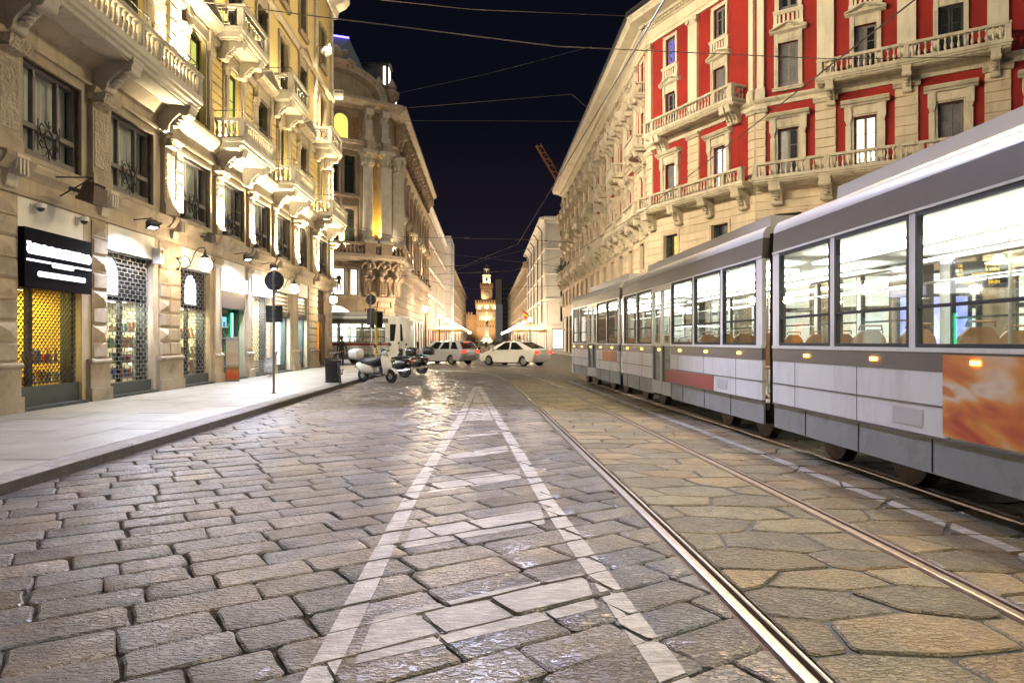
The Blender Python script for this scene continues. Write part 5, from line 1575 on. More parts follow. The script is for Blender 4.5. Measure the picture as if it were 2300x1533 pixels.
# giant columns and attic piers
def column(F, u, d, r, z0, z1, mat, square=False):
    mb = MB(); n = 4 if square else 24
    M = F @ TR(u, -d, 0)
    if square:
        mb.box(-r, r, -r, r, z0+.6, z1-1.6)
    else:
        prof = []
        k = 24
        vs = []; H = z1-1.6-(z0+.6)
        for j in range(2):
            for i in range(2*k):
                a = math.pi*i/k; rr = r*(1-.12*j)*(1.0 if i % 2 else .93); vs.append((rr*math.cos(a), rr*math.sin(a), z0+.6+H*j))
        mb.add(vs, [(i, (i+1) % (2*k), 2*k+(i+1) % (2*k), 2*k+i) for i in range(2*k)])
    o = obj('column', mb, mat, pb, M)
    mb = MB(); mb.box(-r*1.35, r*1.35, -r*1.35, r*1.35, z0, z0+.25); mb.lathe([(r*1.3, z0+.25), (r*1.3, z0+.4), (r*1.08, z0+.48), (r*1.15, z0+.58), (r, z0+.62)], 20); obj('base', mb, mat, o, M)
    mb = MB(); mb.lathe([(r*.9, z1-1.62), (r*1.0, z1-1.55), (r*.95, z1-1.2), (r*1.25, z1-.6), (r*1.35, z1-.35)], 16); mb.box(-r*1.4, r*1.4, -r*1.4, r*1.4, z1-.35, z1)
    for a in (45, 135, 225, 315):
        mb.M = TR(r*1.2*math.cos(R(a)), r*1.2*math.sin(R(a)), z1-.55) @ RZ(R(a)) @ RX(R(90)); mb.lathe([(.24, -.10), (.24, .10), (.1, .14)], 8); mb.M = None
    for k in range(8):
        a = k*math.pi/4; mb.sphere((r*1.05*math.cos(a), r*1.05*math.sin(a), z1-1.15), .2, 6, 4, 1.5)
    obj('capital', mb, mat, o, M, True)
column(FC, 9.0, .75, .55, 11.45, 20.9, STONE_LT)
column(FC, 10.8, .75, .58, 11.45, 20.9, STONE_LT, True)
column(FD, .9, .6, .55, 11.45, 20.9, STONE_LT, True)
column(FC, 3.4, .75, .55, 11.45, 20.9, STONE_LT)
obj('pier', MB().box(8.3, LC, -.25, 0, 10.3, 20.9), BR, pb, FC)
cornice(pb, FC, 0, LC+.3, [(0, 20.9), (.5, 20.9), (.5, 21.4), (.8, 21.5), (.9, 21.8), (0, 21.9)], STONE, 'entablature')
for a in (8.6, 10.4): obj('entablature_break', MB().box(a, a+1.0, -1.45, -.4, 20.9, 21.8), STONE, pb, FC)
for u in (9.05, 10.85):
    mb = MB(); mb.box(u-.5, u+.5, -1.1, 0, 21.9, 22.4); mb.box(u-.38, u+.38, -.95, 0, 22.4, 24.0); o = obj('attic_pier', mb, STONE_LT, pb, FC)
    obj('console', mesh_of(bracket_mb(.9, 1.3, .8), STONE_LT, True), None, o, FC @ TR(u, -.3, 25.0))
obj('mosaic_panel', MB().box(7.6, 8.3, -.06, 0, 22.2, 24.3), surf('mosaic', (.36, .20, .08), .6, .5, 6, 0, 40, 0), pb, FC)
cornice(pb, FC, 0, LC+.6, [(0, 25.0), (.6, 25.0), (.9, 25.3), (1.3, 25.5), (1.5, 25.7), (1.5, 26.0), (0, 26.1)], STONE, 'cornice')
# segmental pediment
ap = [(math.cos(t), math.sin(t)) for t in [k*math.pi/24 for k in range(25)]]
mb = MB()
n = len(ap)
def ring_(rx, rz, y): return [(5.5+rx*c, y, 26.0+rz*s) for c, s in ap]
r1_, r2_, r3_, r4_ = ring_(5.4, 3.2, -1.4), ring_(4.6, 2.5, -1.4), ring_(4.6, 2.5, -.2), ring_(5.4, 3.2, .3)
vs = r1_+r2_+r3_+r4_
fs = []
for i in range(n-1): fs += [(i, i+1, n+i+1, n+i), (n+i, n+i+1, 2*n+i+1, 2*n+i), (3*n+i, 3*n+i+1, i+1, i)]
mb.add(vs, fs); mb.add(ring_(4.6, 2.5, -.2), [tuple(range(n))])
o = obj('arched_pediment', mb, STONE, pb, FC)
mb = MB()
for k in range(1, 30):
    t = k*math.pi/30; mb.box(5.5+5.1*math.cos(t)-.12, 5.5+5.1*math.cos(t)+.12, -1.55, -1.4, 26+2.95*math.sin(t)-.1, 26+2.95*math.sin(t)+.1)
obj('dentil_course', mb, STONE, o, FC)['kind'] = 'stuff'
mb = MB(); mb.sphere((5.5, -.9, 29.8), .75, 12, 8, 1.2); mb.lathe([(1.5, 0), (1.3, .3), (.6, .5), (.9, 1.0), (.5, 1.7), (.2, 2.0)], 10, (5.5, -.7, 28.9))
for s in (-1, 1): mb.tube([(5.5+s*.8, -.8, 29.0), (5.5+s*1.5, -.8, 29.6), (5.5+s*1.9, -.8, 29.3), (5.5+s*1.7, -.8, 28.9)], [.4, .35, .3, .2], 8); mb.sphere((5.5+s*1.0, -.8, 30.3), .35, 8, 6)
obj('crest', mb, BR, o, FC, True)
for u in (10.4, 11.9):
    mb = MB(); mb.lathe([(.45, 0), (.3, .3), (.75, .9), (.8, 1.4), (.4, 1.7), (.55, 2.0), (.2, 2.6), (.02, 2.9)], 12); obj('urn', mb, BR, pb, FC @ TR(u, -.3, 26.1), True)
# side facade along the street
cs = [3.0+k*4.1 for k in range(10)]
hs = sum([[(c-.8, c+.8, 11.3, 15.0), (c-.8, c+.8, 16.6, 19.8)] for c in cs], [])
obj('main_wall', wall_mesh(0, LD, 9.9, 25.2, hs, .4), BR, pb, FD)
obj('base_wall', wall_mesh(0, LD, 0, 9.9, [(c-1.3, c+1.3, .1, 4.4) for c in cs], .4), BR, pb, FD)
rust_base(FD, LD, 4.6, 9.4, .8, [])
for k, c in enumerate(cs):
    for z0, h in ((11.3, 3.7), (16.6, 3.2)):
        window(pb, FD, c, z0, 1.6, h, 'pediment' if z0 < 12 else 'plain', BR, PG, DARKMET, 2)
    mb = MB(); bar_frame(mb, -1.3, 1.3, .1, 4.4, .15, .1, .3); o = obj('shopfront', mb, DARKMET, pb, FD @ TR(c, 0, 0)); obj('pane', MB().box(-1.2, 1.2, .2, .22, .15, 4.3), PANE_LIT, o, FD @ TR(c, 0, 0))
    u = c+2.05
    mb = MB(); mb.box(u-.4, u+.4, -.35, 0, 10.3, 20.6); o = obj('pilaster', mb, BR, pb, FD)
    mb = MB(); mb.box(u-.55, u+.55, -.5, 0, 10.3, 11.2); obj('base', mb, BR, o, FD)
    mb = MB(); mb.lathe([(.5, 0), (.48, .3), (.75, .9), (.8, 1.2)], 4, (u, -.05, 19.5), R(45), R(45)+2*math.pi); obj('capital', mb, STONE, o, FD)
    for dz, du in ((25.0, 0), (25.0, -2.05)):
        obj('console', cached('pcons', lambda: mesh_of(bracket_mb(1.1, 2.2, .6), BR, True)), None, pb, FD @ TR(u+du, -.05, dz))
    obj('carved_head', cached('phead', lambda: mesh_of(MB().sphere((0, -.4, 0), .5, 8, 6, 1.4).box(-.7, .7, -.5, 0, .6, .85), STONE)), None, pb, FD @ TR(c, 0, 15.6))
cornice(pb, FD, 0, LD, [(0, 9.5), (.5, 9.6), (.7, 9.9), (.7, 10.25), (0, 10.3)], BR, 'band_course')
cornice(pb, FD, 0, LD, [(0, 20.7), (.4, 20.8), (.7, 21.3), (.7, 21.6), (0, 21.7)], BR, 'entablature')
cornice(pb, FD, -.6, LD, [(0, 25.0), (.8, 25.1), (1.3, 25.5), (1.6, 25.7), (1.6, 26.0), (0, 26.1)], STONE, 'cornice')
mb = MB(); mb.prism([(-20.5, 66), (-10.4, 72.6), (-10.4, 115), (-45, 115), (-45, 66)], lambda p, t: (p[0], p[1], t), 0, 25.9); obj('core', mb, ROOFDARK, pb)
# mansard roof with a lit ridge, dormers
mb = MB()
b0 = [(-19.5, 67.5), (-11.2, 73.2), (-11.2, 112), (-40, 112)]; b1 = [(-22.5, 76.0), (-15.8, 78.5), (-15.5, 108), (-36, 108)]
vs = [(x, y, 26.0) for x, y in b0] + [(x, y, 36.2) for x, y in b1]
mb.add(vs, [(0,1,5,4), (1,2,6,5), (2,3,7,6), (3,0,4,7), (4,5,6,7)])
ro = obj('mansard_roof', mb, ROOFDARK, pb)
mb = MB(); mb.tube([(-22.5, 75.9, 36.3), (-15.8, 78.4, 36.3)], .10, 6); obj('ridge_strip', mb, emis('blue_led', (.12, .10, 1.0), 7.0), ro)
for k, (y, z) in enumerate(((80.5, 31.5), (86.0, 30.0), (92.0, 30.0))):
    mb = MB(); mb.box(-14.8, -11.6, y, y+2.0, z, z+2.6); d = obj('dormer', mb, GREYMET, ro)
    mb = MB(); mb.box(-11.6, -11.57, y+.2, y+1.8, z+.2, z+2.4); mb.box(-12.2, -11.9, y-.03, y, z+.2, z+2.4); obj('pane', mb, PANE_LIT, d)
    mb = MB(); mb.box(-15, -11.3, y-.25, y+2.25, z+2.6, z+2.75); obj('dormer_roof', mb, ROOFDARK, d)
for (F, u, d, z, e, col, lab) in ((FC, 9.9, 1.15, 11.6, 2600, (1.0, .58, .06), 'amber uplight on the balcony between the two giant columns of the domed palace'), (FD, 39.0, .8, 10.4, 1300, (1.0, .60, .08), 'amber uplight at the far end of the domed palace'), (FD, 5.0, 1.1, 10.5, 2600, (1.0, .78, .46), 'added warm fill light on the near corner balcony of the domed palace'), (FD, 17.3, 1.1, 10.5, 2600, (1.0, .78, .46), 'added warm fill light on the ledge along the middle of the domed palace'), (FD, 29.6, 1.1, 10.5, 2600, (1.0, .78, .46), 'added warm fill light on the ledge along the far half of the domed palace'), (FC, 11.6, 1.2, 10.5, 2200, (1.0, .80, .5), 'added warm fill light on the corner of the domed palace balcony'), (FC, 6.4, 1.0, 10.4, 3000, (1.0, .80, .55), 'added warm fill light under the tall green windows of the domed palace')):  # the warm ones are fill lights added to brighten the palace walls
    M = F @ TR(u, -d, z); t = thing('palace_uplight', lab, 'uplight', M)
    mb = MB(); mb.lathe([(.12, -.1), (.15, 0), (.15, .16), (.12, .16)], 12); obj('housing', mb, DARKMET, t, M, True)
    light('palace_uplight_lamp', 'SPOT', M @ TR(0, 0, .2) @ RX(R(180-10)), e, col, t, spot_size=R(100), spot_blend=.9, shadow_soft_size=.15)

# ------------------------------------------------------------------ plainer houses farther along the street
def street_house(label, name, faces, H, floors, bay, wallm, stonem, litp=(PANE_DK,), pil=True, cap=.8, top=None, seed=1, corn=True, shop=PANE_LIT):
    """faces: list of (p, q); windows at every bay of every storey"""
    p, q = faces[0]
    t = thing(name, label, 'building', TR((p[0]+q[0])/2, (p[1]+q[1])/2, 0))
    rg = random.Random(seed)
    for p, q in faces:
        F = frame_from(p, q); L = math.hypot(q[0]-p[0], q[1]-p[1])
        n = max(1, int(L/bay)); b = L/n; g = 4.6; fh = (H-g-1.2)/floors
        holes = []
        for k in range(n):
            c = (k+.5)*b
            holes.append((c-b*.32, c+b*.32, .1, 3.8))
            for f in range(floors): holes.append((c-.6, c+.6, g+f*fh+.5, g+f*fh+.5+fh*.62))
        obj('wall', wall_mesh(0, L, 0, H, holes, .3), wallm, t, F)
        for k in range(n):
            c = (k+.5)*b
            mb = MB(); bar_frame(mb, -b*.32, b*.32, .1, 3.8, .14, .1, .26); o = obj('shopfront', mb, DARKMET, t, F @ TR(c, 0, 0)); obj('pane', MB().box(-b*.30, b*.30, .2, .21, .2, 3.7), shop if rg.random() < .75 else PANE_DK, o, F @ TR(c, 0, 0))
            for f in range(floors):
                window(t, F, c, g+f*fh+.5, 1.2, round(fh*.62, 2), 'pediment' if f == 0 else 'plain', stonem, rg.choice(litp), SHUTTER, 2)
            if pil:
                obj('pilaster', MB().box(c-b/2-.22, c-b/2+.22, -.14, 0, g, H-1.0), stonem, t, F)
        for f in range(floors):
            cornice(t, F, 0, L, [(0, g+f*fh-.1), (.22, g+f*fh), (.28, g+f*fh+.2), (0, g+f*fh+.25)], stonem, 'band_course')
        if corn: cornice(t, F, -.3, L+.3, [(0, H-1.1), (.15, H-1.0), (.3, H-.5), (cap, H-.3), (cap, H), (0, H+.1)], stonem, 'cornice')
    return t
def mass(t, pts, H, mat=ROOFDARK):
    mb = MB(); mb.prism(pts, lambda p, z: (p[0], p[1], z), 0, H-.15); obj('core', mb, mat, t)
t = street_house('salmon house with white pilasters behind the domed palace', 'town_house', [((-10, 115.3), (-10, 165))], 24.5, 4, 4.1, PINKWALL, WHITEWALL, (PANE_DK, PANE_DK, PANE_CURT), seed=3)
mass(t, [(-10.4, 115.3), (-10.4, 165), (-30, 165), (-30, 115.3)], 24.4)
t = thing('wrapped_house', 'tall house wrapped in plain white sheeting on scaffolding', 'building', TR(-10, 172, 0))
mb = MB(); mb.box(-22, -8.6, 165.2, 181, .0, 27.0); obj('sheeting', mb, SHEET, t)
mb = MB()
for k in range(9): mb.box(-22, -8.55, 165.12, 181.05, k*3.0+1.5, k*3.0+1.56)
for y in (165.15, 173, 180.9): mb.box(-8.62, -8.52, y-.06, y+.06, 0, 27.2)
obj('scaffold_pole', mb, GREYMET, t)['kind'] = 'stuff'
t = street_house('tan house with iron balconies beyond the wrapped scaffold house', 'town_house', [((-10, 181.3), (-10, 330))], 22.5, 4, 5.2, TANWALL, STONE, (PANE_DK, PANE_DK, PANE_YEL), seed=5)
mass(t, [(-10.4, 181.3), (-10.4, 330), (-30, 330), (-30, 181.3)], 22.4)
t = street_house('white house with ornate cornice behind the red palace', 'town_house', [((10.8, 180), (10.8, 125)), ((10.8, 125), (24, 125))], 24.2, 4, 4.6, WHITEWALL, WHITEWALL, (PANE_DK, PANE_CURT), cap=1.1, seed=7)
mass(t, [(11.1, 180), (11.1, 125.4), (40, 125.4), (40, 180)], 24.0)
F = frame_from((10.8, 180), (10.8, 125))
for u in (6, 17, 27, 38, 49): obj('downpipe', MB().tube([(u, -1.1, 23.6), (u, -.5, 22.9), (u, -.2, 22.4), (u, -.2, 5)], .12, 6), DARKMET, t, F)
mb = MB(); mb.box(0, 3, -1.2, 0, 20.5, 22.2); obj('roof_terrace', mb, BR, t, F)
t = street_house('grey stone house beyond the white house on the right', 'town_house', [((10.8, 345), (10.8, 180.3))], 22.5, 4, 5.4, TANWALL, STONE, (PANE_DK, PANE_DK, PANE_YEL), seed=9)
mass(t, [(11.1, 345), (11.1, 180.3), (40, 180.3), (40, 345)], 22.4)
# modern slab with a white billboard, right of the clock tower
t = thing('office_slab', 'tall plain office slab with white billboard right of the clock tower', 'building', TR(9, 450, 0))
mb = MB(); mb.box(5.9, 9.6, 440, 452, 0, 41.5); obj('tower_wall', mb, TANWALL, t)
mb = MB(); mb.box(9.6, 15.5, 440.5, 452, 0, 40); obj('side_block', mb, ROOFDARK, t)
mb = MB()
for k in range(13): mb.box(9.6, 15.5, 440.2, 440.5, k*3.0+2, k*3.0+2.35)
for k in range(5): mb.box(9.6+k*1.4, 9.8+k*1.4, 440.1, 440.5, 0, 40)
obj('facade_grid', mb, GREYMET, t)['kind'] = 'stuff'
for k in range(8): obj('billboard_panel', MB().box(5.7, 10.2, 439.6, 439.85, 1+k*3.05, 4.0+k*3.05), SHEET, t)

# ------------------------------------------------------------------ castle gate tower with clock
ct = thing('clock_tower', 'brick castle tower with lit battlements, clock face and small dome', 'tower', TR(0, 650, 0))
def merlons(o, x0, x1, y0, y1, z, h, w, gap, mat):
    x = x0
    me = cached(('mer', h, w), lambda: mesh_of(MB().box(0, w, -.5, .5, 0, h*.75).add([(0, -.5, h*.75), (w*.5, -.5, h*.62), (w, -.5, h*.75), (w, -.5, h), (0, -.5, h)], [(0,1,2,3,4)]), mat))
    while x+w <= x1+.01:
        for y in (y0, y1): obj('merlon', me, None, o, TR(x, y, z))
        x += w+gap
tb = obj('main_body', MB().box(-10, 10, 650, 670, 0, 34).add([(-10, 650, 34), (10, 650, 34), (10.9, 649.1, 36.4), (-10.9, 649.1, 36.4)], [(0,1,2,3)]).box(-10.9, 10.9, 649.1, 671, 36.4, 38.2), BRICKRED, ct)
merlons(tb, -10.9, 10.9, 649.6, 670.5, 38.2, 2.6, 1.5, 1.03, BRICKRED)
for k in range(11): obj('corbel', MB().box(-10.4+k*2.03, -9.9+k*2.03, 649.0, 650, 32.6, 36.4), STONE_LT, tb)
ub = obj('clock_stage', MB().box(-5.4, 5.4, 654, 666, 40.0, 53).box(-6.2, 6.2, 653.2, 666.8, 53, 55.2), BRICKRED, ct)
obj('stage_roof', MB().add([(-8, 652, 38.2), (8, 652, 38.2), (8, 668, 38.2), (-8, 668, 38.2), (-5.4, 654, 41), (5.4, 654, 41), (5.4, 666, 41), (-5.4, 666, 41)], [(0,1,5,4), (1,2,6,5), (2,3,7,6), (3,0,4,7)]), surf('tile_roof', (.22, .11, .07), .8, .2, 1, 0, 40, 0), ct)
merlons(ub, -6.2, 6.2, 653.7, 666.3, 55.2, 2.2, 1.2, .98, BRICKRED)
mb = MB(); mb.M = TR(0, 653.9, 47) @ RX(R(90)); mb.lathe([(2.5, 0), (2.5, .15), (2.1, .2), (2.1, .1)], 32); obj('clock_rim', mb, STONE_DK, ub, None)
mb = MB(); mb.M = TR(0, 653.95, 47) @ RX(R(90)); mb.lathe([(.001, .1), (2.1, .1)], 32); obj('clock_face', mb, surf('clock_dial', (.65, .55, .30), .6, .1, 1, 0, 40, 0), ub, None)
mb = MB()
for k in range(12): mb.M = TR(0, 653.8, 47) @ RY(R(30*k)); mb.box(-.10, .10, -.05, 0, 1.6, 2.0)
mb.M = TR(0, 653.75, 47) @ RY(R(35)); mb.box(-.1, .1, -.05, 0, -.2, 1.2); mb.M = TR(0, 653.7, 47) @ RY(R(186)); mb.box(-.08, .08, -.05, 0, -.2, 1.7); mb.M = None
obj('clock_hand', mb, DARKMET, ub)
lb = obj('belfry', MB().box(-3.6, 3.6, 656.4, 663.6, 57, 64.5).box(-4.2, 4.2, 655.8, 664.2, 64.5, 65.6), STONE_LT, ct)
obj('belfry_arch', MB().prism([(-.9, 0), (.9, 0), (.9, 3.2)] + [(.9*math.cos(t), 3.2+.9*math.sin(t)) for t in [k*math.pi/8 for k in range(1, 8)]] + [(-.9, 3.2)], lambda p, t: (p[0], t, 59+p[1]), 656.2, 656.41), PANE_DK, lb)
ln = MB(); ln.lathe([(2.8, 65.6), (2.8, 71.0), (3.3, 71.2), (3.3, 71.6)], 8, (0, 660, 0)); ln = obj('lantern', ln, STONE_LT, ct)
for k in range(8):
    a = R(22.5+45*k); M = TR(2.62*math.cos(a), 660+2.62*math.sin(a), 66.4) @ RZ(a+R(90)); obj('lantern_opening', MB().box(-.5, .5, -.06, .06, 0, 3.4), PANE_DK, ln, M)
mb = MB(); mb.lathe([(3.1, 71.6), (2.9, 73), (2.0, 74.6), (.6, 75.6), (.1, 76), (.06, 78.5)], 16, (0, 660, 0)); obj('dome', mb, ROOFDARK, ct, None, True)
# carved marble panels above the gate
for x0, x1 in ((-7.4, -2.0), (2.2, 7.8)): obj('relief_panel', MB().box(x0, x1, 649.8, 650, 21.5, 26.0), STONE_LT, tb)
mb = MB(); mb.box(-1.6, 1.6, 649.6, 650, 21, 29).prism([(-1.6, 29), (1.6, 29), (0, 31)], lambda p, t: (p[0], t, p[1]), 649.6, 650); obj('niche', mb, STONE_LT, tb)
for k in range(7):
    for x in (-9.2+k*1.0, 2.8+k*1.0): obj('niche_pier', MB().box(x-.25, x+.25, 649.6, 650, 26.4, 29.5), STONE_LT, tb)
for k in range(8): obj('loophole', MB().box(-8.6+k*2.4, -8.0+k*2.4, 649.9, 650.02, 15, 17), PANE_DK, tb)
cw = thing('castle_wall', 'low crenellated castle wall left of the clock tower', 'wall', TR(-16, 655, 0))
wb = obj('wall', MB().box(-60, -10.05, 653, 657, 0, 27), BRICKRED, cw)
merlons(wb, -60, -10.9, 653.2, 656.8, 27, 2.4, 1.6, 1.2, BRICKRED)
def castle_light(p, q, e, lab, size=R(120), col=(1, .80, .42)):
    M = TR(*p); t = thing('castle_floodlight', lab, 'floodlight', M)
    mb = MB(); mb.box(-.4, .4, -.3, .3, -.2, .3); obj('housing', mb, DARKMET, t, M)
    d = (Vector(q)-Vector(p)).normalized()
    light('castle_lamp', 'SPOT', aim(Vector(p)+d*.6, q), e, col, t, spot_size=size, spot_blend=.8, shadow_soft_size=.3)
castle_light((-4, 615, 1.0), (0, 650, 24), 110000, 'ground floodlight aimed at the castle gate tower from the left', R(70))
castle_light((0, 648.2, 31.0), (0, 649.4, 40), 9000, 'floodlight under the main battlements of the clock tower')
castle_light((-7, 648.4, 31.0), (-7, 649.4, 40), 9000, 'floodlight under the battlements at the left edge of the clock tower')
castle_light((7, 648.4, 31.0), (7, 649.4, 40), 9000, 'floodlight under the battlements at the right edge of the clock tower')
castle_light((-4, 650.5, 40.5), (0, 654, 50), 8000, 'floodlight on the tower ledge below the clock face')
castle_light((4, 651.5, 56.6), (0, 657, 64), 8000, 'floodlight on the ledge below the belfry of the tower')
castle_light((-3, 651.5, 56.6), (0, 657, 70), 8000, 'second floodlight on the ledge below the belfry, aimed at the lantern')
castle_light((0, 647.5, 20.0), (0, 650, 28), 9000, 'floodlight below the marble panels of the clock tower')
castle_light((-30, 645, 1), (-30, 653, 24), 30000, 'ground floodlight in front of the low castle wall', R(130))
# ------------------------------------------------------------------ trams
TRAMW = surf('tram_white_paint', (0.70, 0.70, 0.68), 0.28, 0.06, 1.5, 0.02, 6, 0.04, stain=0.45, dirt=(.60, .55, .50), vstreak=True)
TRAMSIL = surf('tram_silver_paint', (0.50, 0.49, 0.48), 0.35, 0.06, 2, 0.0, 40, 0.0)
TRAMDK = surf('tram_dark_grey', (0.10, 0.09, 0.085), 0.4, 0.1, 2, 0.0, 40, 0.0)
TRAMSK = surf('tram_grey_skirt', (0.24, 0.25, 0.25), 0.45, 0.1, 2, 0.0, 40, 0.0, stain=0.4)
TRAMRED = surf('tram_dark_red', (0.30, 0.05, 0.05), 0.4, 0.1, 2, 0.0, 40, 0.0)
TRAMORG = surf('tram_orange_vinyl', (0.62, 0.20, 0.05), 0.4, 0.45, 0.9, 0.0, 40, 0.0, stain=.6, dirt=(.9, .35, .3))
def advert_mat():
    m, nt, b = new_mat('tram_advert_print')
    tc = node(nt, 'ShaderNodeTexCoord'); mp = node(nt, 'ShaderNodeMapping'); mp.inputs['Scale'].default_value = (.9, 1, 2.2); mp.inputs['Rotation'].default_value = (0, R(25), 0); nt.links.new(tc.outputs['Object'], mp.inputs[0])
    n = noise(nt, mp.outputs[0], 1.1, 2, .4, 1.2)
    c = ramp(nt, n, [(.30, (.42, .05, .02)), (.42, (.62, .16, .03)), (.50, (.70, .30, .06)), (.58, (.72, .60, .45)), (.66, (.62, .18, .04))])
    nt.links.new(mix_rgb(nt, 'MULTIPLY', .4, c, ramp(nt, noise(nt, tc.outputs['Object'], 9, 4), [(.35, (.7,)*3), (.6, (1,)*3)])), b.inputs['Base Color']); b.inputs['Roughness'].default_value = .35
    return m
TRAMADV = advert_mat()
RUBBER = surf('black_rubber', (0.015, 0.015, 0.016), 0.7, 0.1, 6, 0.05, 60, 0.0)
INTW = surf('tram_interior_white', (0.80, 0.80, 0.76), 0.6, 0.03, 2, 0.0, 40, 0.0)
SEATM = surf('tram_seat_wood', (0.22, 0.11, 0.05), 0.4, 0.3, 4, 0.0, 40, 0.05)
CEILGLOW = emis('tram_ceiling_light', (1.0, 0.97, 0.82), 18.0)
AMBER = emis('amber_marker', (1.0, 0.42, 0.05), 14.0)
TAILRED = emis('tail_lamp_red', (1.0, 0.04, 0.02), 3.0)
def tram_section(t, M, L, doors, band, seats=True, orange=None, hw=1.18):
    nwin = max(2, round((L-.5)/1.45)); m = (L-.3)/nwin
    for s in (1, -1):
        y = s*hw; yo = s*.03
        def bx(x0, x1, z0, z1, d0=0.0, d1=.05):
            a, b = sorted((y-s*d1, y+s*d0)); return MB().box(x0, x1, a, b, z0, z1)
        dset = doors if s == 1 else []
        x = .15
        # side panels between doors
        runs = []; cur = .0
        for k in range(nwin):
            if k in dset:
                if k*m+.15 > cur: runs.append((cur, k*m+.15))
                cur = (k+1)*m+.15
        runs.append((cur, L))
        for a, b in runs:
            if b-a < .05: continue
            o = obj('side_panel', bx(a, b, .64, 1.21), TRAMW, t, M)
            xx = a+.95
            while xx < b-.4: obj('panel_seam', MB().box(xx-.005, xx+.005, *sorted((y-s*.02, y+s*.002)), .64, 1.21), RUBBER, o, M); xx += 1.45
            if b-a > 3: obj('service_flap', MB().box(a+1.3, a+1.75, *sorted((y-s*.02, y+s*.006)), .70, .86), TRAMSIL, o, M)
            mb = bx(a, b, .62, .64, .008); mb.box(*[a, b], *sorted((y-s*.05, y+s*.006)), .90, .915); obj('trim', mb, TRAMDK, o, M)
            q = obj('skirt', bx(a, b, .30, .62, -.02), TRAMSK, t, M)
            k = 0
            xx = a+1.2
            while xx < b-.3: obj('seam', MB().box(xx-.006, xx+.006, *sorted((y-s*.03, y-s*.014)), .31, .61), RUBBER, q, M); xx += 1.2
            obj('waist_band', bx(a, b, 1.21, 1.38, .004), band, t, M)
            mb = bx(a, b, 1.38, 1.42, .014); obj('waist_rail', mb, TRAMW, t, M)
        if orange and s == 1:
            for a, b, z0, z1, om in orange: obj('advert_panel', bx(a, b, z0, z1, .012), om, t, M)
        # windows
        for k in range(nwin):
            x0 = .15+k*m
            if k in dset:
                d = obj('door', MB().box(x0, x0+.05, *sorted((y-s*.06, y)), .34, 2.66).box(x0+m-.05, x0+m, *sorted((y-s*.06, y)), .34, 2.66).box(x0+m/2-.05, x0+m/2+.05, *sorted((y-s*.06, y+s*.005)), .36, 2.6).box(x0+.05, x0+m-.05, *sorted((y-s*.06, y)), .34, .62).box(x0+.05, x0+m-.05, *sorted((y-s*.06, y)), 2.56, 2.66).box(x0+.05, x0+m-.05, *sorted((y-s*.055, y)), 1.38, 1.44), TRAMSIL, t, M)
                for j in (0, 1):
                    a = x0+.05+j*(m/2); b = a+m/2-.1
                    for z0, z1 in ((.62, 1.38), (1.44, 2.56)): obj('pane', MB().box(a, b, *sorted((y-s*.035, y-s*.025)), z0, z1), TRAMGLASS, d, M)
                continue
            mb = MB(); bar_frame(mb, x0+.05, x0+m-.05, 1.42, 2.66, .035, *sorted((y-s*.05, y+s*.004)))
            mb.box(x0+.085, x0+m-.085, *sorted((y-s*.04, y)), 1.775, 1.805)
            w = obj('window', mb, RUBBER, t, M)
            obj('pane', MB().box(x0+.085, x0+m-.085, *sorted((y-s*.03, y-s*.02)), 1.455, 1.775), TRAMGLASS, w, M)
            obj('pane', MB().box(x0+.085, x0+m-.085, *sorted((y-s*.03, y-s*.02)), 1.805, 2.625), TRAMGLASS, w, M)
        for k in range(nwin+1):
            a, b = (0 if k == 0 else .15+k*m-.05), (L if k == nwin else .15+k*m+.05)
            obj('window_pillar', MB().box(a, b, *sorted((y-s*.06, y+s*.001)), 1.42, 2.66), TRAMW, t, M)
        # cantrail and rounded roof edge
        mb = MB(); mb.prism([(y, 2.66), (y-s*.01, 2.95), (y-s*.12, 2.95), (y-s*.12, 2.66)], lambda p, q: (q, p[0], p[1]), 0, L); obj('cantrail', mb, TRAMDK, t, M)
        mb = MB(); mb.prism([(y+s*.012, 2.665), (y+s*.012, 2.69), (y-s*.02, 2.69), (y-s*.02, 2.665)], lambda p, q: (q, p[0], p[1]), 0, L); obj('rain_strip', mb, TRAMW, t, M)
        pts = [(y-s*.008, 2.95), (y-s*.02, 3.03), (y-s*.07, 3.10), (y-s*.16, 3.14), (y-s*.5, 3.16), (0, 3.17), (0, 2.95)]
        mb = MB(); mb.prism(pts, lambda p, q: (q, p[0], p[1]), 0, L); obj('roof_edge', mb, TRAMSIL, t, M, True)
        # interior wainscot and lights
        obj('interior_panel', MB().box(.1, L-.1, *sorted((y-s*.09, y-s*.065)), .6, 1.40), INTW, t, M)
        mb = MB(); mb.box(.3, L-.3, *sorted((s*.50, s*.78)), 2.50, 2.53); obj('ceiling_light', mb, CEILGLOW, t, M)
        mb = MB(); mb.tube([(.2, s*.75, 2.25), (L-.2, s*.75, 2.25)], .018, 6)
        obj('grab_rail', mb, STEEL, t, M)
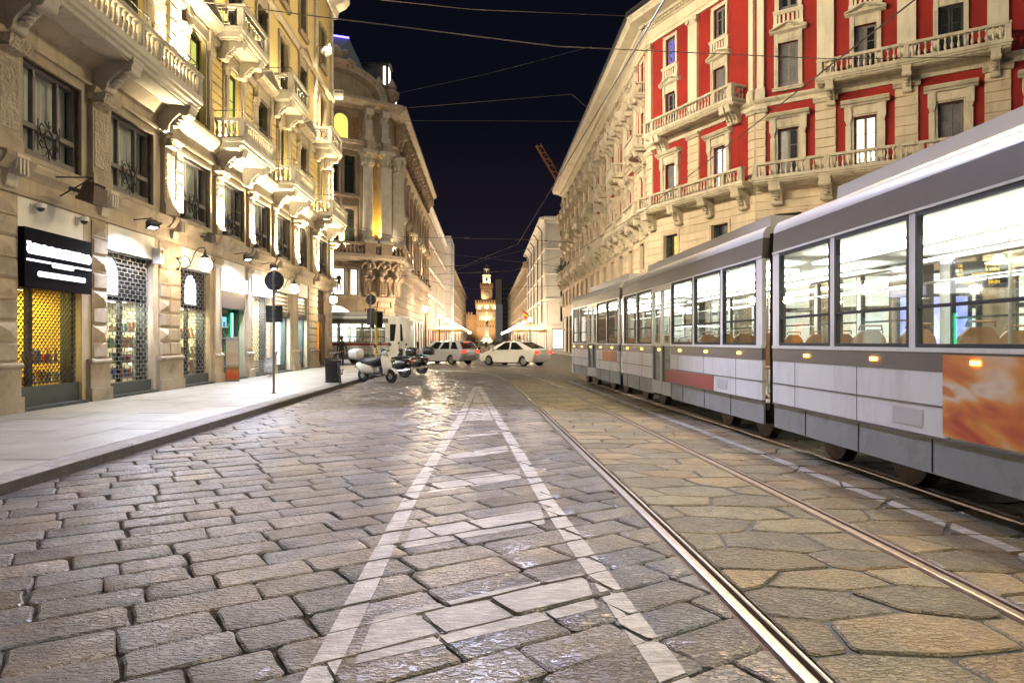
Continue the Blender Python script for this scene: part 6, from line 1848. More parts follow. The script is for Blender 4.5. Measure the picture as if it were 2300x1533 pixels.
        if seats:
            k = 0; xx = .9
            while xx < L-.8:
                if not (s == 1 and any(.15+d*m-.2 < xx < .15+(d+1)*m+.2 for d in dset)):
                    def seat():
                        mb = MB(); mb.prism([(-.21, 0), (-.21, .30), (-.17, .42), (-.09, .50), (.09, .50), (.17, .42), (.21, .30), (.21, 0)], lambda p, q: (-.20-.16*p[1]+q, p[0], .50+p[1]), -.018, .018); mb.prism([(-.22, -.20), (.14, -.21), (.21, -.15), (.21, .15), (.14, .21), (-.22, .20)], lambda p, q: (p[0], p[1], q), .45, .49); mb.box(-.03, .03, -.03, .03, 0, .45); mb.tube([(-.29, -.13, 1.0), (-.30, -.12, 1.05), (-.30, .12, 1.05), (-.29, .13, 1.0)], .012, 6); return mesh_of(mb, SEATM)
                    obj('seat', cached('tramseat', seat), None, t, M @ TR(xx, s*.82, .60))
                    if k % 3 == 0:
                        mb = MB(); mb.tube([(xx+.3, s*.55, .6), (xx+.3, s*.55, 2.6)], .018, 6); obj('pole', mb, STEEL, t, M)
                xx += .85; k += 1
        # side markers
        xx = .8
        me = cached('marker', lambda: mesh_of(MB().box(-.05, .05, -.012, .012, -.018, .018), AMBER))
        while xx < L and s == 1:
            obj('side_marker', me, None, t, M @ TR(xx, y+s*.012, 1.30)); xx += 1.45
    mb = MB(); mb.box(0, L, -hw+.07, hw-.07, .50, .60); obj('floor', mb, TRAMDK, t, M)
    mb = MB(); mb.box(0, L, -hw+.10, hw-.10, 2.64, 2.70); obj('ceiling', mb, INTW, t, M)
    mb = MB(); mb.box(.8, L-.8, -.7, .7, 3.17, 3.42); mb.box(1.0, L-1.0, -.74, .74, 3.22, 3.24); obj('roof_equipment', mb, TRAMSIL, t, M)
    for x in (1.6, L-1.6):
        b = obj('bogie', MB().box(x-1.1, x+1.1, -.95, .95, .25, .5), RUBBER, t, M)
        for dx in (-.75, .75):
            for s in (-1, 1):
                mb = MB(); mb.M = TR(x+dx, s*.72, .33) @ RX(R(90)); mb.lathe([(.10, -.06), (.28, -.06), (.33, -.05), (.33, .04), (.36, .06), (.36, .08), (.1, .08)], 20); mb.M = None; obj('wheel', mb, RUST, b, M, True)
def bellows(t, p, q, hw=1.08):
    F = Matrix.Translation((p[0], p[1], 0)) @ RZ(math.atan2(q[1]-p[1], q[0]-p[0])); L = math.hypot(q[0]-p[0], q[1]-p[1])
    mb = MB(); n = 7
    for k in range(n):
        x0 = L*k/n; x1 = L*(k+1)/n; e = .05
        for s in (-1, 1):
            mb.quad((x0, s*hw, .4), ((x0+x1)/2, s*(hw-e), .4), ((x0+x1)/2, s*(hw-e), 3.0), (x0, s*hw, 3.0)); mb.quad(((x0+x1)/2, s*(hw-e), .4), (x1, s*hw, .4), (x1, s*hw, 3.0), ((x0+x1)/2, s*(hw-e), 3.0))
        mb.quad((x0, -hw, 3.0), (x1, -hw, 3.0), (x1, hw, 3.0), (x0, hw, 3.0))
    obj('bellows', mb, RUBBER, t, F)
def tram(label, pts, band, doors, orange=None, nose=True, group='trams'):
    p, q = pts[0]
    t = thing('tram', label, 'tram', TR(p[0], p[1], 0), group)
    for i, (p, q) in enumerate(pts):
        F = TR(p[0], p[1], 0) @ RZ(math.atan2(q[1]-p[1], q[0]-p[0])); L = math.hypot(q[0]-p[0], q[1]-p[1])
        tram_section(t, F, L, doors[i], band, True, orange[i] if orange else None)
        if i+1 < len(pts): bellows(t, q, pts[i+1][0])
    # tapered cab nose at the leading end
    p, q = pts[-1]
    F = TR(q[0], q[1], 0) @ RZ(math.atan2(q[1]-p[1], q[0]-p[0]))
    mb = MB(); sec = [(0, 1.18, .30, 3.15), (.7, 1.05, .32, 3.12), (1.15, .80, .36, 2.9), (1.35, .55, .42, 2.5)]
    vs = []
    for x, w, z0, z1 in sec: vs += [(x, -w, z0), (x, w, z0), (x, w, 1.4), (x, w*.95, z1), (x, -w*.95, z1), (x, -w, 1.4)]
    fs = []
    for i in range(3):
        for k in range(6): fs.append((i*6+k, i*6+(k+1) % 6, (i+1)*6+(k+1) % 6, (i+1)*6+k))
    fs.append(tuple(range(18, 24)))
    mb.add(vs, fs); n = obj('cab', mb, TRAMW, t, F)
    mb = MB()
    for s in (-1, 1): mb.quad((.12, s*1.172, 1.5), (.95, s*.965, 1.5), (.85, s*.96, 2.6), (.12, s*1.145, 2.6))
    mb.quad((1.20, -.76, 1.5), (1.20, .76, 1.5), (1.17, .74, 2.7), (1.17, -.74, 2.7))
    obj('windscreen', mb, PANE_DK, n, F)
    for s in (-1, 1):
        mb = MB(); mb.M = TR(1.22, s*.55, .85) @ RY(R(90)); mb.lathe([(.10, 0), (.10, .06), (.07, .09), (.001, .10)], 14); mb.M = None
        obj('headlamp', mb, COOL_LED, n, F, True)
    return t
tram('long white tram with lit windows passing close on the right', [((5.16, -4.0), (5.12, 9.4)), ((5.10, 9.75), (4.83, 18.4)), ((4.81, 18.75), (4.40, 25.8))], TRAMDK, [[1, 5], [3], [2]], [[(7.2, 9.9, .66, 1.36, TRAMADV)], [(1.9, 4.6, .645, .89, TRAMRED)], [(.3, 2.0, .92, 1.2, TRAMORG)]])
tram('white and dark red tram crossing the square behind the parked scooters', [((-28.0, 47.3), (-16.3, 46.55)), ((-16.0, 46.53), (-6.3, 45.6))], TRAMRED, [[2], [3]])

# ------------------------------------------------------------------ cars
CHROME = surf('chrome', (.7, .7, .7), .12, .05, 6, 0, 60, 0, metal=1.0)
def paint(name, col, rough=.22):
    m, nt, b = new_mat(name)
    b.inputs['Base Color'].default_value = (*col, 1); b.inputs['Roughness'].default_value = rough
    b.inputs['Coat Weight'].default_value = .6; b.inputs['Coat Roughness'].default_value = .05
    return m
CARWHITE, CARSILV, CARDARK = paint('white_car_paint', (.84, .82, .78)), paint('silver_car_paint', (.42, .43, .46)), paint('dark_blue_car_paint', (.012, .015, .03))
CARGLASS = pane_mat('car_glass', (.012, .014, .016), .04)
HEADON = emis('headlamp_on', (.80, .84, 1.0), 60.0)
HEADWARM = emis('headlamp_warm', (1.0, .9, .75), 40.0)
HEADOFF = pane_mat('headlamp_off', (.5, .52, .55), .1)
PLATE = surf('number_plate_white', (.7, .7, .7), .5, .02, 5, 0, 40, 0)
ALLOY = surf('alloy_wheel', (.45, .45, .46), .35, .05, 8, 0, 60, 0, metal=.8)
def wheel(parent, M, r=.32, w=.20):
    mb = MB(); mb.M = RX(R(90))
    mb.lathe([(r*.66, -w/2), (r*.94, -w/2), (r, -w*.35), (r, w*.35), (r*.94, w/2), (r*.66, w/2), (r*.64, 0)], 28)
    o = obj('wheel', mb, RUBBER, parent, M, True)
    mb = MB(); mb.M = RX(R(90)); mb.lathe([(r*.66, w*.42), (r*.62, w*.45), (r*.60, w*.30)], 24)
    for k in range(7):
        mb.M = RY(2*math.pi*k/7); mb.box(-.022, .022, -w*.44, -w*.34, .03, r*.62)
    mb.M = RX(R(90)); mb.lathe([(.001, w*.46), (.05, w*.46), (.06, w*.36)], 12); mb.M = None
    obj('rim', mb, ALLOY, o, M)
    return o
def car(label, M, kind, paintm, head, tail, group='cars', lamps=False):
    t = thing('car', label, 'car', M, group)
    if kind == 'wagon': L, W, H, wb = 4.55, .90, 1.48, 2.70
    elif kind == 'hatch': L, W, H, wb = 4.05, .87, 1.46, 2.50
    else: L, W, H, wb = 4.50, .88, 1.47, 2.70
    hl = L/2; fx, rx = wb/2+.03, -wb/2+.03; ra = .37
    def arc(c): return [(c+ra*math.cos(a), .30+ra*math.sin(a)) for a in [math.pi*k/10 for k in range(10, -1, -1)]]
    bottom = [(-hl+.10, .34), (-hl+.22, .24)] + [(p[0], max(.22, p[1])) for p in arc(rx)] + [(rx+ra+.05, .20), (fx-ra-.05, .20)] + [(p[0], max(.22, p[1])) for p in arc(fx)] + [(hl-.22, .22), (hl-.06, .30)]
    if kind == 'sedan': topl = [(hl, .46), (hl-.03, .60), (hl-.16, .70), (hl-.55, .85), (hl-.95, .95), (-.2, .97), (-hl+1.0, 1.01), (-hl+.16, 1.06), (-hl+.03, .97), (-hl, .66)]
    else: topl = [(hl, .48), (hl-.02, .66), (hl-.18, .78), (hl-.70, .92), (hl-1.0, .98), (-.2, .99), (-hl+.6, 1.0), (-hl+.10, 1.0), (-hl+.02, .9), (-hl, .60)]
    ring = bottom + topl
    cx, cz = 0, .62
    def sl(y, ins, k): return [(((p[0])*(1-ins/hl))*(1-.055*k) if abs(p[0]) > hl-.9 else p[0], y, cz+(p[1]-cz)*(1-ins*.55)) for p in ring]
    sl_ = [(-W, .10, 1.0), (-W+.035, .03, .95), (-W+.16, 0, .6), (-W*.4, 0, .12), (W*.4, 0, .12), (W-.16, 0, .6), (W-.035, .03, .95), (W, .10, 1.0)]
    vs = []
    for y, ins, k in sl_: vs += sl(y, ins, k)
    n = len(ring); fs = [tuple(range(n))[::-1], tuple(range((len(sl_)-1)*n, len(sl_)*n))]
    for j in range(len(sl_)-1):
        for i in range(n): fs.append((j*n+i, j*n+(i+1) % n, (j+1)*n+(i+1) % n, (j+1)*n+i))
    mb = MB(); mb.add(vs, fs); bo = obj('body', mb, paintm, t, M, True)
    # greenhouse
    if kind == 'sedan': gb = (hl-.92, -hl+.22); gt = (.30, -.80)
    elif kind == 'wagon': gb = (hl-1.05, -hl+.10); gt = (.45, -hl+.55)
    else: gb = (hl-.95, -hl+.12); gt = (.45, -hl+.62)
    zb, zt = .97, H; wb_, wt = W-.09, W-.26
    def gp(fx_, f, s):  # point on greenhouse: fx_ 0 front..1 rear, f 0 base..1 top
        xb = gb[0]+(gb[1]-gb[0])*fx_; xt = gt[0]+(gt[1]-gt[0])*fx_
        bul = math.sin(math.pi*f)*.03
        return Vector((xb+(xt-xb)*f, s*(wb_+(wt-wb_)*f+bul*.6), zb+(zt-zb)*f))
    mb = MB(); nx, nf = 8, 5; 
    rows = []
    for i in range(nx+1):
        r = [gp(i/nx, f/nf, 1) for f in range(nf+1)] + [Vector((gt[0]+(gt[1]-gt[0])*i/nx, 0, zt+.035*math.sin(math.pi*min(1, max(0, i/nx)))+.01))] + [gp(i/nx, f/nf, -1) for f in range(nf, -1, -1)]
        rows.append(r)
    k = len(rows[0]); vs = [p for r in rows for p in r]
    fs = [(i*k+j, i*k+j+1, (i+1)*k+j+1, (i+1)*k+j) for i in range(nx) for j in range(k-1)] + [tuple(range(k)), tuple(range(nx*k, nx*k+k))[::-1]]
    mb.add(vs, fs); gh = obj('cabin', mb, paintm, t, M, True)
    off = .008
    for s in (-1, 1):
        for a, b in ((.13, .46), (.485, .80)) if kind == 'sedan' else ((.12, .40), (.43, .68), (.71, .90)):
            pts = [gp(a+.01, .05, s), gp(b, .05, s), gp(b-.02, .90, s), gp(a+.05, .90, s)]
            mb = MB(); mb.add([p+Vector((0, s*(off+.022*q), 0)) for p, q in zip(pts, (1, 1, .6, .6))], [(0, 1, 2, 3)]); obj('side_window', mb, CARGLASS, gh, M)
    for f0, sgn in ((0.0, 1), (1.0, -1)):
        pts = [gp(f0, .06, -.90), gp(f0, .06, .90), gp(f0, .90, .90), gp(f0, .90, -.90)]
        mb = MB(); mb.add([p+Vector((sgn*.012, 0, .006)) for p in pts], [(0, 1, 2, 3)]); obj('windscreen', mb, CARGLASS, gh, M)
    for s in (-1, 1):
        for x in (fx, rx): wheel(t, M @ TR(x, s*(W-.11), .31) @ RZ(0 if s < 0 else math.pi), .31, .20)
        # lamps
        mb = MB(); mb.sphere((0, 0, 0), .1, 12, 8); o = obj('headlight', mb, head, t, M @ TR(hl-.14, s*(W-.22), .68) @ SCL(1.1, 1.7, .75), True)
        if lamps: light('headlight_beam', 'SPOT', M @ aim((hl+.06, s*(W-.24), .68), (hl+14, s*(W-.24)*1.2, .15)), lamps, (.58, .58, 1.0), t, spot_size=R(75), spot_blend=.7, shadow_soft_size=.05)
        mb = MB(); mb.box(-.05, .05, -.15, .15, -.08, .08); obj('taillight', mb, tail, t, M @ TR(-hl+.075, s*(W-.20), .84))
        mb = MB(); mb.box(-.08, .06, -.08, .08, -.05, .06); obj('mirror', mb, paintm, t, M @ TR(hl-1.28, s*(W+.08), 1.02))
        for x in (.15, -.75): obj('door_handle', MB().box(x-.09, x+.09, *sorted((s*(W-.03), s*(W+.012))), .83, .86), paintm, t, M)
    obj('grille', MB().box(hl-.06, hl-.002, -.46, .46, .42, .60), RUBBER, t, M)
    obj('air_intake', MB().box(hl-.12, hl-.015, -.60, .60, .26, .36), RUBBER, t, M)
    obj('grille_bar', MB().box(hl-.02, hl+.004, -.46, .46, .575, .60), CHROME, t, M)
    mb = MB()
    for s in (-1, 1): mb.tube([(hl-.95+.10, s*.1, .985), (hl-1.05, s*.45, 1.06)], .008, 4)
    obj('wipers', mb, RUBBER, t, M)
    obj('dashboard', MB().box(hl-1.25, hl-1.05, -.6, .6, .95, .99), RUBBER, t, M)
    obj('number_plate', MB().box(hl-.02, hl+.012, -.26, .26, .40, .51), PLATE, t, M)
    obj('number_plate', MB().box(-hl-.012, -hl+.03, -.26, .26, .62, .73), PLATE, t, M)
    obj('sill', MB().box(rx+.42, fx-.42, -W+.02, W-.02, .17, .24), RUBBER, t, M)
    if kind == 'wagon': obj('brake_light', MB().box(-hl+.42, -hl+.47, -.18, .18, H-.07, H-.03), TAILRED, t, M)
    return t
car('white sedan crossing the square in front of the far street', TR(1.70, 41.8, 0) @ RZ(R(180-40)), 'sedan', CARWHITE, HEADOFF, TAILRED)
car('silver estate car with red brake light, seen from behind left of the white sedan', TR(-2.75, 45.0, 0) @ RZ(R(180-38)), 'wagon', CARSILV, HEADOFF, TAILRED)

# ------------------------------------------------------------------ scooters and bicycle
BLKPLAST = surf('black_plastic', (.02, .02, .022), .4, .1, 6, 0, 60, 0)
SEATBLK = surf('black_seat', (.02, .02, .025), .55, .1, 6, .05, 60, 0)
CLRPLAST = clear_glass('clear_windscreen', (.85, .88, .92), .35)
def loft(mb, secs):
    """secs: list of rings of equal length"""
    k = len(secs[0]); vs = [p for s in secs for p in s]
    fs = [(i*k+j, i*k+(j+1) % k, (i+1)*k+(j+1) % k, (i+1)*k+j) for i in range(len(secs)-1) for j in range(k)]
    fs += [tuple(range(k))[::-1], tuple(range((len(secs)-1)*k, len(secs)*k))]
    mb.add(vs, fs)
def oval(x, z, w, h, n=12, pw=.8):
    return [(x, w*math.copysign(abs(math.cos(a))**pw, math.cos(a)), z+h*math.copysign(abs(math.sin(a))**pw, math.sin(a))) for a in [2*math.pi*k/n for k in range(n)]]
def scooter(label, M, col, box=None, screen=True, cover=False, big=False, sc=1.0):
    M = M @ RX(R(5)) @ SCL(sc, sc, sc)
    t = thing('scooter', label, 'scooter', M, 'scooters parked at the kerb')
    mb = MB(); loft(mb, [oval(x, z, w, h) for x, z, w, h in ((-.88, .62, .05, .05), (-.80, .58, .15, .12), (-.60, .52, .21, .20), (-.30, .50, .20, .22), (-.10, .48, .15, .18), (-.02, .42, .10, .08))]); obj('rear_body', mb, col, t, M, True)
    mb = MB(); loft(mb, [oval(x, z, w, h) for x, z, w, h in ((-.06, .32, .16, .05), (.10, .28, .18, .04), (.40, .28, .18, .04), (.50, .34, .16, .06))]); obj('floorboard', mb, BLKPLAST, t, M, True)
    mb = MB()
    sec = []
    for z, x, w in ((.28, .46, .16), (.45, .54, .24), (.65, .52, .26), (.85, .44, .20), (.96, .38, .10)):
        sec.append([(x-.03, -w, z), (x+.03, -w*.7, z), (x+.06, 0, z), (x+.03, w*.7, z), (x-.03, w, z), (x-.04, w*.6, z), (x, 0, z), (x-.04, -w*.6, z)])
    loft(mb, sec); obj('leg_shield', mb, col, t, M, True)
    mb = MB(); loft(mb, [oval(x, z, w, h) for x, z, w, h in ((-.78, .76, .09, .03), (-.60, .79, .15, .05), (-.25, .78, .15, .05), (-.02, .74, .09, .04))]); obj('seat', mb, SEATBLK, t, M, True)
    if cover:
        mb = MB(); loft(mb, [oval(x, z, w, h, 12, .9) for x, z, w, h in ((-.55, .74, .18, .10), (-.25, .72, .23, .14), (.05, .72, .24, .18), (.28, .78, .22, .16), (.40, .86, .12, .08))]); obj('apron_cover', mb, SEATBLK, t, M, True)
    mb = MB(); mb.tube([(.38, 0, .94), (.36, 0, 1.04)], .03, 8); mb.tube([(.34, -.34, 1.08), (.36, -.12, 1.04), (.36, .12, 1.04), (.34, .34, 1.08)], .016, 8); obj('handlebar', mb, BLKPLAST, t, M, True)
    mb = MB(); mb.sphere((.42, 0, 1.02), .10, 12, 8, .9); obj('headlight_shell', mb, col, t, M, True)
    mb = MB(); mb.sphere((.47, 0, 1.02), .065, 12, 8); obj('headlight', mb, HEADOFF, t, M, True)
    for s in (-1, 1):
        mb = MB(); mb.tube([(.35, s*.24, 1.06), (.34, s*.34, 1.28)], .008, 6); mb.M = TR(.34, s*.36, 1.30) @ RY(R(80)); mb.lathe([(.001, -.015), (.065, -.012), (.065, .01), (.001, .012)], 12); mb.M = None; obj('mirror', mb, BLKPLAST, t, M, True)
        mb = MB(); mb.box(-.86, -.80, s*.12-.03, s*.12+.03, .52, .57); obj('indicator', mb, GOODS[5], t, M)
    if screen:
        mb = MB(); rows = []
        for z, x, w in ((1.05, .47, .20), (1.20, .43, .26), (1.40, .34, .25), (1.55, .26, .16)):
            rows.append([(x-.06, -w, z), (x, -w*.5, z), (x+.015, 0, z), (x, w*.5, z), (x-.06, w, z)])
        mb.add([p for r in rows for p in r], [(i*5+j, i*5+j+1, (i+1)*5+j+1, (i+1)*5+j) for i in range(3) for j in range(4)]); obj('windscreen', mb, CLRPLAST, t, M, True)
    if box:
        mb = MB(); loft(mb, [oval(x, z, w, h, 14, .6) for x, z, w, h in ((-1.14, .98, .12, .10), (-1.08, .99, .20, .16), (-.88, 1.0, .22, .18), (-.72, .99, .20, .16), (-.68, .98, .13, .10))]); obj('top_box', mb, box, t, M, True)
        mb = MB(); mb.box(-1.0, -.72, -.08, .08, .78, .84); obj('carrier', mb, CHROME, t, M)
    obj('taillight', MB().box(-.91, -.87, -.07, .07, .62, .68), surf('red_lens', (.5, .02, .02), .2, 0, 5, 0, 40, 0), t, M)
    r = .235 if not big else .27
    for x in (-.62, .66):
        mb = MB(); mb.M = TR(x, 0, r) @ RX(R(90)); mb.lathe([(r*.55, -.05), (r*.9, -.055), (r, -.03), (r, .03), (r*.9, .055), (r*.55, .05)], 24); w = obj('wheel', mb, RUBBER, t, M, True)
        mb = MB(); mb.M = TR(x, 0, r) @ RX(R(90)); mb.lathe([(.03, -.06), (r*.56, -.045), (r*.56, .045), (.03, .06)], 16); obj('rim', mb, ALLOY, w, M, True)
    mb = MB(); loft(mb, [[(.66+rr*math.cos(a), y, r+rr*math.sin(a)) for rr in (r+.03, r+.05) for y in ((-.07, .07) if rr < r+.04 else (.07, -.07))] for a in [R(20+k*16) for k in range(9)]]); obj('front_fender', mb, col, t, M, True)
    mb = MB()
    for s in (-1, 1): mb.tube([(.42, s*.03, .80), (.62, s*.06, r)], .022, 6)
    obj('fork', mb, CHROME, t, M)
    mb = MB(); mb.tube([(-.30, .14, .26), (-.70, .18, .26), (-.92, .18, .32)], [.03, .05, .045], 8); obj('exhaust', mb, CHROME, t, M, True)
    mb = MB(); mb.tube([(-.2, 0, .25), (-.25, .16, .01)], .012, 6); obj('stand', mb, BLKPLAST, t, M)
    return t
SCOOTW = paint('white_scooter_paint', (.72, .70, .66)); SCOOTB = paint('black_scooter_paint', (.01, .01, .012))
scooter('white scooter with windscreen and rounded white top box, parked nose to the road', TR(-3.95, 24.6, 0) @ RZ(R(-50+17)), SCOOTW, SCOOTW, True, True, sc=1.04)
scooter('black scooter with tall windscreen and black top box, just behind the white scooter', TR(-3.95, 28.2, 0) @ RZ(R(155)), SCOOTB, SCOOTB, True, False, True, sc=1.06)
scooter('black scooter with top box parked farthest along the kerb', TR(-3.55, 31.0, 0) @ RZ(R(160)), SCOOTB, BLKPLAST, True, False, True, sc=1.06)

def bicycle(label, M):
    M = M @ RX(R(-7))
    t = thing('bicycle', label, 'bicycle', M)
    r = .33
    for x in (-.52, .52):
        mb = MB(); mb.tube([(x+r*math.cos(a), 0, r+r*math.sin(a)) for a in [2*math.pi*k/28 for k in range(29)]], .018, 6, False); w = obj('wheel', mb, RUBBER, t, M, True)
        mb = MB(); 
        for k in range(16): a = 2*math.pi*k/16; mb.tube([(x, .02*(-1)**k, r), (x+.96*r*math.cos(a), 0, r+.96*r*math.sin(a))], .002, 3, False)
        mb.tube([(x+.95*r*math.cos(a), 0, r+.95*r*math.sin(a)) for a in [2*math.pi*k/28 for k in range(29)]], .010, 5, False); mb.tube([(x, -.05, r), (x, .05, r)], .02, 8)
        obj('spokes', mb, CHROME, w, M)
    P = dict(bb=(-.06, 0, .29), st=(-.20, 0, .80), hd=(.36, 0, .82), hl=(.40, 0, .66), ra=(-.52, 0, r), fa=(.52, 0, r))
    mb = MB()
    for a, b in (('bb', 'st'), ('bb', 'hl'), ('st', 'hd'), ('hd', 'hl')): mb.tube([P[a], P[b]], .018, 8)
    for s in (-.05, .05):
        mb.tube([(P['bb'][0], s*.6, P['bb'][2]), (P['ra'][0], s, r)], .011, 6); mb.tube([P['st'], (P['ra'][0], s, r)], .010, 6); mb.tube([P['hl'], (P['fa'][0], s, r)], .012, 6)
    obj('frame', mb, surf('dark_blue_frame', (.03, .04, .12), .35, .1, 6, 0, 60, 0), t, M, True)
    mb = MB(); mb.tube([(-.20, 0, .80), (-.22, 0, .92)], .013, 6); obj('seat_post', mb, CHROME, t, M)
    mb = MB(); loft(mb, [oval(x, z, w, h, 10) for x, z, w, h in ((-.36, .95, .09, .03), (-.28, .95, .10, .035), (-.15, .95, .05, .025), (-.05, .94, .025, .02))]); obj('saddle', mb, SEATBLK, t, M, True)
    mb = MB(); mb.tube([(.36, 0, .82), (.34, 0, .98)], .014, 6); mb.tube([(.28, -.28, 1.0), (.36, -.15, 1.0), (.38, 0, .98), (.36, .15, 1.0), (.28, .28, 1.0)], .012, 6); obj('handlebar', mb, CHROME, t, M, True)
    mb = MB(); mb.tube([(-.06, -.09, .29), (-.06, .09, .29)], .02, 8); mb.tube([(-.06, .09, .29), (.04, .09, .16)], .010, 5); mb.box(-.0, .08, .07, .15, .14, .17); mb.tube([(-.06, -.09, .29), (-.16, -.09, .42)], .010, 5); mb.box(-.20, -.12, -.15, -.07, .41, .44); obj('crank', mb, DARKMET, t, M)
    mb = MB(); mb.box(-.62, -.28, -.07, .07, .74, .755); mb.tube([(-.60, 0, .74), (-.52, .05, r)], .006, 5); obj('carrier', mb, DARKMET, t, M)
    return t
bicycle('city bicycle standing end on between the litter bin and the white scooter', TR(-4.72, 22.1, .13) @ RZ(R(103)))
# ------------------------------------------------------------------ street furniture on the left pavement
def sign_post(label, M, discs=(), rects=(), h=3.4, r=.03, mat=GREYMET):
    t = thing('sign_post', label, 'sign', M, 'traffic signs seen from behind')
    mb = MB(); mb.tube([(0, 0, 0), (0, 0, h)], r, 12); mb.lathe([(r*1.02, h), (r, h+.01), (.001, h+.02)], 12); mb.lathe([(r+.03, 0), (r+.03, .02), (r, .04)], 12); obj('pole', mb, mat, t, M, True)
    for z, rad in discs:
        mb = MB(); mb.M = TR(0, .05, z) @ RX(R(90)); mb.lathe([(.001, -.006), (rad-.01, -.006), (rad, 0), (rad, .012), (rad-.015, .014), (rad-.02, .004), (.001, .004)], 40); mb.M = None; o = obj('round_sign', mb, SIGNBACK, t, M, True)
        mb = MB()
        for dz in (-.12, .12): mb.box(-.05, .05, -.045, .04, z+dz-.015, z+dz+.015)
        obj('clamp', mb, mat, o, M)
    for z, w, hh in rects:
        mb = MB(); mb.box(-w/2, w/2, .045, .055, z-hh/2, z+hh/2); bar_frame(mb, -w/2, w/2, z-hh/2, z+hh/2, .012, .035, .046); o = obj('square_sign', mb, SIGNBACK, t, M)
        mb = MB()
        for dz in (-.13, .13): mb.box(-.05, .05, -.045, .04, z+dz-.015, z+dz+.015)
        obj('clamp', mb, mat, o, M)
    return t
sign_post('dark pole with backs of a round and a square sign on the near pavement', TR(-5.52, 17.7, PZ), [(2.92, .255)], [(2.06, .43, .44)], 3.16, .032)
sign_post('thin pole with back of a round sign and tall plate by the traffic light', TR(-5.36, 31.6, PZ), [(3.28, .24)], [(2.50, .36, .75)], 3.5, .03)
# traffic light on a yellow pole
M = TR(-5.18, 32.0, PZ); t = thing('traffic_light', 'traffic light on a yellow pole beside the parked scooters', 'traffic light', M)
YEL = surf('yellow_pole_paint', (.70, .46, .02), .5, .1, 4, .02, 60, 0)
mb = MB(); mb.tube([(0, 0, 0), (0, 0, 2.75)], .055, 12); mb.lathe([(.09, 0), (.09, .25), (.056, .3)], 12); mb.lathe([(.055, 2.75), (.07, 2.76), (.001, 2.82)], 12); obj('pole', mb, YEL, t, M, True)
for dx, a in ((.17, 20), (-.20, 185)):
    Mh = M @ TR(dx, .02, 1.98) @ RZ(R(a)); mb = MB(); mb.box(-.12, .12, -.09, .09, 0, .78); h = obj('signal_head', mb, RUBBER, t, Mh)
    for k in range(3):
        mb = MB(); mb.lathe([(.095, 0), (.095, .16), (.09, .16), (.09, .02), (.001, .02)], 16, (0, 0, 0), ); mb2 = mb; o = obj('visor', mb, RUBBER, h, Mh @ TR(0, -.09, .14+k*.25) @ RX(R(90)), True)
obj('push_button', MB().box(-.07, .07, -.10, -.05, 1.0, 1.22), YEL, t, M)
# litter bin with vertical slats
M = TR(-5.08, 22.5, PZ); t = thing('litter_bin', 'dark slatted litter bin on the pavement beside the bicycle', 'litter bin', M)
mb = MB(); mb.lathe([(.18, .06), (.20, .06), (.225, .70), (.205, .70)], 20); obj('liner', mb, RUBBER, t, M, True)
me = mesh_of(MB().prism([(.205, .04), (.222, .04), (.255, .74), (.275, .80), (.262, .80), (.238, .74)], lambda p, q: (p[0], q, p[1]), -.016, .016), DARKMET)
for k in range(28): obj('slat', me, None, t, M @ RZ(2*math.pi*k/28))
for z, r in ((.10, .226), (.62, .254)):
    mb = MB(); mb.lathe([(r, z), (r+.01, z), (r+.01, z+.035), (r, z+.035)], 28); obj('hoop', mb, DARKMET, t, M, True)
mb = MB(); mb.lathe([(.25, 0), (.25, .03), (.20, .05)], 20); obj('base', mb, DARKMET, t, M, True)
# leaning advertising banner
M = TR(-8.62, 23.15, PZ) @ RZ(R(12)); t = thing('banner_stand', 'narrow upright advertising banner with food picture beside the green lit shop', 'banner', M)
def banner_mat():
    m, nt, b = new_mat('banner_print')
    tc = node(nt, 'ShaderNodeTexCoord'); sp = node(nt, 'ShaderNodeSeparateXYZ'); nt.links.new(tc.outputs['Object'], sp.inputs[0])
    dv = node(nt, 'ShaderNodeMath', operation='DIVIDE'); nt.links.new(sp.outputs[2], dv.inputs[0]); dv.inputs[1].default_value = 1.5
    c = ramp(nt, dv.outputs[0], [(0.0, (.55, .35, .05)), (.08, (.6, .08, .03)), (.22, (.62, .20, .05)), (.30, (.25, .20, .05)), (.40, (.62, .58, .5)), (.62, (.62, .5, .42)), (.66, (.66, .64, .6)), (.90, (.62, .62, .62)), (.94, (.3, .42, .6)), (1.0, (.6, .62, .65))])
    wv = node(nt, 'ShaderNodeTexWave', bands_direction='Z'); wv.inputs['Scale'].default_value = 9; nt.links.new(tc.outputs['Object'], wv.inputs['Vector']); wv.inputs['Distortion'].default_value = 1.5
    c = mix_rgb(nt, 'MULTIPLY', .35, c, ramp(nt, wv.outputs[0], [(.35, (.45, .3, .25)), (.55, (1, 1, 1))]))
    nt.links.new(c, b.inputs['Base Color']); b.inputs['Roughness'].default_value = .5
    return m
obj('banner', MB().box(-.21, .21, -.006, .006, .05, 1.50), banner_mat(), t, M)
mb = MB(); bar_frame(mb, -.22, .22, .03, 1.52, .015, -.012, .012); mb.box(-.22, .22, -.18, .18, 0, .03); mb.tube([(0, .01, 1.45), (0, .17, .02)], .01, 6); obj('frame', mb, GREYMET, t, M)
